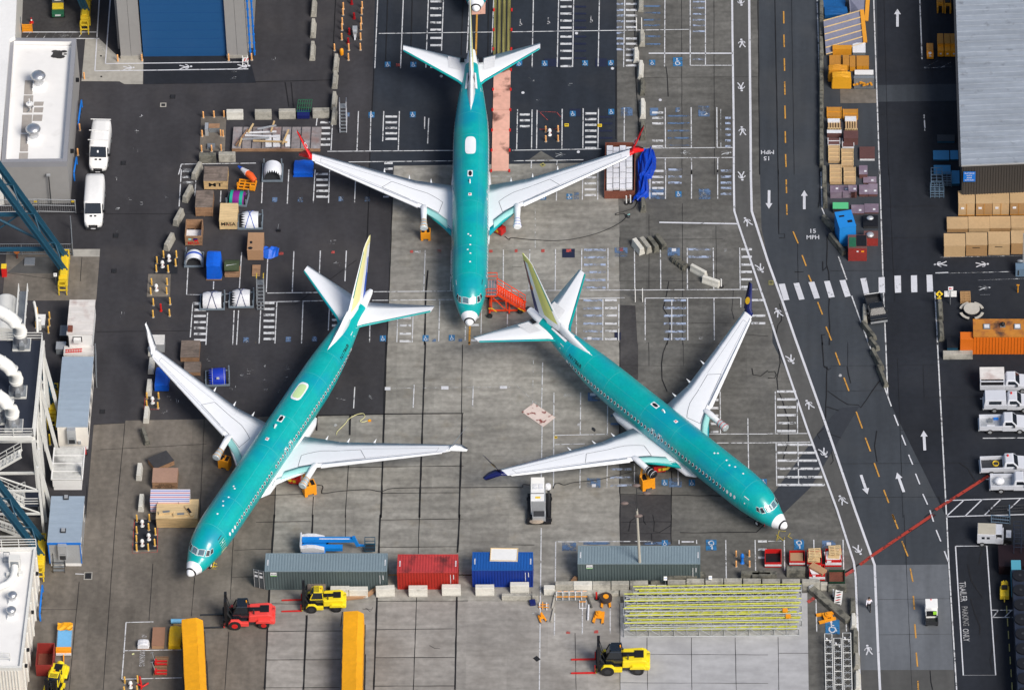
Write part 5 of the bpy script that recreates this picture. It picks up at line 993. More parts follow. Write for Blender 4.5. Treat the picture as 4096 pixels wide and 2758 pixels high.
# --- pickup, local +x forward ---
PWH=mat('pickup_shaded_white_paint',(.60,.62,.67),.35,var=.04,coat=.3)  # white greyed and cooled to carry the right side's cloud shade
def pickup(label,loc,rot,kind='bed',col=None,L=4.9,beacon=False,load=None,group='pickups parked in a row at the right edge'):
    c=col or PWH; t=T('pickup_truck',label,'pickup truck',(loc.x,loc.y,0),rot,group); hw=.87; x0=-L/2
    mb=MB(); 
    mb.box(x0,-.15,-hw,-hw+.09,.55,1.12,c).box(x0,-.15,hw-.09,hw,.55,1.12,c).box(x0,x0+.07,-hw+.09,hw-.09,.55,1.10,c).box(-.22,-.15,-hw+.09,hw-.09,.55,1.10,c)
    mb.box(x0+.07,-.22,-hw+.09,hw-.09,.5,.66,DARK if kind=='dark' else LGREY)
    mb.build('cargo_bed',t)
    MB().box(x0+.1,L/2-.3,-hw+.12,hw-.12,.35,.5,DARK).build('chassis',t)
    MB().side([(-.149,.42),(-.149,1.08),(.0,1.12),(1.15,1.12),(L/2-.35,.98),(L/2-.04,.86),(L/2,.5),(L/2-.1,.42)],-hw,hw,c).build('lower_body',t,.03)
    R=[]
    for z,a,b_,w_ in ((1.121,-.13,1.32,.82),(1.35,-.10,1.10,.78),(1.62,-.02,.86,.70),(1.68,.08,.74,.62)): R.append([(a,-w_,z),(b_,-w_,z),(b_,w_,z),(a,w_,z)])
    MB().loft(R,c,False).build('cab',t,.03)
    MB().add([(1.31,-.72,1.17),(1.31,.72,1.17),(.885,.62,1.6),(.885,-.62,1.6)],[[0,1,2,3]],GLASS).build('windscreen',t)
    for s in (1,-1):
        MB().add([(.12,s*.818,1.2),(1.15,s*.822,1.18),(.78,s*.735,1.56),(.15,s*.735,1.56)],[[0,1,2,3] if s==-1 else [3,2,1,0]],GLASS).build('side_window',t)
        MB().box(.95,1.12,(hw if s>0 else -hw-.2),(hw+.2 if s>0 else -hw),1.1,1.28,DARK).build('wing_mirror',t); MB().box(L/2-.05,L/2+.01,s*.66-.14,s*.66+.14,.66,.82,GLASS).build('headlight',t)
    MB().box(L/2-.06,L/2+.08,-hw,hw,.42,.58,LGREY).build('front_bumper',t); MB().box(x0-.12,x0-.002,-hw,hw,.45,.6,LGREY).build('rear_bumper',t)
    wheelset(t,[(L/2-.85,-.78),(L/2-.85,.78),(x0+1.05,-.78),(x0+1.05,.78)],.34,.22,LGREY)
    if beacon: MB().cyl((.3,.25,1.68),(.3,.25,1.86),.1,REDP).build('beacon',t)
    if kind=='canopy':
        MB().hexa([(x0+.02,-hw+.02),(-.2,-hw+.02),(-.2,hw-.02),(x0+.02,hw-.02)],1.121,1.74,c,[(x0+.1,-hw+.14),(-.25,-hw+.14),(-.25,hw-.14),(x0+.1,hw-.14)]).build('canopy',t,.03)
        for s in (1,-1): MB().add([(x0+.5,s*(hw-.0),1.25),(-.7,s*(hw-.0),1.25),(-.7,s*(hw-.09),1.6),(x0+.5,s*(hw-.09),1.6)],[[0,1,2,3] if s==-1 else [3,2,1,0]],GLASS).build('canopy_window',t)
    if kind=='box':
        MB().box(x0-.25,-.25,-hw-.12,-hw-.03,.66,1.25,c).box(x0-.25,-.25,hw+.03,hw+.12,.66,1.9,c).box(x0-.25,x0-.16,-hw-.03,hw+.03,.66,1.9,c).box(-.34,-.25,-hw-.03,hw+.03,.66,1.9,c).box(x0-.25,-.25,-hw-.12,-hw-.03,1.78,1.9,c).build('service_body',t)
        MB().box(x0-.2,-.3,-hw+.1,hw+.02,.7,1.7,BLACK).build('interior',t); MB().box(x0-.26,-.24,-hw+.15,hw+.13,1.901,1.95,RRF).build('roof',t)
    if load=='wrap':
        g=MB().ball((-1.55,0,.95),(.55,.5,.38),PLAST,10,6); g.build('wrapped_load',t)
    if load=='tools': MB().box(-1.6,-1.1,.1,.5,.661,.9,GREY).box(-1.0,-.5,.5,.7,.661,.85,BLUEP).box(-1.7,-.9,-.5,-.2,.661,.74,PLAST).build('tools',t)
    if load=='cable': MB().tube([(-.9+.3*math.cos(a),.1+.35*math.sin(a),.7+.02*a) for a in [i*.5 for i in range(24)]],.03,YEL,6).build('cable_coil',t)
    return t
def pk(label,k,x,y,ang=0,**kw): return pickup(label,K(k,x,y),math.radians(ang),**kw)
pk('white service pickup with a rust-stained box body, topmost of the parked row',11,2135,400,0,kind='box')
pk('white pickup with a white canopy and an orange beacon, second of the parked row',11,2150,575,0,kind='canopy',beacon=True)
pk('white pickup with an open silver bed and tools in it, third of the parked row',11,2110,765,0,load='tools')
pk('white pickup with a dark bed and a red beacon, fourth of the parked row',11,2120,1135,2,kind='dark',beacon=True,load='cable')
pk('white pickup with a plastic-wrapped load in its bed, lowest of the parked row',11,2210,1295,0,load='wrap')
BKP=mat('black_car_paint',(.012,.014,.018),.25,coat=.4)
t=pk('black pickup with a white tailgate and white boxes in its bed, driving on the road',7,962,1283,-79,col=BKP,kind='dark',L=3.5,group='moving vehicles')
MB().box(-1.83,-1.76,-.8,.8,.62,1.12,WHITE).build('tailgate',t)
# small van/cart at right
t=T('utility_vehicle','small white utility van with a beige ribbed roof above the painted trailer bay','van',tuple(K(15,2000,235)),math.radians(-3)); t.location.z=0
BEI=mat('beige_roof',(.42,.39,.32),.7,var=.1)
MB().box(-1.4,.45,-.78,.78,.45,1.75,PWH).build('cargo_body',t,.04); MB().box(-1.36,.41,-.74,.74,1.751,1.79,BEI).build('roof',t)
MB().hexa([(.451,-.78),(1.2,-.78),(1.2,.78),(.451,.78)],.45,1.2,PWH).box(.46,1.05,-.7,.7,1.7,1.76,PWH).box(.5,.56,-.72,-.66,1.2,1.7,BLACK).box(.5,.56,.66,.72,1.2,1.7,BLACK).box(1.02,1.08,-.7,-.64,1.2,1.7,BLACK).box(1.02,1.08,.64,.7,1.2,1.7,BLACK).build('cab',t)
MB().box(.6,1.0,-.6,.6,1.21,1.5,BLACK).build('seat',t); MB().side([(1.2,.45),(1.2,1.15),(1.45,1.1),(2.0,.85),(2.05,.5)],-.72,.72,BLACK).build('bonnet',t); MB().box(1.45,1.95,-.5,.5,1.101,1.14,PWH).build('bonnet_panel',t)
for x in (-.95,-.45): MB().box(x,x+.3,-.795,-.781,1.1,1.4,GLASS).build('side_window',t)
wheelset(t,[(-.9,-.7),(-.9,.7),(1.4,-.7),(1.4,.7)],.3,.2,LGREY)
# utility cart on the road
p=K(15,1465,945); t=T('utility_cart','small utility cart with a white roof, red beacon and black cargo bed on the road','utility cart',(p.x,p.y,0),math.radians(91))
MB().box(-.98,-.12,-.62,.62,.4,.5,DARK).box(-.98,-.12,-.62,-.55,.5,.85,DARK).box(-.98,-.12,.55,.62,.5,.85,DARK).box(-.98,-.92,-.55,.55,.5,.85,DARK).build('cargo_bed',t); MB().side([(-.1,.35),(-.1,.6),(.5,.55),(1.1,.75),(1.45,.7),(1.5,.35)],-.6,.6,WHITE).build('body',t)
MB().box(-.1,1.15,-.6,.6,1.85,1.92,WHITE).build('roof',t,.03); MB().box(.95,1.05,-.02,.08,1.92,2.02,REDP).build('beacon',t)
for x in (-.05,1.08):
    for y in (-.55,.55): MB().beam((x,y,.6),(x,y,1.85),.05,.05,WHITE).build('roof_post',t)
MB().box(0,.4,-.5,.5,.6,.95,BLACK).build('seat',t); MB().box(-.1,.0,-.5,-.15,.95,1.3,mat('hi_vis_green',(.35,.75,.05),.7)).build('safety_vest',t); wheelset(t,[(-.6,-.52),(-.6,.52),(1.05,-.52),(1.05,.52)],.27,.18,WHITE)
# --- forklift, local: +x toward the forks ---
def forklift(label,loc,rot,col,s=1.,cabcol=None,hub=None,group='large forklifts on the apron',striped=False,forkcol=REDP):
    t=T('forklift',label,'forklift',(loc.x,loc.y,0),rot,group); cc=cabcol or col
    V=lambda *a:tuple(v*s for v in a)
    def side(q,y0,y1,m): return MB().side([(a*s,b*s) for a,b in q],y0*s,y1*s,m)
    side([(-2.6,.75),(-2.75,1.2),(-2.6,1.6),(-2.2,1.75),(-.4,1.62),(-.35,.75)],-.85,.85,col).build('engine_hood',t,.09*s)
    side([(-2.9,.55),(-2.95,1.05),(-2.62,1.25),(-2.3,1.25),(-2.3,.55)],-1.05,1.05,col).build('counterweight',t,.26*s)
    for y0,y1 in ((-1.12,-.82),(.82,1.12)):
        mb=MB(); q=[(-.35,.45),(-.35,.95),(.35,.95),(.6,1.25),(1.35,1.25),(1.6,.85),(1.6,.45)]; mb.side([(a*s,b*s) for a,b in q],y0*s,y1*s,col)
        mb.build('fender',t,.05*s)
        q=[(-2.5,.95),(-2.3,1.2),(-1.3,1.2),(-1.05,.95),(-1.05,.8),(-2.5,.8)]; MB().side([(a*s,b*s) for a,b in q],y0*s,y1*s,col).build('fender',t,.05*s)
    MB().box(*V(-2.4,1.4,-.8,.8,.4,.75),DARK).build('chassis',t); MB().box(*V(-.9,-.36,-1.1,-.82,.3,.42),LGREY).box(*V(-.9,-.36,-1.0,-.82,.6,.7),LGREY).build('step',t)
    R=[]
    for z,a,b_,w_ in ((1.0,-.35,1.15,.62),(1.7,-.4,1.12,.62),(2.55,-.3,.8,.55),(2.68,-.15,.6,.45)): R.append([V(a,-w_,z),V(b_,-w_,z),V(b_,w_,z),V(a,w_,z)])
    cab=MB().loft(R,GLASS,False).build('cab',t)
    for y in (-1,1):
        mb=MB()
        for a,b_,c,d in ((-.38,-.3,1.7,2.56),(1.12,.8,1.7,2.56)): mb.beam(V(a,y*.61,c),V(b_,y*.55,d),.08*s,.08*s,cc)
        mb.beam(V(-.35,y*.63,1.0),V(-.4,y*.63,1.7),.08*s,.08*s,cc); mb.beam(V(-.4,y*.63,1.7),V(1.12,y*.63,1.7),.07*s,.07*s,cc)
        mb.build('cab_frame',cab)
    MB().box(*V(-.32,.68,-.56,.56,2.68,2.75),cc if cc is not BLACK else GLASS).build('roof',cab,.03)
    if striped:
        mb=MB(); [mb.box(*V(.1+i*.12,.15+i*.12,-.45,.45,2.752,2.77),BLACK) for i in range(5)]; mb.build('roof_grille',cab)
    MB().box(*V(-2.35,-1.5,-.45,.45,1.75,1.79),BLACK).build('hood_grille',t); MB().cyl(V(-.9,.6,1.7),V(-.9,.6,2.3),.07*s,DARK).build('exhaust',t); MB().cyl(V(-.2,.0,2.75),V(-.2,.0,2.95),.07*s,ORG).build('beacon',t)
    MB().beam(V(-.5,-.7,1.65),V(.0,-.75,2.1),.06*s,.06*s,DARK).beam(V(1.1,.7,1.6),V(1.1,1.15,2.2),.05*s,.05*s,DARK).build('mirror_arm',t)
    mb=MB()
    for y in (-.6,-.38,.38,.6): mb.beam(V(1.88,y,.15),V(1.80,y,3.55),.26*s,.19*s,BLACK)
    for z in (.4,1.5,2.4,3.25): mb.box(*V(1.78,1.92,-.6,.6,z,z+.14),BLACK)
    mb.cyl(V(1.75,0,.4),V(1.75,0,3.0),.09*s,DARK); mb.beam(V(1.3,-.5,1.0),V(1.75,-.5,1.9),.1*s,.1*s,DARK).beam(V(1.3,.5,1.0),V(1.75,.5,1.9),.1*s,.1*s,DARK); mb.build('mast',t)
    MB().box(*V(1.95,2.08,-1.1,1.1,.35,.55),cc if cc is not BLACK else col).box(*V(1.95,2.08,-1.1,1.1,1.0,1.2),BLACK).box(*V(1.95,2.05,-1.1,-.95,.35,1.2),BLACK).box(*V(1.95,2.05,.95,1.1,.35,1.2),BLACK).build('fork_carriage',t)
    for y in (-.95,.75):
        MB().side([(2.09*s,.1*s),(2.09*s,1.1*s),(2.2*s,1.1*s),(2.2*s,.2*s),(4.35*s,.14*s),(4.4*s,.1*s)],y*s,(y+.18)*s,forkcol).build('fork',t)
    r=.60*s; MB().box(*V(-2.3,-.42,-.22,.22,1.60,1.775),BLACK).build('hood_stripe',t); MB().tube([V(-2.45,0,1.3),V(-2.8,0,1.2)],[.3*s,.5*s],col,12).build('hood_tail',t)
    for y in (-.3,.3): MB().tube([V(1.7,y,3.3),V(1.5,y,2.2),V(1.25,y,1.4)],.035*s,DARK,6).build('hose',t)
    for x,y,w_ in ((1.0,-.95,.45),(1.0,.95,.45),(-1.8,-.9,.4),(-1.8,.9,.4)):
        rr=r if x>0 else r*.9; g=MB().cyl((x*s,(y-w_/2)*s,rr),(x*s,(y+w_/2)*s,rr),rr,RUBBER,n=20).build('wheel',t); MB().cyl((x*s,(y-w_/2)*s-.012,rr),(x*s,(y+w_/2)*s+.012,rr),rr*.5,hub or col,n=16).build('rim',g)
    return t
RD=mat('forklift_red_paint',(.80,.07,.06),.4,var=.06,scale=2); FY=mat('forklift_yellow_paint',(.84,.66,.02),.38,var=.05,scale=2)
forklift('red forklift with a black cab beside the nose of the left airliner',K(12,2175,1010)+Vector((.25,.85,0)),math.radians(181),RD,1.02,BLACK,REDP,forkcol=DARK)
forklift('yellow forklift with red forks and a yellow roof in front of the long grey container',K(13,590,880)+Vector((-.15,1.0,0)),math.radians(181),FY,.88,FY,DARK,striped=True)
forklift('yellow forklift with a black cab and long red forks on the lower apron',K(14,945,1435)+Vector((.1,1.1,0)),math.radians(180),FY,1.06,BLACK,DARK)
forklift('yellow forklift seen from behind, cut off by the bottom edge at the left',K(12,500,1560),math.radians(-100),FY,.85,FY,DARK,striped=True)
# --- tarpaulined trailers ---
def tarptrailer(k,xl,xr,yt,xlb,label,L=16,h=2.9):
    b=K(k,xr,yt+ h*61,0)
    tl=K(k,xl,yt,h); tr=K(k,xr,yt,h); lb=K(k,xlb,1568,h); d=(tl-lb); d.z=0; d.normalize(); w_=(tr-tl).length*.98; n=Vector((d.y,-d.x,0))
    t=T('tarpaulin_trailer',label,'trailer',(tl.x,tl.y,0),math.atan2(-d.y,-d.x)); 
    # local +x runs from the far end toward the viewer, +y to the left seen from above -> place across
    mb=MB(); ring=[]; N=34
    for i in range(N+1):
        x=L*i/N; j=lambda a:random.uniform(-a,a)*.55; s_=.03
        ring.append([(x,-.02+j(s_),1.0),(x,j(s_),1.6),(x,.0+j(.03),h-.03),(x,.04,h),(x,w_*.68,h+.10+j(.04)),(x,w_*.70,h+.10+j(.04)),(x,w_-.02,h-.34+j(.04)),(x,w_+j(s_),1.6),(x,w_+j(s_),1.0)])
    mb.loft([[(a,b_,c) for a,b_,c in r[::-1]] for r in ring],YELT,False); mb.build('tarpaulin',t)
    MB().box(.0,L,-.1,w_+.1,.75,.99,DARK).build('trailer_bed',t); 
    for x in range(1,int(L),1):
        for y in (-.14,w_-.12):
            g=MB().cyl((x*1.0+3,y,.42),(x*1.0+3,y+.28,.42),.42,RUBBER,n=14)
            if x*1.0+3<L: g.build('wheel',t)
    return t
tarptrailer(12,1625,1822,935,1655,'long yellow-tarpaulined trailer with a yellow crate at its side, left one')
tarptrailer(13,782,970,865,765,'long yellow-tarpaulined trailer in front of the yellow forklift, right one')
# --- boom lift behind the container ---
BLL=mat('lift_blue_paint',(.01,.22,.66),.4,var=.06,scale=2)
p=K(13,520,335); t=T('boom_lift','blue and white boom lift folded behind the long grey container','boom lift',(p.x,p.y,0),0)
MB().box(-1.2,1.2,-1.1,1.1,.5,.95,BLL).build('chassis',t,.05); wheelset(t,[(-1.0,-1.05),(-1.0,1.05),(1.0,-1.05),(1.0,1.05)],.45,.35,BLL)
[MB().side([(-1.1,.96),(-1.3,1.3),(-1.2,1.6),(-.6,1.75),(.2,1.7),(1.1,1.4),(1.1,.96)],a,b,PLAST).build('turret_cover',t,.06) for a,b in ((-1.0,-.55),(.55,1.0))]; MB().side([(-1.3,1.0),(-1.35,1.9),(-1.15,2.0),(-1.15,1.0)],-.95,.95,PLAST).build('turret_panel',t,.06)
MB().beam((-1.1,.1,1.75),(4.1,.1,1.7),.42,.4,BLL).beam((-1.1,-.45,1.2),(2.9,-.45,1.1),.55,.4,BLL).beam((.6,-.02,1.98),(3.6,-.02,1.93),.09,.06,PLAST).beam((-1,-.1,1.0),(1.2,-.1,1.0),1.0,.3,BLL).build('boom',t); MB().beam((4.0,0,2.2),(4.4,0,.9),.25,.3,BLL).beam((4.4,0,1.0),(5.1,.1,.8),.15,.2,BLL).build('jib',t)
bm=MB(); 
for x in (5.1,6.1):
    for y in (-.4,.5): bm.beam((x,y,.5),(x,y,1.6),.05,.05,STEELBLUE)
for z in (.55,1.05,1.6): bm.beam((5.1,-.4,z),(6.1,-.4,z),.05,.05,STEELBLUE).beam((5.1,.5,z),(6.1,.5,z),.05,.05,STEELBLUE).beam((5.1,-.4,z),(5.1,.5,z),.05,.05,STEELBLUE).beam((6.1,-.4,z),(6.1,.5,z),.05,.05,STEELBLUE)
bm.box(5.1,6.1,-.4,.5,.45,.5,DARK); bm.build('basket',t)
# --- containers ---
def container(label,k,xl,xr,yt,yf,yb,side_m,roof_m,L=None,h=2.75,end=False,logo=None,soot=False,z=0):
    a,rot,w_,dep,hh=front(k,xl,xr,yt,yf,yb); dep=2.44; w_=L or w_; t=T('shipping_container',label,'shipping container',(a.x,a.y,z),rot)
    mb=MB(); n=int(w_/.28); st=w_/n
    def corr(y,s):   # corrugated wall along x
        v=[];f=[]
        for i in range(n):
            x=.0+i*st
            for dx,dy in ((0,0),(.07,0),(.12,.04),(.21,.04),(.26,0)): v.append((x+dx*st/.28,y+dy*s,.12)); v.append((x+dx*st/.28,y+dy*s,h-.1))
        v.append((w_,y,.12)); v.append((w_,y,h-.1)); m_=len(v)//2
        for i in range(m_-1): f.append([2*i,2*i+2,2*i+3,2*i+1] if s>0 else [2*i,2*i+1,2*i+3,2*i+2])
        mb.add(v,f,side_m)
    corr(.03,1); corr(dep-.03,-1); mb.box(.02,.06,.05,dep-.05,.1,h-.08,side_m).box(w_-.06,w_-.02,.05,dep-.05,.1,h-.08,side_m); mb.build('side_wall',t)
    mb=MB(); v=[];f=[]
    for i in range(n):
        for dx,dz in ((0,0),(.09,0),(.13,-.03),(.22,-.03),(.26,0)): v.append(((i*.28+dx)*st/.28,.06,h-.02+dz)); v.append(((i*.28+dx)*st/.28,dep-.06,h-.02+dz))
    v.append((w_,.06,h-.02)); v.append((w_,dep-.06,h-.02)); m_=len(v)//2
    for i in range(m_-1): f.append([2*i,2*i+2,2*i+3,2*i+1])
    mb.add(v,f,roof_m); mb.build('roof',t)
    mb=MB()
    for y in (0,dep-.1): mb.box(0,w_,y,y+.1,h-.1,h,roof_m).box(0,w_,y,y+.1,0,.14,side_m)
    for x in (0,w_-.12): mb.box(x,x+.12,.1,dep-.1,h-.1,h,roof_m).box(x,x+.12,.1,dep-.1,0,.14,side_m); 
    for x in (0,w_-.12):
        for y in (0,dep-.12): mb.box(x,x+.12,y,y+.12,.141,h-.101,side_m)
    mb.build('frame',t)
    mb=MB()
    for x in (.2,w_-.28): [mb.box(x,x+.14,.8+i*.16,.9+i*.16,h+.002,h+.008,PLAST) for i in range(5)]
    mb.box(w_-.75,w_-.70,-.012,.028,.9,2.1,PLAST).box(w_-.45,w_-.38,-.012,.028,1.5,2.1,PLAST); mb.build('marking',t)
    if logo: 
        mb=MB().box(logo,logo+.62,-.02,.028,h-.62,h-.22,PLAST); mb.box(logo,logo+.62,-.022,.029,h-.70,h-.621,mat('logo_green',(.15,.55,.08),.6)); 
        for i in range(4): mb.box(logo+.08+i*.13,logo+.16+i*.13,-.026,-.0205,h-.5,h-.4,BLACK)
        mb.build('logo_plate',t)
    if end:
        g=MB()
        g.beam((-.02,.05,h/2),(-1.18,.42,h/2),.08,h-.2,mat('container_door_grey',(.07,.08,.09),.5)); g.build('door',t)
        bb=MB()
        for u in (.08,.5,.92): p_=Vector((-.02,.05,0)).lerp(Vector((-1.18,.42,0)),u); bb.cyl((p_.x-.02,p_.y-.08,.15),(p_.x-.02,p_.y-.08,h-.05),.03,LGREY)
        for u,z_ in ((.2,1.75),(.62,1.75),(.2,2.3),(.6,2.3)): p_=Vector((-.02,.05,0)).lerp(Vector((-1.18,.42,0)),u); bb.beam((p_.x,p_.y-.06,z_),(p_.x-.3,p_.y+.03,z_),.02,.28 if z_<2 else .12,PLAST)
        bb.build('door_marking',t)
    return t,w_,dep
CG=mat('container_grey_shaded_side',(.080,.108,.112),.55,var=.08,scale=1.2); CGR=mat('container_grey_lit_roof',(.19,.25,.285),.5,var=.07,scale=1)  # grey sides darker, roof lighter and bluer: sky light painted into one paint
CR=mat('container_red_shaded_side',(.36,.022,.014),.55,var=.1,scale=1.2); CRR=mat('container_red_lit_roof',(.44,.045,.045),.55,var=.12,scale=1,stain=[((.05,.02,.02),.6,.56,.72,.8)])  # one red, brighter on the roof to paint in light from above
CB=mat('container_blue_shaded_side',(.004,.03,.24),.5,var=.08,scale=1.2); CBR=mat('container_blue_lit_roof',(.01,.085,.33),.5,var=.07,scale=1)  # same split for the blue: top light put into the roof colour
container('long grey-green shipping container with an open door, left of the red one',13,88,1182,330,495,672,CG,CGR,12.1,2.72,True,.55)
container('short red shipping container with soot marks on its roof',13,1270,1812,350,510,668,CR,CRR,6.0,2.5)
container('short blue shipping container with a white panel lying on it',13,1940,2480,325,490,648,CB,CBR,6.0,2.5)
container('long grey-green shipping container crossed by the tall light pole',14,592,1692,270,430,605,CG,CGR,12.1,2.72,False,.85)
p=K(13,2095,415,2.52); mb=MB().box(0,2.75,0,1.75,0,.05,WHITE).box(0,2.75,0,.08,.05,.10,WOODL).box(0,2.75,1.67,1.75,.05,.10,WOODL).box(0,.08,.08,1.67,.05,.10,WOODL).box(2.67,2.75,.08,1.67,.05,.10,WOODL); tag(mb.build('panel',loc=(p.x,p.y,2.52),rot=-.03),'white wood-framed panel lying on the blue container','panel')
# tug in the alcove and yellow tow tractor on the right
p=K(0,525,90); t=T('tow_tractor','dark green tow tractor with a grey hood and yellow band in the upper-left alcove','tow tractor',(p.x,p.y,0),math.radians(-88))
MB().box(-2.4,.1,-.62,.62,.45,1.5,mat('tractor_grey',(.07,.09,.13),.5)).build('hood',t,.05); MB().box(.101,.9,-.6,.6,.5,1.15,YEL).build('dash_panel',t,.03); MB().box(.901,1.6,-.65,.65,.4,.95,GREENP).build('nose',t,.06); MB().box(-.1,.2,-.35,.35,1.51,1.6,PLAST).build('label_panel',t); MB().box(1.601,1.64,-.3,.3,.6,.8,PLAST).build('number_plate',t); wheelset(t,[(1.1,-.6),(1.1,.6),(-1.7,-.6),(-1.7,.6)],.34,.25,DARK)
p=K(15,2118,720); t=T('tow_tractor','small yellow tow tractor with a black seat beside the dark rack at the right edge','tow tractor',(p.x,p.y,0),math.radians(88))
MB().box(-.85,.5,-.45,.45,.3,.85,YEL).build('body',t,.05); MB().box(-.05,.35,-.28,.28,.86,1.15,BLACK).build('seat',t); MB().box(.501,1.05,-.35,.35,.3,.95,YEL).build('hood',t,.05); MB().beam((-.5,0,.9),(-1.2,0,.3),.08,.08,YEL).build('tow_bar',t); MB().beam((.6,-.3,.96),(.7,-.1,1.4),.06,.06,YEL).beam((.6,.3,.96),(.7,.1,1.4),.06,.06,YEL).build('handle',t); wheelset(t,[(-.6,-.42),(-.6,.42),(.7,-.36),(.7,.36)],.24,.16,DARK)
# ================= SMALL THINGS =================
BOLY=mat('bollard_yellow',(.80,.47,.10),.5,var=.06,scale=3); BOLO=mat('bollard_orange',(.82,.42,.16),.5,var=.06,scale=3)
def bollard(k,x,y,label,group,m=BOLY,h=.95,r=.088,cap=None):   # x,y = foot
    p=K(k,x,y); t=T('bollard',label,'bollard',(p.x,p.y,0),0,group)
    if 'b' not in _bp or (m,h) not in _bp['b']:
        _bp.setdefault('b',{})[(m,h)]=(MB().cyl((0,0,.0),(0,0,h),r,m,n=12).ball((0,0,h),(r,r,r*.6),m,12,5),MB().cyl((0,0,.0),(0,0,.06),r*1.7,C_PAD,n=12))
        A,B=_bp['b'][(m,h)]; a=A.build('post',t); b=B.build('footing',t); _bp['b'][(m,h)]=(a,b); return t
    for s in _bp['b'][(m,h)]: c=s.copy(); SC.collection.objects.link(c); c.parent=t
    return t
_bp={}
def cluster(name,pts,where,m=BOLY,h=.98):
    where=where.replace('of the long hydrant bay by the striped tarpaulin','of the striped-tarpaulin hydrant bay'); xs=[p[1] for p in pts]; xm=(min(xs)+max(xs))/2
    ws={0:'leftmost',}
    L=sorted([p for p in pts if p[1]<xm],key=lambda p:(p[0],p[2])); R=sorted([p for p in pts if p[1]>=xm],key=lambda p:(p[0],p[2]))
    W={1:['only'],2:['upper','lower'],3:['top','middle','bottom'],4:['top','second','third','bottom'],5:['top','second','third','fourth','bottom'],6:['top','second','third','fourth','fifth','bottom'],7:['top','second','third','fourth','fifth','sixth','bottom']}
    for S_,sd in ((L,'left'),(R,'right')):
        for i,p in enumerate(S_): bollard(p[0],p[1],p[2],'%s bollard on the %s side %s'%(W[len(S_)][i],sd,where),name,m,h)
g='bollards guarding hydrants and equipment'
cluster(g,[(4,1408,838),(4,1402,912),(4,1467,785),(4,1508,915),(4,1582,785),(4,1575,860)],'of the black-edged hydrant bay below the tilted barriers')
cluster(g,[(4,1360,1033),(4,1352,1115),(4,1498,1030),(4,1495,1112)],'of the square concrete hydrant pad')
cluster(g,[(4,1375,1212),(4,1373,1318),(4,1524,1204),(4,1520,1308)],'around the lone red post above the white winglet')
cluster(g,[(8,1318,500),(8,1316,570),(8,1422,500),(8,1416,588)],'of the red-painted hydrant spot by the blue box',BOLY,.85)
cluster(g,[(12,1228,62),(12,1226,165),(12,1225,245),(12,1226,325),(12,1340,55),(12,1334,138),(12,1394,180),(12,1388,278),(12,1330,320)],'of the long hydrant bay by the striped tarpaulin')
cluster(g,[(12,1120,1510),(12,1115,1600),(12,1235,1500),(12,1230,1590)],'of the hydrant group at the bottom edge')
cluster(g,[(14,2008,465),(14,2008,375),(14,2128,465),(14,2126,372)],'of the blue hydrant beside the right grey container',BOLO,.85)
cluster(g,[(2,303,1185),(2,303,1270),(2,413,1180),(2,413,1266)],'of the white post right of the top airliner',BOLO,.85)
for i,(x,y) in enumerate([(783,85),(780,137),(774,220),(771,273),(769,360)]): bollard(1,x,y,('top','second','third','fourth','bottom')[i]+' bollard of the left-hand column at the top centre-left',g,BOLO)
for i,(x,y) in enumerate([(952,75),(947,130),(944,215),(940,268),(938,357),(936,450)]): bollard(1,x,y,('top','second','third','fourth','fifth','bottom')[i]+' bollard of the right-hand column at the top centre-left',g,BOLO)
for x,y,l in [(832,452,'lone orange bollard just above another, below the dark red posts'),(829,540,'lowest orange bollard under the two columns at the top'),(704,455,'orange bollard at the head of the barrier row left of the columns')]: bollard(1,x,y,l,g,BOLO)
for x,y,l in [(1056,552,'at the outer foot of the left pillar'),(1273,548,'at the inner foot of the left pillar'),(2050,545,'at the inner foot of the right pillar'),(2256,540,'at the outer foot of the right pillar'),(756,710,'at the upper corner of the grey building'),(716,1170,'beside the blue guard above the upper van'),(699,1392,'between the two blue guards on the grey building')]: bollard(0,x,y,'orange bollard '+l,g,BOLO)
for i,(x,y,l) in enumerate([(1823,1058,'top left'),(1918,1052,'top middle'),(2008,1050,'top right'),(1812,1225,'left middle'),(1978,1220,'inner right middle'),(2000,1224,'outer right middle'),(1807,1360,'bottom left'),(1897,1358,'bottom middle'),(1982,1352,'bottom right')]): bollard(0,x,y,'%s orange bollard of the small transformer pad'%l,g,BOLO,.9)
for i,(x,y) in enumerate([(445,1330),(443,1395),(435,1460),(335,1290),(325,1415)]): bollard(4,x,y,('top','middle','bottom','upper inner','lower inner')[i]+' yellow bollard between the pale cabinet and the topmost cabin',g)
for i,(k,x,y) in enumerate([(8,448,915),(8,395,1330),(8,383,1560)]): bollard(k,x,y,('top','middle','bottom')[i]+' yellow post in the shaded gap left of the office trailers',g,YEL,1.5)
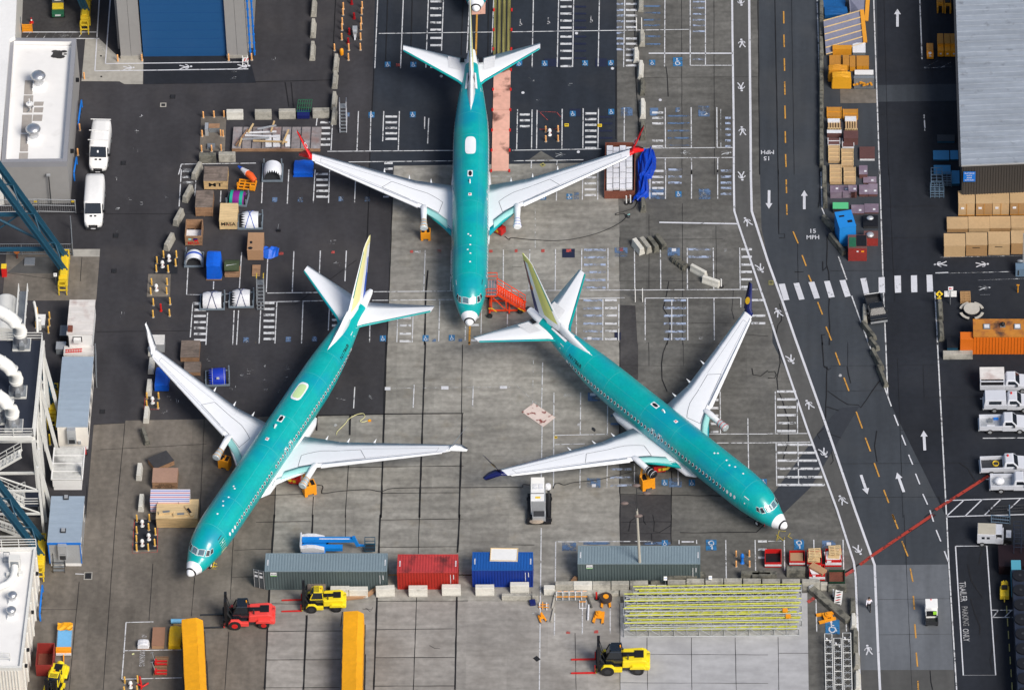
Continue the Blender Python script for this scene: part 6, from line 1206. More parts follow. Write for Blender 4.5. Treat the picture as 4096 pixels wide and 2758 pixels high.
# hydrants and posts
def hydrant(k,x,y,label,m=WHITE,band=REDP,h=1.05,tilt=0):
    p=K(k,x,y); t=T('hydrant',label,'hydrant',(p.x,p.y,0),0,'hydrants and valve posts')
    MB().lathe([(.22,0),(.22,.06),(.13,.08),(.13,h*.62),(.19,h*.66),(.19,h*.74),(.16,h*.9),(.05,h)],m,n=14).build('barrel',t); MB().lathe([(.145,h*.3),(.145,h*.42)],band,n=14).build('band',t)
    MB().cyl((-.2,0,h*.6),(.2,0,h*.6),.07,m,n=10).cyl((0,-.3,h*.5),(0,0,h*.5),.1,m,n=10).build('outlet',t)
for a in [(4,1515,812,'white hydrant at the upper right of the black-edged bay'),(4,1457,868,'white hydrant with a red band at the left of the black-edged bay'),(4,1402,1078,'white hydrant in the middle of the square concrete pad'),(8,1368,540,'white hydrant in the red-painted spot beside the blue box'),(12,1276,100,'top white hydrant of the long red-edged bay'),(12,1335,222,'right-hand white hydrant of the long red-edged bay'),(12,1276,275,'bottom white hydrant of the long red-edged bay'),(12,1172,1545,'white hydrant of the group at the bottom edge'),(2,338,1210,'white wrapped hydrant between four bollards right of the top airliner')]: hydrant(*a[:4],h=.92)
hydrant(14,2063,430,'blue hydrant between orange bollards beside the right grey container',BLUEP,BLUEP,1.35)
def post(k,x,y,m,label,h=1.2,r=.12,base=None,name='post',cat='post'):
    p=K(k,x,y); t=T(name,label,cat,(p.x,p.y,0)); MB().cyl((0,0,.02),(0,0,h),r,m,n=12).build('tube',t); MB().cyl((0,0,0),(0,0,.08),base or r*1.5,RUBBER if base else m,n=16).build('base',t)
WINE=mat('wine_red_paint',(.30,.008,.012),.5)
for a in [(1,857,38,'topmost dark red post between the bollard columns'),(1,880,168,'second dark red post from the top between the bollard columns'),(1,837,305,'dark red post left of the silver handcart'),(1,827,392,'lowest dark red post between the bollard columns')]: post(*a[:3],WINE,a[3],.8,.12)
post(4,1443,1262,REDP,'lone red post between four yellow bollards',1.0,.1)
p=K(1,768,488); tag(MB().lathe([(.2,0),(.22,.5),(.18,.75),(.05,.85)],ORG,n=14).build('waste_bin',loc=(p.x,p.y,0)),'small orange bin left of the bollard columns','bin')
p=K(1,888,345); t=T('handcart','silver handcart between the bollard columns at the top','handcart',(p.x,p.y,0)); MB().box(-.25,.25,.3,.9,.5,1.0,LGREY).hexa([(-.2,.0),(.2,.0),(.2,.3),(-.2,.3)],.1,.9,LGREY).build('body',t); MB().beam((0,-.4,.1),(0,.1,.6),.15,.08,ALU).build('handle',t)
# cones and stanchions
def cone(k,x,y,label): p=K(k,x,y); t=T('traffic_cone',label,'traffic cone',(p.x,p.y,0)); MB().box(-.2,.2,-.2,.2,0,.05,REDP).lathe([(.16,.05),(.10,.35)],REDP,n=14).lathe([(.065,.52),(.03,.75)],REDP,n=14).build('body',t); MB().lathe([(.10,.351),(.065,.519)],WHITE,n=14).build('band',t)
cone(0,283,205,'orange and white traffic cone in the upper-left alcove')
for a in [(6,1025,300,'left white stanchion tube below the rusty bin of white boxes'),(6,1062,295,'right white stanchion tube below the rusty bin of white boxes'),(6,1875,1045,'white stanchion tube at the end of the two tilted pale barriers'),(15,585,735,'white stanchion tube near the striped warning board')]: post(*a[:3],WHITE,a[3],1.1,.07,.26,'stanchion','stanchion')
for a in [(8,768,1000,'red stanchion tube on a black base at the corner of the long office trailer'),(14,757,755,'red stanchion tube beside the round-topped orange stand')]: post(*a[:3],REDP,a[3],1.0,.09,.22,'stanchion','stanchion')
p=K(11,1050,390); tag(MB().lathe([(.16,0),(.16,.5),(.1,.6)],REDP,n=12).build('marker_drum',loc=(p.x,p.y,0)),'small red marker at the tip of the road barrier wedge','marker')
# concrete barriers: prototype profile
def barmesh(Lb,m,h=.85,wb=.62,wt=.30):
    mb=MB(); q=[(-wb/2,0),(wb/2,0),(wb/2,.18),(wt/2+.05,h*.55),(wt/2,h),(-wt/2,h),(-wt/2-.05,h*.55),(-wb/2,.18)]
    mb.end(q,-Lb/2,Lb/2,m); return mb
_bm={}
def barrier(k,x,y,ang_,Lb,m,label,h=.85,wb=.62,wt=.34,group='concrete barriers on the apron'):
    p=K(k,x,y,h*.45); key=(round(Lb,1),m.name,h,wb)
    if key not in _bm: o=barmesh(Lb,m,h,wb,wt).build('concrete_barrier'); md=o.modifiers.new('bevel','BEVEL'); md.width=.03; md.limit_method='ANGLE'; _bm[key]=o
    else: o=_bm[key].copy(); SC.collection.objects.link(o)
    o.location=(p.x,p.y,0); o.rotation_euler=(0,0,math.radians(ang_)); tag(o,label,'concrete barrier',group); return o
def name_seq(n): return ['first','second','third','fourth','fifth','sixth','seventh','eighth','ninth','tenth','eleventh','twelfth'][:n]
def seq(items,tmpl,m,ang_,Lb,**kw):
    for i,it in enumerate(items): barrier(it[0],it[1],it[2],it[3] if len(it)>3 and it[3] is not None else ang_,it[4] if len(it)>4 else Lb,it[5] if len(it)>5 else m,tmpl%name_seq(12)[i],**kw)
seq([(0,2105,1025,0,1.75,CONCL),(1,65,1025),(1,280,1020),(1,582,1012)],'%s concrete barrier from the left in the row above the lumber platform',CONC,0,1.75,h=1.0,wb=.8,wt=.5)
barrier(0,1860,1415,0,1.75,CONCD,'mossy barrier under the transformer pad, above the MT crate',h=1.0,wb=.8,wt=.5); barrier(0,2035,1405,0,1.75,CONC,'barrier with white debris on top beside the lumber platform',h=1.0,wb=.8,wt=.5)
seq([(4,1765,10),(4,1683,215),(4,1600,425),(4,1517,645)],'%s from the top of the four tilted barriers left of the crates',CONC,71,1.9,h=.95,wb=.66,wt=.4)
seq([(1,518,70),(1,512,258),(1,506,460)],'%s from the top of the three barriers beside the hangar corner',CONC,89,2.15,h=.95)
seq([(1,716,568),(1,707,718),(1,699,905),(1,698,1042,88,1.9)],'%s from the top of the barrier column above the plane wing tip',CONC,88,2.0,h=.9)
seq([(2,1152,35),(2,1165,345),(2,1112,497,90,1.7,CONCL),(2,1153,628,88,2.2,CONCL),(2,1168,780,90,2.0,CONCD),(2,1171,975,90,2.4,CONCL),(2,1171,1170,90,2.4,CONCD)],'%s from the top of the barrier column right of the top airliner',CONC,90,1.9,h=.8)
barrier(6,1175,315,90,1.5,CONCD,'dark barrier by the end of the blue tarpaulin')
seq([(8,1356,45),(8,1355,208),(8,1336,405),(8,1312,648)],'%s from the top of the barrier column under the left white winglet',CONCL,88,1.7,h=.85,wb=.6,wt=.42)
barrier(8,1300,840,106,1.9,CONCD,'dark broken barrier below the left barrier column'); barrier(8,1248,1158,88,1.75,CONCL,'pale barrier left of the tilted dark crate',wb=.6,wt=.42); barrier(8,1266,1436,88,1.75,CONCL,'pale barrier left of the striped tarpaulin',wb=.6,wt=.42)
seq([(13,752,685),(13,918,690),(13,1158,680,4),(13,1452,680),(13,1750,670),(13,2050,672),(14,68,650)],'%s barrier from the left in the spaced row below the coloured containers',CONCL,0,1.86,h=1.0,wb=.85,wt=.55)
barrier(14,72,735,-1,3.6,CONC,'long low kerb barrier below the blue container',h=.6,wb=.6,wt=.4); barrier(14,335,672,0,1.1,CONCL,'short bright barrier left of the long close-set row',h=.8,wb=.8,wt=.6)
seq([(14,468,642),(14,635,642,0,1.86,CONCL),(14,803,640),(14,970,638),(14,1138,635)],'%s barrier from the left in the close-set row under the right grey container',CONC,0,1.76,h=1.0,wb=.85,wt=.5)
barrier(14,1255,655,0,.75,CONCL,'left of the two tiny white blocks under the container',h=.6); barrier(14,1342,655,0,1.0,CONCL,'right of the two tiny white blocks under the container',h=.6); barrier(14,1283,615,0,.9,CONCD,'small dark block above the tiny white blocks',h=.6)
seq([(14,1475,628),(14,1643,618),(14,1812,615),(14,1980,615),(14,2150,617),(15,28,620),(15,205,622),(15,385,622)],'%s barrier from the left in the row along the top of the truss stack',CONC,-1,1.76,h=1.0,wb=.85,wt=.5)
seq([(14,1480,572,6),(14,1648,558,6),(14,2135,545,-4),(15,-5,545,-4),(15,250,508,-3),(15,-60,560,0)],'%s barrier from the left in the upper row beside the skips',CONCD,0,1.84,h=.95,wb=.85,wt=.5)
seq([(14,418,698,0,.8),(14,540,700),(14,705,702),(14,872,702),(14,1050,700)],'%s of the low blocks in front of the close-set row, from the left',CONC,0,1.85,h=.45,wb=.6,wt=.45)
barrier(15,620,655,0,1.8,CONCD,'mossy barrier above the striped warning board'); barrier(15,500,638,0,.7,CONC,'small block left of the mossy barrier at the truss end')
seq([(15,757,820,89,1.9,CONCD),(15,765,955,89,1.6,CONCL),(15,782,1145,89,3.3,CONCD),(15,797,1310,89,1.6,CONC),(15,803,1490,89,2.2,CONCL)],'%s from the top of the barriers along the walkway line at lower right',CONC,89,2,h=.75)
for i,(x,y,m_) in enumerate([(1130,688,CONCL),(1195,675,CONC),(1262,667,CONCD),(1330,648,CONCD)]): barrier(6,x,y,118,1.75,m_,'%s from the left of the four parallel tilted barriers'%name_seq(4)[i],h=.95,wb=.68,wt=.46)
barrier(6,1672,905,-38,1.9,CONCL,'upper of the two pale barriers lying end to end'); barrier(6,1785,998,-26,1.9,CONCL,'lower of the two pale barriers lying end to end')
p=K(6,1500,830,.3); t=T('concrete_roll','mossy dark ribbed concrete block left of the two pale barriers','concrete block',(p.x,p.y,0),math.radians(-47)); MB().end([(-.3,.0),(.3,0),(.36,.3),(.25,.6),(-.25,.6),(-.36,.3)],-1.0,1.0,CONCD).build('block',t,.05); [MB().end([(-.4,.0),(.4,0),(.42,.3),(.3,.66),(-.3,.66),(-.42,.3)],x,x+.1,CONCD).build('strap',t) for x in (-.7,-.2,.3,.8)]
seq([(7,548,478,-58,2.2),(7,620,665,-62,3.0),(7,868,1290,89,2.3,CONC),(7,902,1440,-62,2.6),(7,950,1560,-62,1.6),(11,978,150,-70,2.8),(11,1025,300,-75,2.8)],'%s from the top of the dark barriers along the slanting road edge',CONCD,-60,2.4,h=.7,wb=.55)
seq([(3,478,90+i*165) for i in range(9)],'%s from the top of the dark barriers lining the road at upper right',CONCD,89.5,2.55,h=.7,wb=.5)
seq([(7,503,60),(7,510,250)],'%s dark barrier further down the same road edge',CONCD,89.5,2.6,h=.7,wb=.5)
barrier(7,1540,1250,91,2.6,CONCD,'narrow dark barrier beside the yellow crossing sign'); barrier(7,1550,1440,91,2.4,CONCD,'narrow dark barrier above the long block by the orange cabin'); barrier(11,1700,110,0,3.0,CONC,'long pale block at the foot of the orange cabin',h=.7,wb=.7,wt=.6)
p=K(15,550,800,.3); t=T('concrete_beam','long dark concrete beam lying diagonally by the truss stack','concrete beam',(p.x,p.y,0),math.radians(-50.5)); MB().end([(-.42,0),(.42,0),(.36,.55),(-.36,.55)],-2.7,2.9,CONCD).build('beam',t,.05); MB().end([(-.3,0.1),(.3,.1),(.3,.75),(-.3,.75)],-2.85,-2.71,LGREY).build('end_plate',t)
# ---------------- crates ----------------
def scrawl(mb,txt,m,w_,z,h,fit,y=-.012,x=None): text(mb,txt,m,(x if x is not None else w_/2,y,z),(1,0,0),(0,0,1),h,fit)
def crate(label,k,xl,xr,yt,yf,yb,m,top=None,yb2=None,words=None,wc=BLACK,battens=True,group='wooden crates among the stored parts',open_=False):
    a,rot,w_,dep,h=front(k,xl,xr,yt,yf,yb,yb2); t=T('wooden_crate',label,'crate',(a.x,a.y,0),rot,group)
    if open_:
        e=.06; mb=MB().box(0,w_,0,e,.12,h,m).box(0,w_,dep-e,dep,.12,h,m).box(0,e,e,dep-e,.12,h,m).box(w_-e,w_,e,dep-e,.12,h,m); mb.build('body',t); MB().box(e,w_-e,e,dep*.75,.2,h*.35,PLAST).build('packing',t)
    else:
        MB().box(0,w_,0,dep,.12,h-.05,m).build('body',t); MB().box(-.02,w_+.02,-.02,dep+.02,h-.049,h,top or m).build('lid',t)
    mb=MB(); [mb.box(u*w_-.05 if u>0 else 0,u*w_+.05 if u<1 else w_,.02,dep-.02,0,.119,WOODR) for u in (0,.5,1)]; mb.build('skid',t)
    if battens:
        mb=MB(); 
        for z in (.12,h-.16): mb.box(0,w_,-.025,-.001,z,z+.1,m)
        for x in (0,w_-.1): mb.box(x,x+.1,-.024,-.001,z*0+.22,h-.16,m)
        mb.build('batten',t)
        for y in (.05,dep-.15): MB().box(w_+.001,w_+.025,y,y+.1,.12,h-.06,m).build('batten',t)
    if words:
        mb=MB()
        for wtx,zf,hh,ft,cc in words: scrawl(mb,wtx,cc,w_,h*zf,hh,ft*w_,y=-.028)
        mb.build('lettering',t)
    return t,w_,dep,h
crate('weathered crate marked MT in black, topmost of the left crates',4,1830,2040,-30,95,178,WOOD,WOODG,words=[('MT',.55,.55,.6,BLACK)])
crate('dark weathered crate without writing below the MT crate',4,1755,1908,182,330,418,WOODR,WOODG)
crate('pale crate with MRSA in black over red scribble',4,1970,2128,297,450,536,WOODL,WOODL,words=[('~ x ~',.56,.2,.5,REDP),('MRSA',.60,.5,.82,BLACK)])
t,w_,dp,h=crate('open-topped crate with MRSA in red and a blue and red patch',4,1662,1812,440,592,680,WOODR,open_=True,words=[('MRSA',.30,.42,.7,REDP)]); mb=MB().box(w_*.5,w_*.75,-.03,-.026,h*.55,h*.8,NAVY).box(w_*.55,w_*.77,-.034,-.0305,h*.5,h*.62,WRED).box(w_*.2,w_*.38,-.03,-.026,h*.62,h*.78,TEALL); mb.build('painted_patch',t)
crate('dark weathered crate beside the left plane wing tip',8,1620,1785,-20,128,175,WOODR,WOODG); crate('dark crate partly under the left plane wing tip',8,1650,1795,172,262,300,WOODR,WOODG)
a,rot,w_,dp,h=front(8,1335,1590,960,1075,1160); t,w2,d2,h2=crate('dark grey crate standing skewed behind the brown one',8,1310,1500,1010,1115,1160,WOODR,mat('charred_plywood',(.045,.045,.05),.85,var=.25,scale=1.5)); t.rotation_euler.z=math.radians(31); t.location=(*xy(K(8,1395,1170)),0)
crate('brown crate with black handwriting, above the striped tarpaulin',8,1368,1590,1120,1248,1310,WOODR,mat('brown_lid',(.36,.22,.16),.8,var=.12,scale=2),words=[('-202 only',.66,.17,.6,BLACK),('always keep dry',.44,.17,.8,BLACK),('MR memory',.24,.17,.6,BLACK)])
t,w_,dp,h=crate('large pale crate carrying wooden saddles, below the striped tarpaulin',12,1405,1775,-140,30,120,WOOD,WOODL)
for i,(x,y,r_,l) in enumerate([(1490,1520,8,'left'),(1620,1540,4,'middle'),(1695,1510,-62,'right')]):
    pz=K(8,x,y,h+.1); s=T('wooden_saddle','%s wooden saddle lying on the large pale crate'%l,'saddle',(pz.x,pz.y,h+.005),math.radians(r_)); MB().side([(-.75,0),(-.35,0),(-.2,.12),(.2,.12),(.35,0),(.75,0),(.75,.22),(-.75,.22)],-.14,.14,WOODL).build('block',s); MB().box(-.35,.35,-.12,.12,.221,.26,GREY if i<2 else BLACK).build('pad',s)
STW=mat('tarp_white',(.74,.72,.76),.5); STR=mat('tarp_red',(.60,.24,.30),.5); STB=mat('tarp_blue',(.24,.28,.60),.5)
a,rot,w_,dp,h=front(8,1352,1705,1312,1415,1525); t=T('striped_tarpaulin','red, white and blue striped tarpaulin over a large box','tarpaulin',(a.x,a.y,0),rot); mb=MB(); n=11
for i in range(n):
    y0=dp*i/n; y1=dp*(i+1)/n; mb.add([(0,y0,h),(w_,y0,h),(w_,y1,h+.0),(0,y1,h)],[[0,1,2,3]],(STW,STB,STW,STR)[i%4])
for i in range(12):
    z0=.25+(h-.25)*i/12; z1=.25+(h-.25)*(i+1)/12; y=lambda z:-.12*(1-z/h); mb.add([(0,y(z0),z0),(w_,y(z0),z0),(w_,y(z1),z1),(0,y(z1),z1)],[[0,1,2,3]],(STW,STR,STW,STB)[i%4])
mb.add([(w_,0,.25),(w_,dp,.25),(w_,dp,h),(w_,0,h)],[[0,1,2,3]],STW); mb.build('cover',t); mb=MB(); [mb.box(x,x+.03,-.14,-.13+.0,.25,h,DARK) for x in (.75,w_-1.1)]; mb.build('strap',t); MB().box(.05,w_-.05,.02,dp,.0,h-.02,WOODG).build('box',t)
# lumber platform
a,rot,w_,dp,h=front(0,2080,2870,1140,1335,1358); t=T('steel_platform','low rusty steel platform strewn with timbers and metal frames','platform',(a.x,a.y,0),rot)
PLAT=mat('platform_plate',(.30,.27,.27),.7,metal=.2,var=.3,scale=1.2,stain=[((.30,.12,.08),.5,.52,.7,.6),((.6,.6,.62),.8,.6,.75,.6)])
MB().box(0,w_,0,dp,.1,.42,PLAT).build('deck',t); mb=MB(); [mb.box(i*w_/9-.03,i*w_/9+.03,.01,dp-.01,.421,.50,DARK) for i in range(1,9)]; mb.box(0,w_,-.06,-.001,.05,.44,WOODR); mb.build('rib',t)
for i,(x,y,L_,r_,m,l) in enumerate([(1.0,1.4,2.6,62,WOODR,'leftmost brown timber leaning'),(2.9,2.2,3.4,3,PLAST,'upper long white beam'),(3.1,1.6,3.6,-4,PLAST,'middle long white beam'),(2.4,1.1,3.0,1,LGREY,'lower grey beam'),(4.0,.7,3.6,-4,WOOD,'long pale timber'),(1.9,2.7,1.4,70,WOODL,'short upright pale timber'),(4.2,2.8,1.5,78,WOOD,'short orange timber by the steel rack'),(.9,.5,1.2,80,WOOD,'short timber at the lower left'),(5.6,1.2,2.2,75,WOOD,'timber leaning at the right'),(3.6,2.6,2.0,10,LGREY,'grey channel at the back')]):
    o=MB().beam((-L_/2,0,0),(L_/2,0,.15 if i%3==0 else 0),.16,.12,m).build('timber',loc=(a.x+x,a.y+y,.62+i*.035),rot=math.radians(r_)); tag(o,l+' on the steel platform','timber','timbers and beams on the steel platform')
for i,(x,w2) in enumerate(((3.9,.65),(4.75,.75),(5.9,.5))): tag(MB().box(-w2/2,w2/2,-.9,.9,0,.03,PLAST).build('sheet',loc=(a.x+x-.1,a.y+1.0,.505+i*.01),rot=.05),('left','middle','right')[i]+' white sheet lying on the steel platform','sheet')
# green rack with blue pallet box
p=K(1,430,1050); t=T('wire_rack','green wire rack tipped over a dark blue crate between the barriers','rack',(p.x,p.y,0)); MB().box(-.7,.6,-.3,.6,.05,.5,NAVY).build('crate',t); mb=MB()
for i in range(7): x=-.75+i*.24; mb.beam((x,.3,.5),(x+.2,1.1,1.5),.05,.05,GREENP)
for u in (0,.35,.7,1): mb.beam((-.75+.2*u,.3+.8*u,.5+u),(.7+.2*u,.3+.8*u,.5+u),.05,.05,GREENP)
mb.build('rack',t)
# ladders and rolling stairs
def stairs(k,x,y,label,m=ALU,yel=False,rot=0,s=1.):
    p=K(k,x,y); t=T('rolling_stairs',label,'rolling stairs',(p.x,p.y,0),rot); mb=MB()
    for sx in (-.35,.35):
        mb.beam((sx,-1.1,.1),(sx,.6,2.0),.06,.08,m).beam((sx,.6,.1),(sx,.6,2.9),.06,.06,m).beam((sx,1.3,.1),(sx,1.3,2.9),.06,.06,m).beam((sx,-1.1,1.0),(sx,.6,2.9),.05,.05,m).beam((sx,.6,2.9),(sx,1.3,2.9),.05,.05,m).beam((sx,-1.1,.1),(sx,1.3,.1),.06,.06,m)
    mb.build('frame',t); mb=MB(); [mb.box(-.33,.33,-1.1+i*.24-.1,-1.1+i*.24+.1,.22+i*.27,.26+i*.27,GREY) for i in range(7)]; mb.box(-.33,.33,.6,1.3,2.0,2.04,GREY); mb.build('step',t)
    if yel: mb=MB(); [mb.box(sx-.04,sx+.04,.62+i*.2,.72+i*.2,2.94,3.0,YEL) for sx in (-.35,.35) for i in range(4)]; mb.build('warning_tape',t)
stairs(1,785,1130,'silver rolling stairs in line with the barrier column, upper centre-left'); stairs(5,45,1190,'silver rolling stairs with yellow-black tape by the wrapped cowls',GREY,True)
# ---------------- engine cowls on cradles ----------------
COWL=mat('cowl_white',(.74,.76,.80),.35,var=.05,scale=2); CRAD=mat('cradle_grey',(.17,.21,.25),.5,var=.1,scale=2)
def cowl(label,k,x,y,rot,m=COWL,r=1.0,L=1.6,saw=True,strap=None,open_=False,bands=None,w_=2.6,d_=2.2,cyl=False,wrap=False):
    p=K(k,x,y); t=T('engine_cowl',label,'engine part',(p.x,p.y,0),math.radians(rot),'engine parts on grey cradles')
    MB().box(-w_/2,w_/2,-d_/2,-d_/2+.12,.1,.3,CRAD).box(-w_/2,w_/2,d_/2-.12,d_/2,.1,.3,CRAD).box(-w_/2,-w_/2+.12,-d_/2+.12,d_/2-.12,.1,.3,CRAD).box(w_/2-.12,w_/2,-d_/2+.12,d_/2-.12,.1,.3,CRAD).box(-w_/2+.12,w_/2-.12,-d_/2+.12,d_/2-.12,.12,.2,DARK).box(-w_/2,-w_/2+.12,-d_/2+.121,-d_/2+.24,.3,1.0,CRAD).box(w_/2-.12,w_/2,d_/2-.24,d_/2-.121,.3,1.0,CRAD).box(w_/2-.12,w_/2,-d_/2+.121,-d_/2+.24,.3,1.0,CRAD).build('cradle',t)
    mb=MB(); n=22; R=[]
    a0,a1=(-.15,PI+.15) if not cyl else (0,2*PI)
    N=n if not cyl else n
    for j,(x_,rr) in enumerate(((-L/2,r*.86),(-L*.25,r*.97),(L*.1,r),(L/2,r*.95))):
        ring=[]
        for i in range(N+1):
            a=a0+(a1-a0)*i/N; zz=.3 if not cyl else r+.28
            dx=(.34 if i%2 else -.06) if (saw and j==0) else 0; q=rr*(random.uniform(.93,1.05) if wrap else 1); ring.append((x_+dx,q*math.cos(a),zz+q*math.sin(a)))
        R.append(ring)
    mb.loft(R,m,True,False,False); mb.loft([[(a,b_*.96,(c-.3)*.96+.3) for a,b_,c in rg] for rg in R],GREY,True,False,False)
    e=R[-1]; mb.add([(e[i][0]-.02,e[i][1]*q,(e[i][2]-.3)*q+.3) for q in (1,.55 if not open_ else .9) for i in range(N+1)],[[i,i+1,N+2+i,N+1+i] for i in range(N)],LGREY if not bands else m)
    mb.build('cowl',t)
    if open_:
        g=MB(); 
        for i in range(9): a=.1+(PI-.2)*i/8; g.beam((L/2,.9*r*math.cos(a),.3+.9*r*math.sin(a)),(L/2-.25,.8*r*math.cos(a),.3+.8*r*math.sin(a)),.08,.08,LGREY)
        g.build('rib',t)
    if strap:
        for x0,x1 in ((-.5,.5),(.5,-.5)):
            g=MB(); g.tube([(x0+(x1-x0)*i/10,1.03*r*math.cos(a),.3+1.03*r*math.sin(a)) for i,a in enumerate([PI*j/10 for j in range(11)])],.03,strap,6); g.build('strap',t)
    if bands:
        for x_,m2,ww in bands: MB().loft([[(xx,1.02*r*math.cos(a),.3+(r if cyl else 0)+1.02*r*math.sin(a)) for a in [PI*(j/14) for j in range(15)]] for xx in (x_,x_+ww)],m2,True,False,False).build('band',t)
    return t
cowl('white open half cowl with jagged top edge, right of the lumber platform',1,150,1590-30,90,open_=True,L=1.7,r=.95)
cowl('white cowl wrapped with a blue strap, right of the pale MRSA crate',4,2245,475,0,r=1.05,strap=BLUELV,L=1.7)
cowl('white fan cowl with a blue swoosh and open front below the red MRSA crate',4,1740,815,-90,open_=True,r=.9,L=1.3,saw=False,bands=[(-.2,BLUELV,.25)],w_=2.1,d_=2.0)
cowl('white shrink-wrapped cowl with crossed straps, left of the pair',4,1905,1195,0,m=PLAST,strap=NAVY,wrap=True,r=1.05,L=1.9,saw=False)
cowl('white shrink-wrapped cowl with a torn flap, right of the pair',4,2165,1175,0,m=PLAST,strap=NAVY,wrap=True,r=1.05,L=1.8,saw=True)
cowl('purple and green strapped drum on a grey cradle by the MT crate',4,2130,275,-8,m=mat('purple_fabric',(.20,.015,.22),.6,var=.1,scale=2),cyl=False,r=.85,L=1.5,saw=False,bands=[(-.72,mat('sea_green_fabric',(.01,.36,.26),.6,var=.1,scale=3),.3),(.28,MT['sea_green_fabric'],.34)],w_=2.2,d_=1.9)
cowl('deep blue covered cowl with a yellow badge beside the left wing',8,1950,330,3,m=mat('royal_blue_cover',(.008,.035,.42),.5,var=.08,scale=2,bump=.3),r=1.0,L=1.7,bands=[(-.5,WHITE,.02),(.7,WHITE,.02)],w_=2.5,d_=2.2)
p=K(8,1952,300,1.35); tag(MB().box(-.14,.14,-.02,.0,-.14,.14,PLAST).build('label_sheet',loc=(p.x,p.y-.12,1.2)),'white label sheet on the deep blue cover','label')
# covered boxes
def tarpbox(label,k,xl,xr,yt,yf,yb,m,yb2=None,name='covered_load',cat='covered load',under=None,round_=0):
    a,rot,w_,dep,h=front(k,xl,xr,yt,yf,yb,yb2); t=T(name,label,cat,(a.x,a.y,0),rot); n=8; R=[]
    for i in range(n+1):
        y=dep*i/n; j=lambda s:random.uniform(-s,s); e=.06 if i in(0,n) else 0
        R.append([(e-.03+j(.04),y,.12),(e+j(.04),y,h*.5),(e+.05,y,h-.10),(w_*.25,y,h+j(.04)-e),(w_*.5,y,h+.04+j(.05)-e),(w_*.75,y,h+j(.04)-e),(w_-.05-e,y,h-.10),(w_+j(.04)-e,y,h*.5),(w_+.03+j(.04)-e,y,.12)])
    MB().loft([r[::-1] for r in R],m,False).build('cover',t)
    if under: MB().box(-.02,w_+.02,-.04,dep,0,.11,under).build('pallet',t)
    return t,w_,dep,h
tarpbox('blue tarpaulined load on a pallet between the swoosh cowl and green drum',4,1850,1985,722,860,985,BLUET,under=WOODR)
tarpbox('bright blue covered box beside the white half cowl under the red winglet',1,335,508,1430,1548,1584,BLUET,under=BLUET)
tarpbox('blue covered box partly under the left white winglet',8,1385,1510,215,380,440,BLUET)
p=K(4,1905,1000); 
t,w_,dp,h=boxthing('covered_drum','olive green drum on a wooden pallet beside the blue load','drum',4,2015,2150,860,940,960,WOODR); MB().loft([[(x,dp/2+.75*math.cos(a),.75+.6*math.sin(a)+.2) for a in [PI*j/12 for j in range(13)]] for x in (0,.4,1.0,1.5)],mat('olive_cover',(.045,.065,.03),.8,var=.15,scale=2)).build('drum',t); MB().beam((.2,dp/2-.4,1.45),(1.3,dp/2-.2,1.5),.06,.04,PLAST).build('tube',t)
# blue wrapped engine part and pallet right of it
t,w_,dp,h=boxthing('cardboard_stand','tan board box with black holes and a blue tarpaulin slipping off it','box',4,2220,2360,560,720,805,CARD); MB().flat([(.3+.25*math.cos(a),.35+.2*math.sin(a),h+.006) for a in [2*PI*j/12 for j in range(12)]],BLACK).flat([(.35+.15*math.cos(a),1.2+.2*math.sin(a),h+.006) for a in [2*PI*j/12 for j in range(12)]],BLACK).build('hole',t)
p=K(5,60,740); t2=T('tarpaulin','crumpled blue tarpaulin with a red corner beside the tan box','tarpaulin',(p.x,p.y,0)); mb=MB(); R=[]
for i in range(9):
    x=-1.1+i*.34; R.append([(x,-.8+.5*math.sin(i*.9)*.5,.1),(x+.1,-.3,.5+.5*random.random()),(x,.1,.3+.6*random.random()),(x+.1,.5,.4*random.random()+.1),(x,.7-.08*i,.05)])
mb.loft(R,BLUET,False,False,False); mb.build('sheet',t2); MB().ball((-.75,.6,.9),(.28,.22,.15),REDP,8,5).build('corner',t2)
boxthing('pallet','small pallet with round holes below the crumpled blue tarpaulin','pallet',5,-35,35,850,940,950,WOOD,top=WOODR,lid=.05)
# orange cradle with orange and white radome cover
p=K(1,-10,1700); p=K(4,2210,180); t=T('lifting_cradle','orange stepped steel cradle carrying an orange and white wrapped part','cradle',(p.x,p.y,0),math.radians(-8)); mb=MB()
for x in (-.9,-.3,.3,.85): mb.box(x-.06,x+.06,-.2,1.2,.15,.3,ORG)
for y in (-.2,.25,.7,1.1): mb.box(-.96,.91,y-.06,y+.06,.301,.42,ORG)
mb.box(-.96,-.84,-.2,-.08,.42,1.1,ORG).box(.4,.9,-.3,-.1,.3,.9,ORG); mb.build('frame',t); MB().tube([(-.9,1.9,1.3),(-.3,1.4,1.3),(.3,1.0,1.2),(.8,.6,.9)],[.12,.3,.38,.3],mat('orange_red_wrap',(.80,.11,.02),.4,var=.1,scale=2),10).build('wrapped_part',t); MB().tube([(-.75,1.75,1.31),(-.1,1.25,1.3)],[.2,.36],PLAST,10).build('white_wrap',t); MB().tube([(-1.2,2.1,1.3),(-.8,1.8,1.3)],[.1,.2],BLUELV,10).build('blue_tip',t)
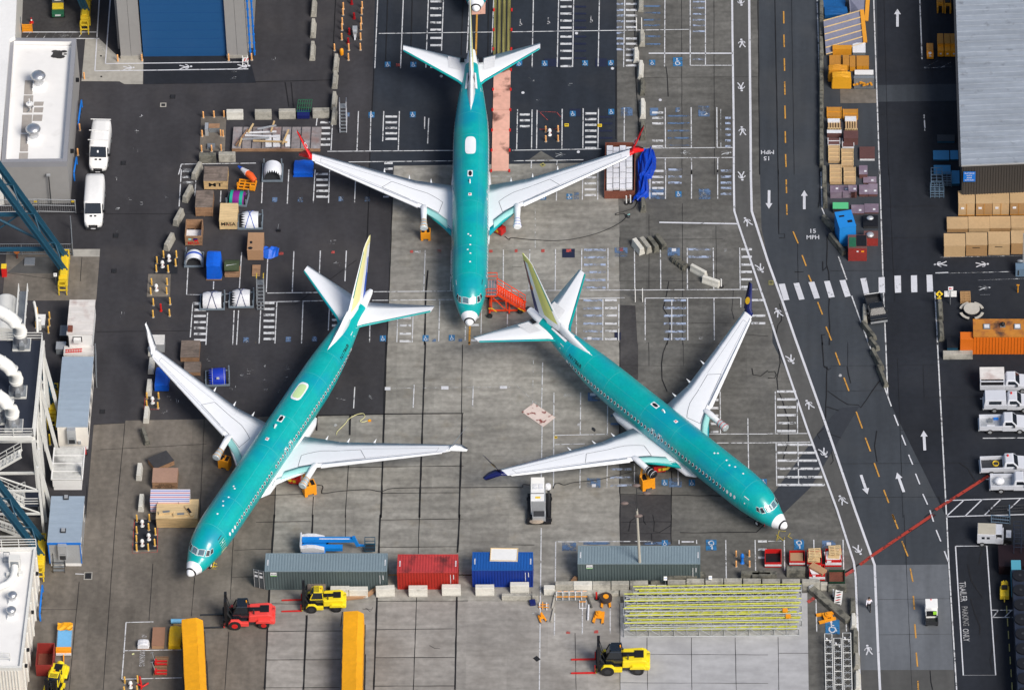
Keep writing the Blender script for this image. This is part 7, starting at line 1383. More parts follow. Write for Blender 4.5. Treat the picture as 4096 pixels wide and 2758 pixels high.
# rusty bin with white boxes, blue tarpaulin
a,rot,w_,dp,h=front(6,828,1100,-250,190,258); t=T('rusty_bin','long rusty open steel bin of white boxes under the right red winglet','bin',(a.x,a.y,0),rot)
MB().box(0,w_,0,.08,0,h,RUST).box(0,w_,dp-.08,dp,0,h,RUST).box(0,.08,.08,dp-.08,0,h,RUST).box(w_-.08,w_,.08,dp-.08,0,h,RUST).box(.08,w_-.08,.08,dp-.08,0,.12,DARK).build('shell',t)
SILV=mat('silvery_wrap',(.74,.75,.80),.35,var=.12,scale=3,bump=.5)
for r_ in range(4):
    for c_ in range(4):
        x=a.x+.25+c_*.68; y=a.y+.35+r_*1.62; o=MB().box(0,.62,0,1.5-.1*(c_%2),0,.30,SILV).box(.02,.6,.7,.74,.301,.31,DARK).build('white_box',loc=(x,y,h-.28+.12*((r_+c_)%2)),rot=0); tag(o,'silvery box in the rusty bin, row %s from near, %s from left'%(name_seq(4)[r_],name_seq(4)[c_]),'box','silvery boxes in the rusty bin')
BT2=mat('dark_blue_tarpaulin',(.004,.05,.44),.4,var=.15,scale=1.8,bump=.6)
t=T('tarpaulin','big dark blue crumpled tarpaulin hanging beside the rusty bin','tarpaulin',tuple(K(2,1200,1500)[:2])+(0,)); o=K(2,1200,1500); mb=MB(); R=[]
prof_=[(2,1170,1335,1275,1340),(2,1110,1400,1292,1400),(2,1110,1480,1290,1470),(2,1118,1560,1250,1568),(6,1110,60,1215,55),(6,1112,110,1225,120),(6,1110,170,1225,200),(6,1105,215,1185,235),(6,1075,255,1130,262)]
for i,(k,x0,y0,x1,y1) in enumerate(prof_):
    A=K(k,x0,y0,.7)-o;B=K(k,x1,y1,.5)-o; A.z=0;B.z=0; r=[]
    for j in range(11): u=j/10; q=A.lerp(B,u); r.append((q.x,q.y+random.uniform(-.12,.12),.05+abs(math.sin(PI*u))**.6*random.uniform(.45,1.15) if 0<j<10 else .03))
    R.append(r)
mb.loft(R,BT2,False,False,False); mb.build('sheet',t)
# ---------------- wing weights (orange) under the pylons ----------------
def weight(label,k,x,y,rot,s=1.,arm=True):
    p=K(k,x,y); t=T('ballast_block',label,'ballast block',(p.x,p.y,0),math.radians(rot),'orange ballast blocks under the engine mounts')
    MB().box(-.6*s,.6*s,-.45*s,.45*s,.25,1.35*s,ORG).box(-.6*s,-.3*s,-.45*s,.45*s,0,.25,ORG).box(.3*s,.6*s,-.45*s,.45*s,0,.25,ORG).build('body',t,.03)
    MB().box(-.5*s,-.1*s,-.35*s,.35*s,1.351*s,1.36*s,BLACK).box(.15*s,.5*s,-.35*s,.35*s,1.351*s,1.36*s,BLACK).build('slot',t); MB().beam((0,0,1.36*s),(0,.3,2.3),.08,.08,DARK).build('hanger',t)
    if arm: MB().beam((-.55*s,.1,1.3*s),(-.2,.9,2.0),.2,.14,ORG).build('arm',t)
weight('orange ballast block hanging under the left engine mount of the top airliner',5,1522,612,0,.85,False); weight('dark orange ballast block under the far engine mount of the left airliner',8,2015,1110,-20,.95); weight('orange ballast block with slots under the near engine mount of the left airliner',9,480,1345,20,1.05); weight('orange ballast block under the near engine mount of the right airliner',10,1212,1290,20,1.12)
# ground power carts with yellow hose
def gpu(label,k,x,y,rot,hose,cable=None,big=True):
    p=K(k,x,y); t=T('ground_power_cart',label,'ground cart',(p.x,p.y,0),math.radians(rot),'red carts with yellow hoses'); MB().box(-.6,.6,-.38,.38,.15,.95,REDP).build('body',t,.03); MB().box(-.62,.2,-.30,.30,.951,1.1,BLACK).build('top',t); MB().box(-.15,.15,-.40,-.381,.35,.7,YEL).build('plate',t); wheelset(t,[(-.4,-.3),(-.4,.3),(.4,-.3),(.4,.3)],.15,.1,DARK)
    if hose: h=MB(); R=[Vector(K(*q)) - p for q in hose]; rm=Matrix.Rotation(-math.radians(rot),3,'Z'); h.tube([rm@q for q in R],.16,YEL,10); h.build('hose',t)
gpu('red cart with a black top right of the top airliner belly',5,2180,560,-38,[(5,2130,515,.7),(5,2100,512,.8),(5,2060,500,1.2)])
gpu('red cart feeding a yellow hose under the left airliner',9,350,1250,-8,[(9,315,1235,.7),(9,270,1215,.7),(9,215,1195,1.0),(9,185,1190,1.2)])
gpu('red cart feeding a curved yellow hose to the right airliner',10,1320,1145,8,[(10,1345,1135,.7),(10,1390,1125,.6),(10,1425,1095,.7),(10,1455,1078,1.2)])
def cable(label,pts,r=.035,m=BLACK,name='cable'):
    P=[K(a,b,c) for a,b,c in pts]; Q=[]
    for i in range(len(P)-1):
        p0=P[max(i-1,0)];p1=P[i];p2=P[i+1];p3=P[min(i+2,len(P)-1)]
        for j in range(6):
            u=j/6; q=.5*((2*p1)+(-p0+p2)*u+(2*p0-5*p1+4*p2-p3)*u*u+(-p0+3*p1-3*p2+p3)*u**3); Q.append((q.x,q.y,.10))
    Q.append((P[-1].x,P[-1].y,.10)); tag(MB().tube(Q,r,m,6).build(name),label,'cable')
cable('black cable looping from the red cart to the rusty bin',[(5,2230,600),(5,2270,628),(6,0,612),(6,150,628),(6,400,638),(6,600,615),(6,800,560),(6,950,490),(6,1020,430),(6,1000,395),(6,940,410),(6,935,395),(6,1010,375),(6,1090,345),(6,1125,280)])
p=K(6,1040,420); tag(MB().lathe([(.22,0),(.22,.2),(.1,.3)],DARK,n=12).beam((-.1,0,.25),(.2,.1,.32),.08,.08,TEALL).build('junction_box',loc=(p.x,p.y,0)),'small dark junction box on the looping cable','junction box')
cable('black cable from the left ballast block across to the white lift machine',[(9,550,1280),(9,600,1290),(9,590,1340),(9,610,1355),(9,750,1335),(9,1000,1320),(9,1120,1338),(9,1220,1310),(9,1500,1303),(9,1900,1302),(10,0,1298),(10,90,1300),(10,100,1275),(10,165,1278)])
cable('black cable from the white lift machine up to the right ballast block',[(10,370,1310),(10,385,1270),(10,420,1262),(10,470,1278),(10,560,1255),(10,750,1235),(10,950,1190),(10,1120,1150)])
cable('thin yellow cord coming off the left airliner wing',[(9,722,830),(9,730,800),(9,800,730),(9,830,690),(9,900,650),(9,960,640),(9,975,670),(9,935,705),(9,960,715),(9,1010,700)],.03,ZINCP)
p=K(9,1018,702); tag(MB().box(-.15,.15,-.1,.1,0,.15,ORG).cyl((0,0,.15),(0,0,.22),.06,YEL).build('cord_box',loc=(p.x,p.y,0)),'small orange box at the end of the yellow cord','box')
# ---------------- white lift machine ----------------
p=K(14,235,95); t=T('air_conditioning_cart','white-topped equipment machine on a black base between the lower airliners','equipment cart',(p.x,p.y,0))
MB().box(-1.1,1.3,0,4.0,.15,.5,BLACK).build('base',t,.04); MB().box(-.72,.62,1.0,4.2,.5,2.6,WHITE).box(-.6,.75,.9,2.8,.51,2.5,LGREY).build('housing',t,.04); mb=MB()
for x,y in ((-.5,2.9),(.05,2.9),(-.5,2.5),(.05,2.5)): mb.box(x,x+.45,y,y+.32,2.601,2.66,PLAST)
mb.box(-.7,.6,1.9,1.96,2.601,2.64,BLACK).box(-.25,.25,1.25,1.5,2.601,2.62,YEL); mb.build('hatch',t); MB().lathe([(.28,0),(.28,.5),(.2,.55)],PLAST,(1.0,3.4,1.8),16).build('filter_drum',t); MB().box(-.55,.75,.1,.95,.5,1.1,LGREY).box(-.45,.65,.2,.85,1.101,1.2,DARK).build('cage',t); MB().tube([(1.0,3.4,1.8),(1.1,2.6,1.2),(1.0,1.5,.8),(1.1,.6,.6)],.12,BLACK,8).build('hose',t)
for x in (.45,.8): MB().beam((x-.2,4.3,.3),(x-.2,4.3,2.2),.06,.06,LGREY).build('post',t)
wheelset(t,[(-.9,.5),(-.9,3.4),(1.1,.5),(1.1,3.4)],.28,.2,DARK)
ps=K(14,210,110); tag(MB().ball((0,0,.08),(.75,.35,.12),mat('brown_sheeting',(.33,.27,.21),.7,var=.3,scale=4,bump=1),12,6).build('crumpled_sheeting',loc=(ps.x+.1,ps.y+.25,.5)),'crumpled brown sheeting at the foot of the white-topped machine','sheeting')
# steel plates
SP=mat('salmon_steel_plate',(.76,.42,.33),.7,var=.12,scale=1,stain=[((.10,.04,.03),.55,.56,.66,.85)])
def plate(label,k,pts,z0=.045,z1=.10,m=SP,clips=False):
    P=[K(k,pts[i],pts[i+1]) for i in range(0,len(pts),2)]; mb=MB().hexa([(p.x,p.y) for p in P][::-1],z0,z1,m); return tag(mb.build('steel_plate'),label,'steel plate','salmon-painted steel plates on the apron')
SPW=mat('blotchy_white_plate',(.66,.55,.50),.7,var=.1,scale=1,stain=[((.22,.05,.04),1.5,.54,.60,.95)])
plate('blotchy pinkish steel plate lying askew below the right airliner tail',10,[195,545,388,672,278,757,88,625],m=SPW)
yy=[632,808,990,1172,1352,1535]
for i in range(5): x0=2130-i*4; plate('%s salmon plate from the top in the strip right of the top airliner'%name_seq(5)[i],1,[x0,yy[i]+2,x0+152,yy[i]+2,x0+150,yy[i+1]-1,x0-3,yy[i+1]-1])
plate('salmon plate under the white nose at the top edge',1,[1935,-60,2057,-60,2055,128,1932,136])
mb=MB()
for i in range(6):
    for xx in (2128-i*4,2285-i*3):
        for yq in ([yy[i]] if i<6 else []): 
            p=K(1,xx,yq); 
            tag(MB().box(-.09,.09,-.18,.18,.05,.16,ORG if 0 else REDP).build('red_clamp',loc=(p.x,p.y,0)),'small red clamp at plate joint %d on the %s edge of the salmon strip'%(i+1,'left' if xx<2200 else 'right'),'clamp','red clamps along the salmon strip')
t=T('tube_track','bed of thin yellow and dark rails leading up from the salmon strip','track',tuple(K(1,2195,300)[:2])+(0,)); o=K(1,2195,300); o.z=0
YR=mat('dull_yellow_rail',(.36,.33,.12),.6,var=.2,scale=3)
for i in range(8):
    u=i/7; a=K(1,2142+150*u,-60)-o; c=K(1,2130+150*u,630)-o; mb=MB().beam((a.x,a.y,.10),(c.x,c.y,.10),.09,.09,YR if i%2==0 else DARK); mb.build('rail',t)
    if i<7: a2=K(1,2153+150*u,-60)-o; c2=K(1,2141+150*u,630)-o; MB().beam((a2.x,a2.y,.09),(c2.x,c2.y,.09),.05,.07,YR).build('rail',t)
mb=MB().tube([( (K(1,2160,200)-o).x,(K(1,2160,200)-o).y,.05),((K(1,2160,201)-o).x,(K(1,2160,201)-o).y,.06)],.02,DARK)
for i,yq in enumerate((100,278,450)):
    for xx,sd in ((2133-i*3,'left'),(2290-i*2+2,'right')): p=K(1,xx,yq); tag(MB().box(-.09,.09,-.2,.2,.12,.24,REDP).build('red_clamp',loc=(p.x,p.y,0)),'%s red clamp from the top on the %s of the rail bed'%(name_seq(3)[i],sd),'clamp','red clamps along the rail bed')
# pale board barricades etc on the middle apron
def barricade(label,k,x,y,rot=0,w_=.95,h=1.1,board=True):
    p=K(k,x,y); t=T('barricade',label,'barricade',(p.x,p.y,0),math.radians(rot)); mb=MB()
    for s in (-w_/2,w_/2): mb.beam((s,-.35,0),(s,0,h),.07,.07,WHITE).beam((s,.35,0),(s,0,h),.07,.07,WHITE)
    mb.build('frame',t); 
    if board: b=MB().box(-w_/2,w_/2,-.16,-.13,.45,h-.1,WHITE).build('board',t); g=MB(); [g.add([(-w_/2+.1+i*.3,-.165,.5),(-w_/2+.22+i*.3,-.165,.5),(-w_/2+.36+i*.3,-.165,.9),(-w_/2+.24+i*.3,-.165,.9)],[[0,1,2,3]],REDP) for i in range(2)]; g.build('stripe',b)
barricade('white sloping frame stand on the apron right of the right airliner tail',6,1138,1160,0,.75,1.6,False); barricade('white and orange barricade by the right pillar of the hangar',0,2200,570,0,.55,1.1,True); barricade('white leaning frame beside the barrier column right of the top airliner',2,1140,260,0,.55,1.6,False)
p=K(15,625,800); t=T('warning_board','white board with red and black diagonal stripes leaning by the diagonal beam','warning board',(p.x,p.y,0),math.radians(-18)); MB().beam((-.3,0,0),(-.3,.5,1.5),.06,.06,WHITE).beam((.3,0,0),(.3,.5,1.5),.06,.06,WHITE).beam((.0,1.0,0),(.0,.5,1.5),.05,.05,GREY).build('frame',t); mb=MB().add([(-.38,-.03,.1),(.38,-.03,.1),(.38,.46,1.5),(-.38,.46,1.5)],[[0,1,2,3]],WHITE)
for i in range(5):
    z0=.15+i*.27; f=lambda x,z:(x,-.045+(z-.1)*.35,z); mb.add([f(-.32,z0),f(-.1,z0),f(.3,z0+.22),f(.08,z0+.22)],[[0,1,2,3]],REDP if i%2 else BLACK)
mb.build('board',t)
# small road signs on the ground
for a in [(2,490,1125,'left of the two small yellow plates right of the top airliner'),(2,787,1128,'right of the two small yellow plates right of the top airliner'),(10,393,850,'tiny yellow plate on the apron line left of the right airliner wing')]:
    p=K(*a[:3]); sz=.22 if a[0]==2 else .14; tag(MB().box(-sz,sz,-sz,sz,.06,.08,YEL).box(-sz*.7,sz*.7,-.06,.06,.081,.086,BLACK).build('yellow_plate',loc=(p.x,p.y,0)),a[3],'plate')
p=K(7,27,1012); tag(MB().box(-.24,.24,-.3,.3,.06,.085,YR).box(-.18,.18,.04,.2,.086,.09,DARK).box(-.18,.18,-.2,-.04,.086,.09,DARK).build('yellow_plate',loc=(p.x,p.y,0)),'dull yellow plate beside the walkway line left of the crosswalk','plate')
p=K(2,275,1482); tag(MB().box(-.24,.24,-.24,.24,.07,.09,YR).box(-.1,.1,-.1,.1,.091,.096,DARK).build('yellow_plate',loc=(p.x,p.y,0),rot=.6),'dull yellow diamond plate under the right wing of the top airliner','plate')
def sign(label,k,x,y,w_,h_,zc,m,words,wm,diamond=False,post_=True):
    p=K(k,x,y,zc); t=T('road_sign',label,'sign',(p.x,p.y,0)); 
    tl=.35; f=lambda a,b,e=0:(a,b*math.sin(tl)-e*math.cos(tl),zc+b*math.cos(tl)+e*math.sin(tl))
    q=[(0,-h_),(w_,0),(0,h_),(-w_,0)] if diamond else [(-w_,-h_),(w_,-h_),(w_,h_),(-w_,h_)]
    mb=MB().flat([f(a,b) for a,b in q],m); mb.flat([f(a,b,-.02) for a,b in q][::-1],GREY); mb.build('panel',t)
    if words:
        mb=MB(); u=(0,math.sin(tl),math.cos(tl))
        for i,(tx,hh,ft,off) in enumerate(words): text(mb,tx,wm,f(0,off,.012),(1,0,0),u,hh,ft)
        mb.build('lettering',t)
    if post_: MB().beam((0,.05,0),(0,.05,zc),.06,.06,GREY).build('post',t)
    return t,f
t,f=sign('yellow diamond pedestrian sign at the right end of the crosswalk',7,1535,1110,.40,.40,2.2,YEL,None,BLACK,True); mb=MB().flat([f(.0+.055*math.cos(a),.2+.055*math.sin(a),.012) for a in [2*PI*j/10 for j in range(10)]],BLACK).flat([f(-.05,.12,.012),f(-.16,-.02,.012),f(-.02,-.04,.012),f(-.14,-.24,.012),f(-.05,-.26,.012),f(.08,-.05,.012),f(.16,-.24,.012),f(.22,-.2,.012),f(.1,.12,.012)][::-1],BLACK); mb.build('symbol',t); MB().box(-.22,.22,-.05,-.02,1.55,1.7,YEL).build('plaque',t)
t,f=sign('white notice board with small black writing right of the yellow diamond sign',7,1635,1108,.62,.33,1.4,WHITE,None,BLACK); mb=MB()
for i in range(5):
    for j in range(6): x=-.55+j*.19; mb.flat([f(x,.22-i*.11,.012),f(x+.13,.22-i*.11,.012),f(x+.13,.25-i*.11,.012),f(x,.25-i*.11,.012)],GREY)
mb.build('writing',t)
t,f=sign('small red and white warning plate above the white notice board',7,1637,1060,.25,.20,2.4,PLAST,None,REDP); MB().flat([f(.1*math.cos(a)-.08,.1*math.sin(a),.012) for a in [2*PI*j/12 for j in range(12)]],REDP).flat([f(.05,-.1,.012),f(.2,.05,.012),f(.15,.1,.012),f(.0,-.05,.012)],REDP).build('symbol',t)
for a in [(14,1375,568,'left of the two small white signs behind the container row','14'),(14,1777,562,'right of the two small white signs behind the container row','15')]: sign(a[3],*a[:3],.17,.22,1.5,WHITE,[(a[4],.18,.2,0)],BLUEP)
sign('small white sign on a post by the yellow crane foot',4,495,938,.17,.2,1.5,WHITE,[('P',.2,.14,0)],BLACK)
# ================= MORE THINGS =================
# air stairs beside the top airliner
RO=mat('red_orange_paint',(.80,.065,.015),.42,var=.06,scale=2)
p=K(5,2165,1270); a=unp(1988,1183,2.7); t=T('air_stairs','red-orange mobile air stairs beside the nose of the top airliner','air stairs',(a.x,a.y,0))
mb=MB().box(-1.15,0,0,2.35,2.55,2.7,RO); pf=mb.build('platform',t); mb=MB(); [mb.box(-1.12+i*.28,-.90+i*.28,.06,2.29,2.701,2.72,GREY) for i in range(4)]; [mb.box(-.88+i*.28,-.86+i*.28,.06,2.29,2.705,2.74,PLAST) for i in range(3)]; mb.build('deck_grating',pf)
MB().box(-1.24,-1.151,0,2.35,2.5,2.75,RUBBER).build('rubber_buffer',t)
mb=MB(); N=12
for i in range(N): x=.02+i*.235; z=2.5-i*.215; mb.box(x,x+.24,.42,1.62,z,z+.05,RO).box(x,x+.02,.42,1.62,z+.051,z+.07,PLAST)
mb.build('step',t)
mb=MB()
for y in (.38,1.66): mb.beam((0,y,2.55),(2.85,y,.05),.06,.28,RO)
mb.build('stringer',t)
for y,nm in ((.38,'n'),(1.66,'f')):
    mb=MB(); 
    for i in range(5): u=i/4; mb.beam((2.85*u,y,2.6-2.5*u),(2.85*u,y,3.6-2.5*u),.05,.05,RO)
    mb.beam((0,y,3.6),(2.85,y,1.1),.06,.06,RO).beam((0,y,3.1),(2.85,y,.6),.05,.05,RO); mb.build('handrail',t)
mb=MB()
for y in (0,2.35): 
    for x in (-1.1,0): mb.beam((x,y,2.7),(x,y,3.7),.06,.06,RO)
    for z in (3.2,3.7): mb.beam((-1.1,y,z),(0,y,z),.06,.06,RO)
mb.build('platform_rail',t)
mb=MB()
for x in (-.6,.9,2.2):
    for y in (.3,1.7): mb.beam((x,y,.25),(x,y,max(.3,2.45-max(0,x)*.88)),.12,.12,RO)
mb.beam((-.8,.3,.3),(2.7,.3,.3),.14,.14,RO).beam((-.8,1.7,.3),(2.7,1.7,.3),.14,.14,RO).beam((-.6,.3,.3),(-.6,1.7,2.4),.08,.08,RO).beam((.9,.3,.3),(-.6,.3,2.4),.08,.08,RO).beam((.9,1.7,.3),(-.6,1.7,2.4),.08,.08,RO).beam((-.8,-.3,.3),(-.8,2.2,.3),.16,.16,RO).beam((1.2,-.1,.3),(1.2,2.1,.3),.16,.16,RO); mb.build('chassis',t)
MB().beam((-.5,-.4,1.3),(-.1,-.4,.8),.06,.06,YEL).beam((-.9,-.4,1.3),(-.5,-.4,1.3),.06,.06,YEL).build('tow_handle',t); MB().beam((2.75,.2,.2),(2.1,.0,.9),.09,.09,YELT).build('tow_bar',t)
wheelset(t,[(-.8,-.45),(-.8,2.2),(2.3,.15),(2.3,1.8)],.28,.18,DARK)
# truss stack
TG=mat('truss_grey',(.52,.54,.55),.45,metal=.4,var=.1,scale=3); TY=mat('truss_yellow',(.60,.61,.08),.5,var=.08,scale=2)
A0=K(14,1005,1100); L_T=(K(15,325,1085)-A0).length
names=['nearest','second nearest','third nearest','third farthest','second farthest','farthest']
for i in range(6):
    dx=(0,.1,-.05,.05,0,.9)[i]; t=T('truss_section','%s of the six yellow and grey truss sections stacked side by side'%names[i],'truss',(A0.x+dx,A0.y+i*.98,0),math.radians(.6 if i%2 else 0),'truss sections stacked on the lower apron'); Lx=L_T-(.2 if i%2 else .5)-dx
    for y in (.05,.9):
        for z in (.1,1.15): MB().cyl((0,y,z),(Lx,y,z),.055,TG if z<1 or y<.5 else TY,n=8).build('chord',t)
    mb=MB(); n=14
    for j in range(n+1):
        x=Lx*j/n
        for y in (.05,.9): mb.beam((x,y,.1),(x,y,1.15),.05,.05,TG)
        mb.beam((x,.05,1.15),(x,.9,1.15),.05,.05,TG).beam((x,.05,.1),(x,.9,.1),.05,.05,TG)
        if j<n:
            x2=Lx*(j+1)/n; a_,b_=(.1,1.15) if j%2 else (1.15,.1)
            for y in (.05,.9): mb.beam((x,y,a_),(x2,y,b_),.04,.04,TG)
            mb.beam((x,.05,1.15),(x2,.9,1.15),.035,.035,TG)
    mb.build('lattice',t)
    MB().beam((.6,.5+.15*(i%2),.75),(Lx-.2,.42+.1*(i%3),.85),.46 if i in(0,2,4) else .2,.08,TY).build('yellow_panel',t); MB().cyl((.2,.2+.12*(i%3),1.2),(Lx-.1,.5-.15*(i%2),1.2),.05,TY if i%2 else TG,n=8).build('yellow_tube',t); MB().cyl((.1,.7,1.0),(Lx,.45+.1*(i%2),1.22),.045,TG,n=8).build('grey_tube',t)
    if i in (1,2): MB().box(Lx-1.6,Lx-1.1,.2,.6,1.16,1.35,ORG).build('orange_clip',t)
# three white trusses standing lengthwise at the bottom right
for i,(x0,x1,y0) in enumerate(((507,572,1122),(588,655,1162),(668,740,1115))):
    P=K(15,x0,y0); w_=(K(15,x1,y0)-P).length; t=T('truss_section','%s of the three white ladder-like trusses by the accessible bay'%('left','middle','right')[i],'truss',(P.x,P.y-14,0),0,'white trusses by the accessible bay')
    for x in (0,w_):
        for z in (.1,.95): MB().beam((x,0,z),(x,14,z),.07,.07,SWHITE if z>.5 else TG).build('chord',t)
    mb=MB(); n=16
    for j in range(n+1):
        y=14*j/n; mb.beam((0,y,.95),(w_,y,.95),.06,.06,SWHITE if j%2 else TG)
        for x in (0,w_): mb.beam((x,y,.1),(x,y,.95),.05,.05,TG)
        if j<n: y2=14*(j+1)/n; mb.beam((0,y,.5),(w_,y2,.5),.03,.03,TG).beam((w_,y,.5),(0,y2,.5),.03,.03,TG); mb.beam((0,y,.1),(0,y2,.95),.04,.04,TG)
    mb.build('lattice',t); MB().cyl((.2,13.2,1.0),(.2,13.2,1.15),.09,PLAST,n=8).cyl((w_-.2,12.8,1.0),(w_-.2,12.8,1.15),.07,PLAST,n=8).build('fitting',t)
# jigs and stands between the barriers and the forklift
def small(name,label,cat,k,x,y,rot=0,group=None): p=K(k,x,y); return T(name,label,cat,(p.x,p.y,0),math.radians(rot),group)
t=small('scaffold_frame','row of white and orange tubular frames below the close-set barriers','frame',14,400,770); mb=MB()
for i in range(5):
    x=i*.62; mb.beam((x,0,.1),(x,.3,1.0),.06,.06,PLAST).beam((x,.6,.1),(x,.3,1.0),.06,.06,PLAST); MB().beam((x,0,.6),(x+.55,0,.6),.07,.07,ORG).build('bar',t); MB().beam((x+.1,.35,1.0),(x+.5,.35,1.0),.07,.07,ORG).build('bar',t)
mb.beam((0,.3,1.0),(3.0,.3,1.0),.05,.05,PLAST).beam((0,0,.1),(3.0,0,.1),.05,.05,GREY).beam((2.25,-1.1,.1),(2.25,0,.1),.06,.06,PLAST).beam((2.9,-1.1,.1),(2.9,0,.1),.06,.06,PLAST).beam((2.25,-1.1,.1),(2.9,-1.1,.1),.06,.06,PLAST).beam((2.25,-.5,.4),(2.9,-.5,.4),.06,.06,ORG); mb.build('frame',t)
for i,(x0,y0,x1,y1,m,l) in enumerate([(390,712,362,845,PC,'upper pale post leaning left of the tubular frames'),(380,840,352,965,PC,'lower pale post leaning left of the tubular frames'),(668,715,715,838,C_MID,'grey post leaning right of the tubular frames'),(688,815,682,950,PLAST,'white tube lying right of the tubular frames')]):
    a=K(14,x0,y0);c=K(14,x1,y1); tag(MB().beam((a.x,a.y,.15),(c.x,c.y,.15),.16,.16,m).build('loose_post'),l,'post')
def stand(label,k,x,y,rot,top,s=1.,ring=True,m=ORG):
    t=small('orange_stand',label,'equipment stand',k,x,y,rot,'orange equipment stands'); mb=MB()
    for sx in (-.45,.45): mb.beam((sx*s,-.75*s,.15),(sx*.75*s,.75*s,.15),.24*s,.2,m)
    mb.beam((-.4*s,-.1*s,.3),(.4*s,-.1*s,.3),.3*s,.14,m).beam((-.38*s,.45*s,.3),(.38*s,.45*s,.3),.2*s,.12,m); mb.build('frame',t)
    if top: MB().cyl((0,.2*s,.38),(0,.2*s,top[1]),top[0],top[2],n=18).build('turntable',t); MB().cyl((0,.2*s,top[1]+.001),(0,.2*s,top[1]+.09),top[0]*.45,m,n=12).build('hub',t)
    for sx in (-.5,.5): MB().cyl((sx*s-.06,-.7*s,.1),(sx*s+.06,-.7*s,.1),.1,DARK,n=10).build('castor',t)
stand('orange stand topped by a large dark round disc, right of the tubular frames',14,842,790,0,(.62,.75,mat('dark_brown_disc',(.05,.035,.03),.8)),.9)
stand('bright orange H-shaped stand with an orange turntable',14,780,925,-8,(.34,.55,ORG),1.0)
stand('orange stand lying at an angle below the diagonal concrete beam',15,520,925,-75,(.33,.55,ORG),1.15)
stand('small orange jack stand at the left below the low kerb barrier',14,268,935,20,(.12,.8,ORG),.62); t=small('orange_stand','tangled orange and white tubular stand above the small jack stand','equipment stand',14,285,840,0,'orange equipment stands'); MB().beam((-.5,0,.3),(.5,-.2,.4),.07,.07,ORG).beam((-.5,.3,.3),(.5,.1,.5),.07,.07,ORG).beam((-.4,-.1,.1),(-.4,.4,.5),.07,.07,PLAST).beam((.3,-.3,.1),(.3,.3,.6),.07,.07,PLAST).beam((-.1,-.2,.1),(-.1,.4,.6),.07,.07,ORG).build('frame',t)
t=small('hand_trolley','small blue hand trolley left of the orange stands','trolley',14,185,800,10); MB().box(-.28,.28,-.3,.3,.1,.4,NAVY).build('tray',t); MB().beam((0,.3,.2),(.05,.7,1.1),.06,.06,DARK).build('handle',t)
t=small('waste_wood','small heap of brown offcuts at the foot of the container','wood scraps',14,575,595); [MB().beam((-.6+i*.1,-.1+i*.06,.15+i*.1),(.5-.05*i,.1,.2+i*.08),.14,.06,WOODR).build('board',t) for i in range(5)]
# curved kerb cardboard by the yellow forklift
t=small('cardboard_strip','long bent strip of brown cardboard beside the yellow forklift','cardboard',13,780,775); o=K(13,780,775); o.z=0; mb=MB(); P=[K(13,*q)-o for q in ((775,765),(860,755),(950,745),(1010,725),(1050,695),(1075,680))]; pr=[]
strip(mb,[q+Vector((0,0,0)) for q in P],.42,CARD,z=.30); strip(mb,[q+Vector((0,0,0)) for q in P],.40,CARD,z=.12); mb.build('strip',t)
t=small('pallet_stack','dark pallet stack behind the yellow forklift mast','pallet',13,545,700); MB().box(-.85,.85,-.5,.5,.1,.75,WOODG).box(-.9,.9,-.55,.55,.751,.82,WOODG).build('boards',t)
# bottom-left group
def skip(label,k,xl,xr,yt,yf,yb,m,inside=BLACK,fill=None,band=None,yb2=None,name='skip',cat='skip',group=None):
    a,rot,w_,dep,h=front(k,xl,xr,yt,yf,yb,yb2); t=T(name,label,cat,(a.x,a.y,0),rot,group); e=.06
    MB().box(0,w_,0,e,.1,h,m).box(0,w_,dep-e,dep,.1,h,m).box(0,e,e,dep-e,.1,h,m).box(w_-e,w_,e,dep-e,.1,h,m).box(e,w_-e,e,dep-e,.1,.2,inside).build('shell',t)
    if band: MB().box(-.01,w_+.01,-.02,-.001,h*.35,h*.68,band).build('band',t)
    MB().box(.1,w_-.1,.1,dep-.1,0,.099,DARK).build('base',t)
    if fill:
        for i,(n_,m2,sx,sy,sz,r_) in enumerate(fill): o=MB().box(-sx/2,sx/2,-sy/2,sy/2,0,sz,m2).build(n_,loc=(a.x+w_/2+(i%2)*.12-.05,a.y+dep/2+(i%3)*.1-.1,h*.72+i*.16),rot=math.radians(r_)); tag(o,'%s lying in the %s'%(n_.replace('_',' ')+(' number %d'%(i+1)),label if len(label.split())<11 else ' '.join(label.split()[:9])),n_.replace('_',' '),'rubbish in the skips')
    return t,w_,dep,h,a
DRED=mat('dark_red_bin_paint',(.26,.03,.025),.6,var=.18,scale=2)
skip('open dark red steel skip beside the lower left building',12,328,482,1145,1345,1448,DRED,RUST); MB()
t=small('trolley','trolley with crumpled yellow cover, blue bed and orange drawbar at lower left','trolley',12,505,1270); MB().box(0,1.5,0,3.6,.45,.7,LGREY).build('bed',t); MB().box(.08,1.42,.6,3.0,.701,.78,mat('sky_blue_sheet',(.16,.42,.70),.5,var=.08,scale=2)).build('blue_sheet',t); MB().box(.0,1.5,-.05,.45,.5,.95,ORG).box(.0,1.5,-.1,-.051,.3,.6,PLAST).build('end_board',t); mb=MB(); R=[[(x,2.7+.25*j+.05*random.random(),.8+.18*random.random()) for x in (0,.3,.6,.9,1.2,1.5)] for j in range(5)]; mb.loft(R,YELT,False,False,False).build('yellow_cover',t); MB().beam((.75,-.1,.4),(.8,-1.0,.25),.1,.1,ORG).build('drawbar',t)
for x in (.15,1.35):
    for y in (.6,3.0): MB().cyl((x-.08,y,.25),(x+.08,y,.25),.25,RUBBER).build('wheel',t)
boxthing('carton','brown carton on the painted bay left of the yellow crate','carton',12,1362,1470,1005,1170,1200,CARD,group='goods in the bottom left bay',top=mat('carton_top',(.30,.16,.10),.7,var=.08))
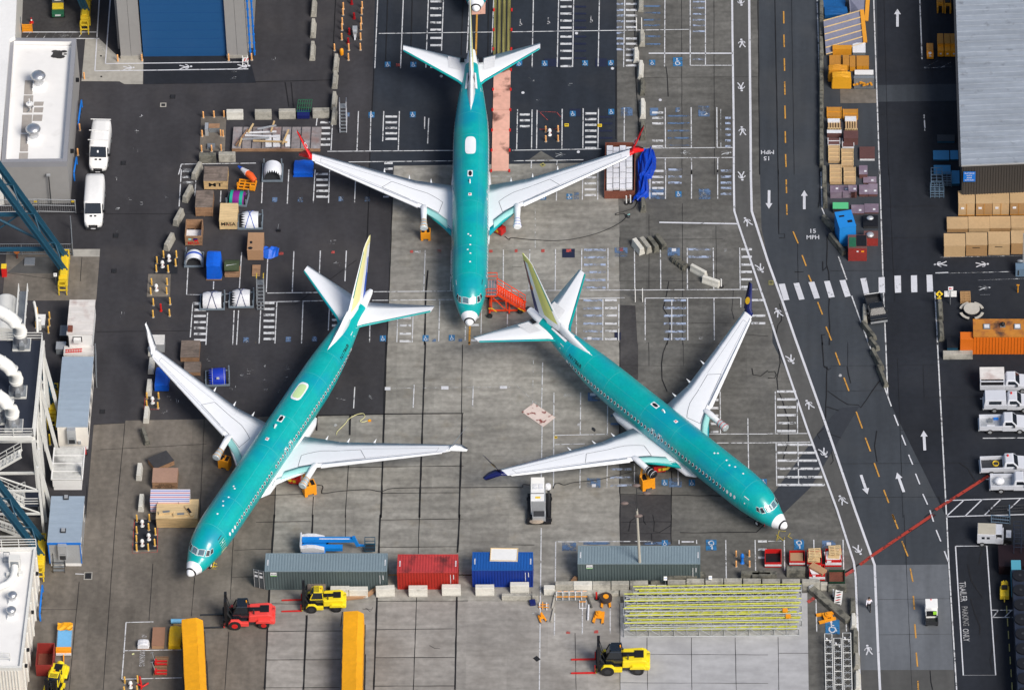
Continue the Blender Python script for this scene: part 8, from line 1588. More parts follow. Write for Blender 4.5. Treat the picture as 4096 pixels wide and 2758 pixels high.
tarpbox('white shrink-wrapped pallet left of the brown carton',12,1232,1335,1110,1165,1205,PLAST,under=WOODR,name='wrapped_pallet',cat='pallet')
tarpbox('bright yellow covered crate beside the left yellow trailer',12,1508,1622,990,1170,1210,mat('bright_yellow_cover',(.88,.52,.01),.5,var=.05,scale=2,bump=.3),name='covered_crate',cat='crate')
t=small('gas_cylinder_bundle','light blue roll on a pallet behind the yellow covered crate','roll',12,1600,975); MB().box(-.5,.5,-.3,.3,0,.14,WOOD).build('pallet',t); MB().cyl((-.72,0,.4),(.72,0,.4),.24,mat('light_blue_roll',(.20,.50,.75),.5),n=14).build('roll',t)
def pallet(label,k,x,y,rot=0,w_=1.2,d_=1.0,z=0,m=WOODL,stack=1,name='pallet',group='loose wooden pallets'):
    p=K(k,x,y,z); t=T(name,label,'pallet',(p.x,p.y,z),math.radians(rot),group)
    for q in range(stack):
        mb=MB(); zz=q*.15
        for i in range(3): mb.box(-w_/2+i*(w_-.1)/2,-w_/2+i*(w_-.1)/2+.1,-d_/2,d_/2,zz,zz+.1,m)
        for i in range(6): mb.box(-w_/2,w_/2,-d_/2+i*(d_-.12)/5,-d_/2+i*(d_-.12)/5+.12,zz+.101,zz+.13,m)
        mb.build('boards',t)
    return t
pallet('upper pallet of the pair carrying a red pallet jack at bottom left',12,1450,1320,0,1.3,1.1,0,WOODR,2); pallet('lower pallet of the pair carrying a red pallet jack at bottom left',12,1435,1405,0,1.3,1.1,0,WOODR,2)
for y,l in ((1300,'upper'),(1385,'lower')): t=small('pallet_jack','%s red pallet jack on the brown pallets'%l,'pallet jack',12,1435,y+45); MB().box(-.3,.7,-.28,-.12,.32,.42,REDP).box(-.3,.7,.12,.28,.32,.42,REDP).box(-.5,-.3,-.28,.28,.32,.65,REDP).build('forks',t); MB().beam((-.45,0,.5),(-.75,.4,1.4),.06,.06,GREY).beam((-.9,.35,1.4),(-.6,.45,1.4),.06,.06,GREY).build('handle',t)
t=small('pipe_spool','tangle of red pipe fittings at the bottom edge beside the bollards','pipe',12,1275,1540); MB().tube([(-.3,1.1,.3),(-.2,.6,.4),(-.1,.1,.3),(-.05,-.5,.3)],.1,REDP,8).tube([(-.4,.1,.3),(.1,-.3,.4),(.6,.2,.35)],.1,REDP,8).build('pipe',t)
p=K(12,1193,1248); tag(MB().box(-.12,.12,-.08,.08,.06,.07,mat('pale_yellow_paper',(.7,.7,.35),.7)).build('paper',loc=(p.x,p.y,0),rot=.5),'scrap of pale yellow paper on the painted bay','paper')
t=small('rack','orange slatted rack in the upper-left alcove','rack',0,248,292); mb=MB(); [mb.box(-.5,.5,-.04,.04,.15+i*.22,.27+i*.22,ORG) for i in range(5)]; mb.box(-.55,-.5,-.05,.05,0,1.3,ORG).box(.5,.55,-.05,.05,0,1.3,ORG); mb.build('slats',t); MB().box(-1.05,-.62,-.1,.1,.4,2.2,STEELBLUE).build('guard_plate',t)
t=small('steel_steps','yellow steel steps at the foot of the alcove crane leg','steps',0,775,232); mb=MB(); [mb.beam((x,0,.0),(x,.3,1.1),.08,.08,YEL) for x in (-.4,.4)]; [mb.beam((-.4,.1*i,.15+.3*i),(.4,.1*i,.15+.3*i),.08,.08,YEL) for i in range(4)]; mb.build('frame',t)
t=small('bin_stand','rusty round disc on a post on the stained pad behind the crane leg','stand',4,155,790); MB().cyl((0,0,0),(0,0,.9),.1,RUST).build('post',t); MB().cyl((0,0,.9),(0,0,.98),.3,mat('rust_orange',(.55,.16,.03),.8),n=16).build('disc',t)
boxthing('cabinet','grey dented cabinet on the stained pad behind the crane leg','cabinet',4,218,310,785,845,858,LGREY,top=GREY); boxthing('hazard_box','red and yellow hazard board at the left edge by the crane','hazard board',4,18,62,840,880,960,REDP,top=YEL)
t=small('transformer','grey and rusty transformer boxes on the small bollard-lined pad','transformer',0,1900,1190); MB().box(-.7,-.35,-.5,.5,0,1.0,LGREY).build('left_box',t); MB().box(-.3,.8,.0,.6,0,.7,GREY).box(-.32,.82,-.02,.62,.701,.74,WOODR).build('right_box',t); MB().box(-.4,.4,-2.6,-1.9,.0,.3,GREY).build('low_box',t)
boxthing('grey_box','grey box with a black opening beside the left winglet','box',4,1365,1475,1475,1560,1630,LGREY,top=DWHITE)
# skips by the container row
BRED=mat('bright_red_skip_paint',(.52,.012,.012),.5,var=.08,scale=2)
G='rubbish skips beside the right container'
t,*_=skip('deep red skip with a white stripe, standing alone left of the others',15,-28,120,305,428,475,BRED,BLACK,band=PLAST,group=G)
skip('red and white skip filled with brown cardboard, in the middle',15,192,330,318,415,458,BRED,band=PLAST,fill=[('cardboard_sheet',CARD,1.25,1.2,.1,0)],group=G)
skip('skip piled with pale pallets, beside the cardboard one',15,350,482,315,430,470,BRED,band=PLAST,fill=[('wooden_pallet',WOODL,1.2,1.2,.13,2)],group=G)
skip('red, white and blue skip piled with pallets and paper at the right',15,515,658,300,405,470,BRED,band=PLAST,fill=[('white_carton',PLAST,1.5,1.3,.25,12),('wooden_pallet',WOODL,1.15,1.1,.13,-6)],group=G)
skip('lower red skip with a brown box sticking out of it',15,370,510,440,535,595,BRED,band=PLAST,fill=[('plastic_sheet',PLAST,1.2,1.1,.2,20),('cardboard_box',CARD,1.7,.75,.3,-38)],group=G)
skip('dark green open skip at the right end of the barrier row',15,545,690,490,600,630,mat('dark_green_skip',(.012,.045,.025),.6,var=.15),RUST,group=G)
for i,(k,x,y,r_) in enumerate([(15,410,375,0),(15,600,320,4),(15,420,345,3)]): pallet('%s pale pallet on top of the rubbish skips'%('left','right','middle')[i],k,x,y,r_,1.2,1.2,1.2+.2*i)
# person
def person():
    p=K(15,912,862); SK=mat('skin',(.42,.25,.17),.6); SH=mat('white_shirt',(.78,.76,.84),.8,var=.05,scale=6); TR=mat('black_trousers',(.008,.008,.010),.8); HA=mat('dark_hair',(.02,.014,.01),.8); SO=mat('black_shoes',(.01,.01,.01),.5)
    # vertices: skeleton joints (x right, y forward=walking away, z up)
    J={'pelvis':(0,0,.95,.15,.11),'waist':(0,.01,1.1,.14,.10),'chest':(0,.03,1.32,.17,.12),'shl':(-.0,.03,1.45,.15,.10),'neck':(0,.03,1.53,.055,.055),'head0':(0,.05,1.62,.08,.09),'head1':(0,.06,1.72,.09,.10),'crown':(0,.05,1.79,.06,.07),
       'sL':(-.19,.03,1.42,.06,.06),'eL':(-.25,-.10,1.16,.045,.045),'wL':(-.27,-.16,.93,.03,.03),'sR':(.19,.03,1.42,.06,.06),'eR':(.27,.05,1.17,.045,.045),'wR':(.26,.24,.98,.03,.03),
       'hL':(-.10,0,.90,.09,.09),'kL':(-.10,.20,.52,.06,.06),'aL':(-.09,.16,.09,.04,.04),'tL':(-.09,.33,.05,.04,.03),'hR':(.10,0,.90,.09,.09),'kR':(.11,-.04,.50,.06,.06),'aR':(.11,-.34,.14,.04,.04),'tR':(.11,-.24,.04,.04,.03)}
    E=[('pelvis','waist'),('waist','chest'),('chest','shl'),('shl','neck'),('neck','head0'),('head0','head1'),('head1','crown'),('shl','sL'),('sL','eL'),('eL','wL'),('shl','sR'),('sR','eR'),('eR','wR'),('pelvis','hL'),('hL','kL'),('kL','aL'),('aL','tL'),('pelvis','hR'),('hR','kR'),('kR','aR'),('aR','tR')]
    def skin(names,edges,name,mats,parent,grow=0.,rootn=None,extra=None):
        idx={n:i for i,n in enumerate(names)}; me=bpy.data.meshes.new(name); me.from_pydata([J[n][:3] for n in names],[(idx[a],idx[b]) for a,b in edges],[]); me.update()
        o=bpy.data.objects.new(name,me); SC.collection.objects.link(o); o.parent=parent; m=o.modifiers.new('skin','SKIN'); 
        if not me.skin_vertices: bpy.context.view_layer.objects.active=o
        sv=me.skin_vertices[0].data if me.skin_vertices else None
        if sv:
            for n in names: sv[idx[n]].radius=(J[n][3]+grow,J[n][4]+grow); sv[idx[n]].use_root=(n==rootn)
        s=o.modifiers.new('sub','SUBSURF'); s.levels=2; s.render_levels=2; me.materials.append(mats); return o
    r=T('person','person in a white shirt and black trousers walking up the walkway','person',(p.x-.08,p.y+.15,0),math.radians(3))
    # five-fingered hands
    for sd,w_ in (('L','wL'),('R','wR')):
        w=Vector(J[w_][:3]); e=Vector(J['e'+sd][:3]); d=(w-e).normalized(); 
        J['pm'+sd]=tuple(w+d*.06)+(.032,.016)
        side=Vector((0,1,0)); side=(side-d*side.dot(d)).normalized()
        for i,(off,ln) in enumerate(((-.03,.065),(-.011,.08),(.010,.078),(.029,.06))):
            b=w+d*.09+side*off; m1=b+d*ln*.5; t1=b+d*ln+Vector((.015 if sd=='L' else -.015,0,0)); J[f'f{sd}{i}a']=tuple(b)+(.009,.009); J[f'f{sd}{i}b']=tuple(m1)+(.008,.008); J[f'f{sd}{i}c']=tuple(t1)+(.007,.007)
            E+= [('pm'+sd,f'f{sd}{i}a'),(f'f{sd}{i}a',f'f{sd}{i}b'),(f'f{sd}{i}b',f'f{sd}{i}c')]
        b=w+d*.04+side*.035; J['th'+sd+'a']=tuple(b)+(.010,.010); J['th'+sd+'b']=tuple(b+side*.03+d*.035)+(.008,.008); E+=[(w_,'pm'+sd),('pm'+sd,'th'+sd+'a'),('th'+sd+'a','th'+sd+'b')]
    body=skin(list(J),E,'body',SK,r,rootn='pelvis')
    sh=['pelvis','waist','chest','shl','sL','eL','wL','sR','eR','wR']; skin(sh,[e for e in E if e[0] in sh and e[1] in sh],'shirt',SH,r,.022,'chest')
    tr=['pelvis','hL','kL','aL','hR','kR','aR']; skin(tr,[e for e in E if e[0] in tr and e[1] in tr],'trousers',TR,r,.022,'pelvis')
    for a,b in (('aL','tL'),('aR','tR')):
        A=Vector(J[a][:3]);B=Vector(J[b][:3]); MB().tube([A+Vector((0,-.05,-.02)),(A+B)/2+Vector((0,0,-.02)),B],[.05,.055,.04],SO,8).build('shoe',r)
    MB().ball((0,.04,1.73),(.098,.112,.105),HA,14,8).build('hair',r)
    f=MB(); [f.ball((s*.035,.155,1.70),.012,BLACK,6,4) for s in (-1,1)]; f.ball((0,.165,1.665),(.015,.025,.02),SK,6,4).ball((0,.155,1.625),(.03,.008,.008),REDP,6,4); f.build('face',body)
    [MB().ball((s*.098,.05,1.67),(.012,.02,.03),SK,6,4).build('ear',body) for s in (-1,1)]
person()
# ---------------- right-hand storage strip ----------------
ORC=mat('orange_crate',(.62,.27,.02),.55,var=.08,scale=2); ORL=mat('orange_crate_lid',(.46,.21,.035),.6,var=.1,scale=2); BRN=mat('brown_lid_paint',(.13,.06,.055),.6,var=.15,scale=2); PUR=mat('purplish_box',(.20,.15,.20),.6,var=.15,scale=2,stain=[((.34,.30,.34),1,.5,.7,.5)]); PWD=mat('dim_plywood',(.50,.34,.18),.75,var=.1,scale=2); PWD2=mat('dim_plywood_dark',(.38,.225,.10),.75,var=.1,scale=2); BLT2=mat('dim_blue_tarpaulin',(.01,.10,.30),.5,var=.15,scale=2,bump=.5); SLAT=mat('slat_grey',(.16,.17,.24),.6,var=.15,scale=2)  # dim plywood and blue tarpaulin have the cloud shade painted into their colours
g3='stored boxes along the right-hand strip'
def rb(label,k,xl,xr,yt,yf,yb,m,top=None,name='storage_box',cat='box',ribs=0,label2=None,g=g3):
    t,w_,dp,h=boxthing(name,label,cat,k,xl,xr,yt,yf,yb,m,top=top,group=g)
    if ribs:
        mb=MB(); [mb.box(0,w_,dp*(i+1)/(ribs+1)-.03,dp*(i+1)/(ribs+1)+.03,h+.001,h+.06,WOODL if m is PWD else m) for i in range(ribs)]; mb.box(-.02,.04,0,dp,h+.001,h+.06,WOODL if m is PWD else m).box(w_-.04,w_+.02,0,dp,h+.001,h+.06,WOODL if m is PWD else m); mb.build('batten',t)
    if label2: MB().box(w_*.6,w_*.6+.25,dp*.25,dp*.25+.25,h+.002,h+.01,PLAST).build('label_sheet',t)
    return t,w_,dp,h
tarpbox('upper blue tarpaulined load at the top of the right-hand strip',3,497,690,-40,70,75,BLT2); tarpbox('lower blue tarpaulined load at the top of the right-hand strip',3,503,712,55,130,172,BLT2)
# leaning slatted racks
def slatrack(label,k,c,zt,n,m1,m2,endm,grp=None):
    P=[K(k,c[0],c[1],.3),K(k,c[2],c[3],.3),K(k,c[4],c[5],zt),K(k,c[6],c[7],zt)]; t=T('slatted_rack',label,'rack',(P[0].x,P[0].y,0)); o=Vector((P[0].x,P[0].y,0)); Q=[q-o for q in P]
    nn=(Q[1]-Q[0]).cross(Q[3]-Q[0]).normalized()*.05; mb=MB().add(Q+[q-nn for q in Q],[[0,1,2,3],[7,6,5,4],[0,4,5,1],[1,5,6,2],[2,6,7,3],[3,7,4,0]],m1); mb.build('panel',t)
    for i in range(n+1):
        u=i/n; a=Q[0].lerp(Q[3],u)+nn*1.6; b_=Q[1].lerp(Q[2],u)+nn*1.6; MB().beam(a,b_,.09,.09,m2).build('slat',t)
    MB().beam(Q[1]+nn*2,Q[2]+nn*2,.42,.2,endm).build('end_board',t)
slatrack('large slanting rack with blue-grey panels, pale slats and an orange edge',3,(520,490,870,385,840,95,497,190),1.6,5,SLAT,WOODL,ORC)
slatrack('narrow upright rack with orange-brown frame behind the slanting rack',3,(735,110,885,190,900,-20,725,-20),1.4,1,SLAT,WOOD,ORC)
rb('grey-white panel box at the lower right of the slanting rack',3,760,872,385,470,495,GREY,top=PLAST)
rb('orange box with two dark windows in front of the slanting rack',3,580,748,405,440,495,ORC)
for i,(xl,xr,yt,yf,yb,l) in enumerate([(552,600,495,580,605,'first'),(604,655,495,580,605,'second'),(672,725,495,585,630,'third'),(733,782,500,598,640,'fourth'),(795,848,500,590,625,'fifth'),(850,903,500,590,625,'sixth')]): rb('%s narrow orange-brown crate from the left below the slanting rack'%l,3,xl,xr,yt,yf,yb,ORC,top=ORL)
tarpbox('orange tarpaulined bulk behind the two-window orange box pair',3,540,712,575,625,740,ORC); tarpbox('big bright orange covered box with two dark openings',3,572,745,638,690,803,mat('bright_orange_cover',(.74,.36,.02),.5,var=.08,scale=2))
rb('white flat sheet on legs at the right of the orange boxes',3,778,943,628,668,690,GREY,top=WHITE); t,w_,dp,h=rb('grey tray of crumpled orange scraps below the white sheet',3,770,948,680,700,795,GREY,top=GREY)
for i in range(7): 
    o=MB().beam((-.3,0,0),(.3,.15,.1),.22,.08,ORC).build('scrap',t); o.location=(.2+.25*i,-.15+.1*(i%3),h*.4+.12*(i%4)); o.rotation_euler=(0,.2,i*.8)
rb('left box with two orange-brown lids in the middle of the strip',3,528,658,960,1045,1065,ORC,top=ORL,ribs=1); rb('right box with two orange-brown lids in the middle of the strip',3,672,805,978,1058,1075,ORC,top=ORL,ribs=1)
def slatcrate(label,k,xl,xr,yt,yf,yb,n=5,half=False):
    a,rot,w_,dep,h=front(k,xl,xr,yt,yf,yb); t=T('slatted_crate',label,'crate',(a.x,a.y,0),rot,g3); MB().box(0,w_,0,dep,0,h-.3,BRN).build('body',t); mb=MB(); [mb.box((i+.15)*w_/n,(i+.75)*w_/n,0,dep,h-.29,h,PWD) for i in range(n)]; mb.box(0,w_,0,.08,h-.2,h+.02,WOODL); mb.build('slats',t); MB().box(0,w_*.9,dep*.7,dep*1.1,h,h+.15,PLAST).build('wrap',t)
slatcrate('left dark red bin loaded with pale slats',3,535,655,1078,1150,1195); slatcrate('right dark red bin loaded with pale slats and plastic',3,690,802,1060,1155,1180)
rb('dark red box with a white edge below the left slatted bin',3,530,658,1165,1190,1235,BRN,top=PLAST); rb('dark red box below the right slatted bin',3,680,806,1170,1240,1300,BRN,top=BRN); rb('dark red bin with a white front edge standing apart to the right',3,822,955,1315,1420,1440,PLAST,top=BRN)
rb('brown-topped white-rimmed box at the head of the left plywood column',3,537,645,1238,1290,1310,PLAST,top=BRN,ribs=1); rb('brown-topped white-rimmed box at the head of the right plywood column',3,665,770,1242,1310,1330,PLAST,top=BRN,ribs=1)
for i,(k,xl,xr,yt,yf,yb,l) in enumerate([(3,542,642,1302,1440,1462,'upper plywood box of the left column'),(3,552,655,1468,1620,1655,'lower plywood box of the left column'),(3,660,765,1332,1480,1505,'upper plywood box of the right column'),(3,682,786,1484,1625,1650,'lower plywood box of the right column'),(7,555,660,-50,105,130,'last plywood box at the foot of the left column'),(7,680,785,-25,105,130,'last plywood box at the foot of the right column')]):
    if i not in (1,3): rb(l,k,xl,xr,yt,yf,yb,PWD,top=PWD,ribs=3 if i%2==0 else 2)
for i,(k,xl,xr,yt,yf,yb,l) in enumerate([(3,818,890,1482,1560,1600,'single purplish box right of the plywood columns'),(7,855,970,60,112,125,'wide purplish box with a label, upper right'),(7,558,640,138,185,195,'pale-topped purplish box at the left below the plywood'),(7,645,720,138,190,200,'open-flapped purplish box in the middle below the plywood'),(7,722,795,135,190,250,'tilted purplish box beside the open-flapped one'),(7,818,898,132,215,240,'purplish box with an orange flap, left of a pair'),(7,902,980,122,215,238,'purplish box with a label, right of a pair'),(7,748,860,312,385,400,'left purplish box of the lower pair'),(7,866,990,302,378,392,'right purplish box of the lower pair')]): rb(l,k,xl,xr,yt,yf,yb,BRN,top=PUR,label2=True)
rb('white-fronted low box at the left under the purplish boxes',7,558,660,188,195,255,PUR,top=PUR); rb('white-fronted low box at the right under the purplish boxes',7,668,780,186,195,250,PUR,top=PUR)
rb('bin topped with a bright green sheet above the blue box',7,582,718,290,345,388,DARK,top=mat('bright_green_sheet',(.10,.50,.22),.6)); MB()
t,w_,dp,h=boxthing('storage_box','long bright blue box with two dark holes at the end of the strip','box',7,640,790,375,520,690,mat('bright_blue_box',(.015,.22,.62),.5,var=.06,scale=2),group=g3); t.rotation_euler.z+=math.radians(12); MB().box(.3,.85,dp*.65,dp*.75,h+.001,h+.01,BLACK).box(1.0,1.5,dp*.25,dp*.4,h+.001,h+.01,BLACK).build('hole',t)
rb('dark open bin with a silver bag right of the blue box',7,855,985,405,500,525,DARK,top=BLACK); p=K(7,915,445,1.0); tag(MB().ball((0,0,0),(.38,.3,.16),LGREY,10,6).build('silver_bag',loc=(p.x,p.y,1.25)),'shiny silver bag in the dark open bin','bag')
rb('dark red bin of crumpled clear plastic at the end of the strip',7,860,985,545,610,680,DRED,top=BRN); p=K(7,915,585,1.2); tag(MB().ball((0,0,0),(.42,.4,.2),LGREY,9,6).build('plastic_heap',loc=(p.x,p.y,1.3)),'crumpled clear plastic heaped in the dark red bin','plastic')
t,w_,dp,h=boxthing('skip','red steel dumpster with a dark cover at the end of the strip','skip',7,718,885,580,700,815,DRED,top=BRN); MB().box(w_*.45,w_*.98,dp*.15,dp*.95,h+.001,h+.06,BLACK).build('cover',t); MB().box(.1,w_*.42,dp*.1,dp*.8,h+.001,h+.02,GREENP).build('contents',t); MB().box(w_*.45,w_*.55,-.02,-.001,h*.7,h*.8,PLAST).box(w_*.7,w_*.85,-.02,-.001,h*.7,h*.8,ORG).build('label_sheet',t)
# plywood crates in three rows by the warehouse
gw='plywood crates in three rows below the warehouse'
for r_,(L_c,yt,yf,yb,dy) in enumerate([([(1705,1850),(1862,2008),(2012,2158),(2168,2320),(2330,2480)],185,300,412,-2),([(1605,1790),(1797,1985),(1990,2172),(2180,2370)],420,525,560,-3),([(1577,1765),(1774,1962),(1974,2165),(2178,2370)],568,678,778,-8)]):
    for i,(xl,xr) in enumerate(L_c):
        t,w_,dp,h=boxthing('plywood_crate','%s plywood crate from the left in the %s row below the warehouse'%(name_seq(5)[i],('back','middle','front')[r_]),'crate',7,xl,xr,yt+dy*i,yf+dy*i,yb+dy*i,PWD2 if (i+r_)%2 else PWD,group=gw,top=PWD)
        if r_==0: MB().box(w_*.5-.03,w_*.5+.03,-.03,-.001,.1,h-.05,ORL).box(.0,w_,-.028,-.001,.05,.17,ORL).box(w_*.15,w_*.35,-.03,-.001,h*.55,h*.7,PLAST).build('front_batten',t)
        if r_==2 and i in(1,2): MB().box(w_*.3,w_*.65,-.02,-.001,h*.72,h*.77,BLACK).build('writing',t)
# blue boxes and racks by the warehouse
for i,(k,xl,xr,yt,yf,yb,l) in enumerate([(3,1518,1672,1208,1262,1282,'dark blue-framed empty tray, topmost beside the warehouse'),(3,1482,1622,1348,1428,1445,'light blue box left of a pair beside the warehouse'),(3,1635,1703,1348,1425,1440,'narrow light blue box right of a pair beside the warehouse'),(3,1487,1635,1480,1555,1570,'lower light blue box beside the warehouse corner'),(7,1648,1715,5,120,145,'narrow blue box against the warehouse wall')]): rb(l,k,xl,xr,yt,yf,yb,STEELBLUE,top=DARK if i==0 else mat('light_blue_lid',(.05,.26,.50),.5,var=.06),g='blue boxes beside the warehouse')
def rack(label,k,xl,xr,yt,yf,yb,m=STEELBLUE,nx=2,ny=2):
    a,rot,w_,dep,h=front(k,xl,xr,yt,yf,yb); t=T('steel_rack',label,'rack',(a.x,a.y,0),rot,'empty steel racks'); mb=MB()
    for i in range(nx+1):
        for j in range(ny+1): mb.beam((w_*i/nx,dep*j/ny,0),(w_*i/nx,dep*j/ny,h),.06,.06,m)
    for z in (.2,h*.6,h):
        for i in range(nx+1): mb.beam((w_*i/nx,0,z),(w_*i/nx,dep,z),.05,.05,m)
        for j in range(ny+1): mb.beam((0,dep*j/ny,z),(w_,dep*j/ny,z),.05,.05,m)
    mb.build('frame',t); MB().box(.05,w_-.05,.05,dep-.05,.1,.16,DARK).build('floor',t)
RK=mat('rack_blue_grey',(.13,.20,.28),.5,var=.1); rack('taller empty rack left of the blue boxes by the warehouse',7,1462,1560,-20,100,180,RK); rack('small empty rack right of the taller one by the warehouse',7,1565,1642,20,100,150,RK); rack('low front rack below the taller rack by the warehouse',7,1455,1575,110,190,248,RK,3,2)
# orange carts
def ocart(label,k,x,y,h=1.2,white=False,w_=.62,L_=2.4):
    p=K(k,x,y); t=T('orange_cart',label,'cart',(p.x,p.y,0),0,'orange carts beside the warehouse'); MB().box(-w_/2,w_/2,.8,L_,.2,h,ORC).box(-w_/2+.03,w_/2-.03,.83,L_-.03,h+.001,h+.03,ORL).build('hood',t); MB().box(-w_/2,w_/2,0,.799,.2,h*.8,ORG).build('nose',t); MB().box(-.1,.1,.0-.015,-.001,.5,.7,PLAST).build('plate',t)
    if white: MB().ball((0,.5,h*.9),(.2,.2,.15),PLAST,8,5).build('white_bundle',t)
    for s in (-1,1): MB().cyl((s*w_/2-.08,.3,.2),(s*w_/2+.08,.3,.2),.2,RUBBER).build('wheel',t)
ocart('orange cart with a white bundle, left of the three orange cabinets',3,1453,540,.6,True,.7,2.0)
for i,(x,l) in enumerate(((1547,'left'),(1608,'middle'),(1664,'right'))): ocart('%s of the three orange cabinets beside the warehouse'%l,3,x,520,1.3)
for i,(x,l) in enumerate(((1543,'left'),(1610,'right'))):
    t=small('orange_machine','%s orange machine at the top edge beside the warehouse'%l,'machine',3,x,115+i*3); MB().box(-.33,.33,.3,1.4,.3,1.0,ORC).box(-.36,-.2,-.1,1.5,0,.9,ORC).box(.2,.36,-.1,1.5,0,.9,ORC).box(-.2,.2,.0,.29,.1,.7,BLACK).build('body',t); MB().box(-.28,.28,.5,1.0,1.001,1.1,BLACK if i else ORL).build('top',t)
# orange cabin
OCW=mat('orange_cabin_wall',(.66,.15,.01),.5,var=.05,scale=1); OCR=mat('rusty_orange_roof',(.50,.20,.03),.6,var=.15,scale=1,stain=[((.05,.03,.03),.45,.51,.6,.9),((.30,.10,.03),1.1,.5,.6,.6)])
a,rot,w_,dep,h=front(7,1840,2600,1335,1490,1650); t=T('orange_cabin','orange corrugated cabin with a stained orange roof at the right edge','cabin',(a.x,a.y,0),rot)
MB().box(0,w_,0,dep,0,h-.1,OCW).build('wall',t); MB().box(-.05,w_,-.02,dep+.05,h-.099,h,OCR).build('roof',t); mb=MB(); [mb.box(x*.32,x*.32+.1,-.05,-.001,.05,h-.12,OCW) for x in range(int(w_/.32))]; mb.build('wall_rib',t); MB().box(-1.35,-.02,-.08,1.0,0,h-.35,OCW).build('annex',t)
for i,(x,y,l) in enumerate([(1960,1405,'left'),(2235,1405,'right')]): q=K(7,x,y,h); v=T('roof_hatch','%s glazed hatch on the orange cabin roof'%l,'roof hatch',(q.x,q.y,h)); MB().box(-.35,.35,-.35,.35,0,.12,GREY).build('curb',v); MB().box(-.25,.25,-.25,.25,.121,.14,PLAST).build('pane',v)
q=K(7,2103,1395,h); v=T('roof_vent','dark cowl vent between the glazed hatches on the orange cabin','roof vent',(q.x,q.y,h)); MB().box(-.25,.25,-.25,.25,0,.1,GREY).build('curb',v); MB().lathe([(.2,.1),(.25,.35),(.1,.5)],BLACK,n=14).build('cowl',v)
boxthing('dark_cabinet','dark blue open cabinet at the left end of the orange cabin','cabinet',7,1605,1700,1500,1590,1640,STEELBLUE,top=BLACK)
# round table with benches, pallets, shelter
t=small('picnic_table','round pale picnic table with four curved benches','table',7,1825,1300); TBL=mat('pale_table',(.50,.47,.41),.7,var=.1,scale=2); MB().cyl((0,.25,.68),(0,.25,.76),.82,TBL,n=26).build('tabletop',t); MB().cyl((0,.25,0),(0,.25,.68),.12,DARK).build('pedestal',t)
for q in range(4):
    mb=MB(); a0=math.radians(45+90*q-30); P=[(1.15*math.cos(a0+math.radians(60)*i/8),.25+1.15*math.sin(a0+math.radians(60)*i/8)) for i in range(9)]; strip(mb,[Vector((x,y,0)) for x,y in P],.28,TBL,z=.46); strip(mb,[Vector((x,y,0)) for x,y in P],.27,TBL,z=.40); mb.tube([(x,y,.43) for x,y in P],.04,TBL,6); mb.build('bench',t); MB().cyl((*P[1],0),(*P[1],.42),.04,DARK,n=6).cyl((*P[7],0),(*P[7],.42),.04,DARK,n=6).build('leg',t)
pallet('stack of brown pallets beside the white notice board',7,1768,1160,0,1.05,1.3,0,PWD2,4)
t=small('shelter','small blue-grey steel shelter with a leaning pole at the right edge','shelter',7,2218,955); MB().box(0,1.4,0,.9,0,1.1,RK).build('box',t); MB().box(.2,.35,-.02,-.001,.2,.9,DARK).build('slot',t); MB().cyl((.8,.9,0),(.75,1.2,5.0),.06,LGREY).build('pole',t); MB().ball((.5,1.0,1.3),(.4,.2,.15),GREY,8,5).build('lamp',t)
t=small('orange_hydrant','thin orange hose post beside the shelter on the dark yard','post',7,2238,1095); MB().cyl((0,0,0),(0,0,1.0),.07,ORC).build('post',t); MB().box(-.15,.15,-.05,.05,1.0,1.1,ORC).build('head',t)
# steel mesh barrier above the painted trailer bay
fence([(15,2000,70),(15,2165,85),(15,2160,-20)],'grey mesh hurdle above the small utility van',1.1,RK,'mesh_hurdle'); fence([(11,1990,1530),(11,2294,1510)],'low dark mesh hurdle below the painted hatch at the right',1.0,DARK,'mesh_hurdle')
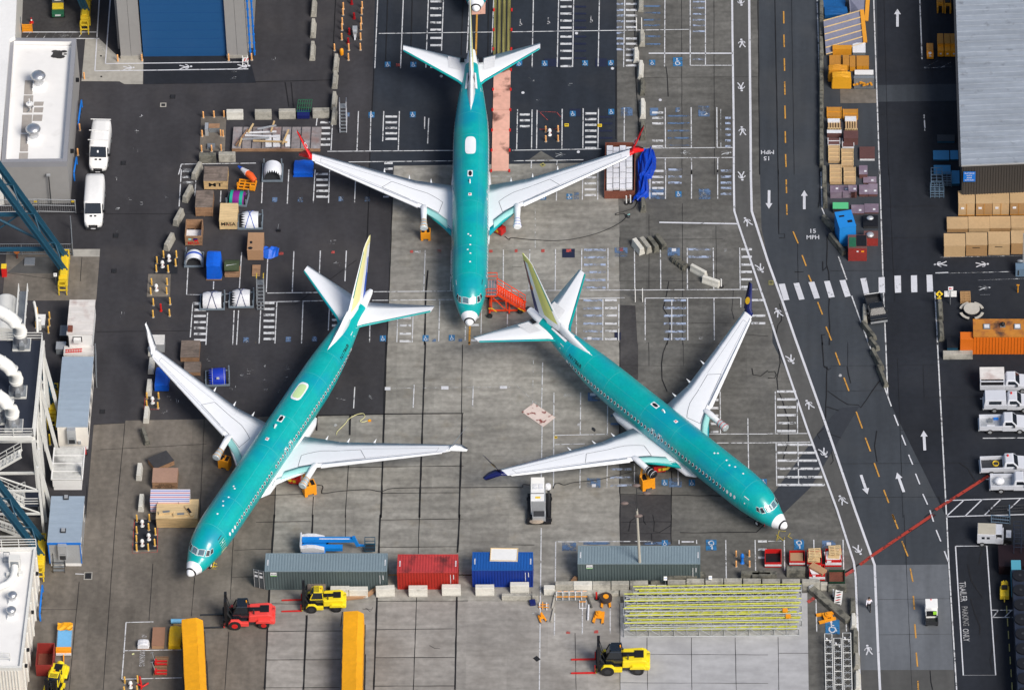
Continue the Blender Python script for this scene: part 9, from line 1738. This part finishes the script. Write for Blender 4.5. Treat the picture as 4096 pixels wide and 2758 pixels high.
# cooling plant at the bottom right edge
DNV=mat('dark_navy_steel',(.018,.025,.045),.55,var=.15,scale=1)
a=K(15,2225,1568); b_=K(15,2215,640); t=T('cooling_plant','dark blue cooling plant with a column of black round fans at the right edge','cooling plant',(a.x,a.y-6,0),0)
Ln=(b_-a).length+6; MB().box(0,7,0,Ln,0,2.4,DNV).build('casing',t)
for i in range(13):
    y=Ln-.9-i*1.95
    if y<.5: break
    for j in range(2): f=MB().cyl((.75+j*1.8,y,2.401),(.75+j*1.8,y,2.6),.72,BLACK,n=22).build('fan',t); MB().cyl((.75+j*1.8,y,2.6),(.75+j*1.8,y,2.63),.14,DARK,n=10).build('hub',f)
MB().box(-.05,.9,Ln+.1,Ln+1.4,0,2.3,mat('pale_cyan_panel',(.08,.32,.42),.5)).build('cyan_cabinet',t); tag(MB().box(0,.24,0,3.4,.5,.62,MT['pale_cyan_panel']).build('cyan_board',loc=tuple(K(15,2181,768)[:2])+(0,)),'narrow pale cyan board lying beside the cooling plant','board')
MB().box(-1.2,5,Ln+1.6,Ln+4.5,0,1.2,mat('dark_wine_casing',(.012,.004,.006),.6)).build('dark_casing',t)
rack('tall dark rack stand at the right edge above the cooling plant',15,2200,2330,60,200,420,DNV,2,4)
for i,(y0,y1) in enumerate([(820,885),(932,1000),(1045,1112),(1160,1225),(1275,1340),(1390,1455),(1505,1570)]):
    a=K(15,2140+i*8,y1); c=K(15,2140+i*8,y0); tag(MB().box(-.05,.05,0,(c-a).length,.06,.12,YR).build('yellow_kerb',loc=(a.x,a.y,0)),'%s yellow kerb strip from the top along the cooling plant'%name_seq(7)[i],'kerb strip','yellow kerb strips along the cooling plant')
t=small('debris','twisted dark wire lying beside the right yellow trailer top','wire',13,1000,850); MB().tube([(-.5,.1,.05),(0,.0,.1),(.3,-.3,.05)],.02,DARK,6).tube([(-.2,.2,.05),(.4,-.1,.08),(.5,.3,.05)],.02,DARK,6).build('wire',t)
t=small('debris','bent rusty wire on the bare slabs at bottom centre','wire',13,1600,1190); MB().tube([(-.5,.3,.05),(0,-.1,.06),(.55,-.15,.05)],.02,DARK,6).build('wire',t)
t=small('debris','dark leaf-shaped scrap on the apron left of the right airliner belly','scrap',10,733,780); MB().hexa([(-.15,.3),(-.2,0),(.1,-.35),(.2,-.1),(.05,.2)],.06,.1,DARK).build('scrap',t)
t=small('debris','small black dolly on the asphalt right of the tan box','dolly',5,205,550); MB().box(-.2,.2,-.12,.12,.08,.25,BLACK).beam((-.1,.1,.2),(0,.4,.7),.04,.04,GREY).build('frame',t)
yw=K(12,1900,455); t=T('wheel_chock_frame','thin yellow tow frame under the nose of the left airliner','frame',(yw.x,yw.y,0)); MB().beam((-.3,-.2,.15),(.4,-.3,.15),.05,.05,YEL).beam((-.1,.3,.15),(.5,.1,.15),.05,.05,YEL).beam((.1,-.4,.15),(.45,.9,.9),.05,.05,YEL).ball((.45,.9,.95),.09,YEL,8,5).build('frame',t)
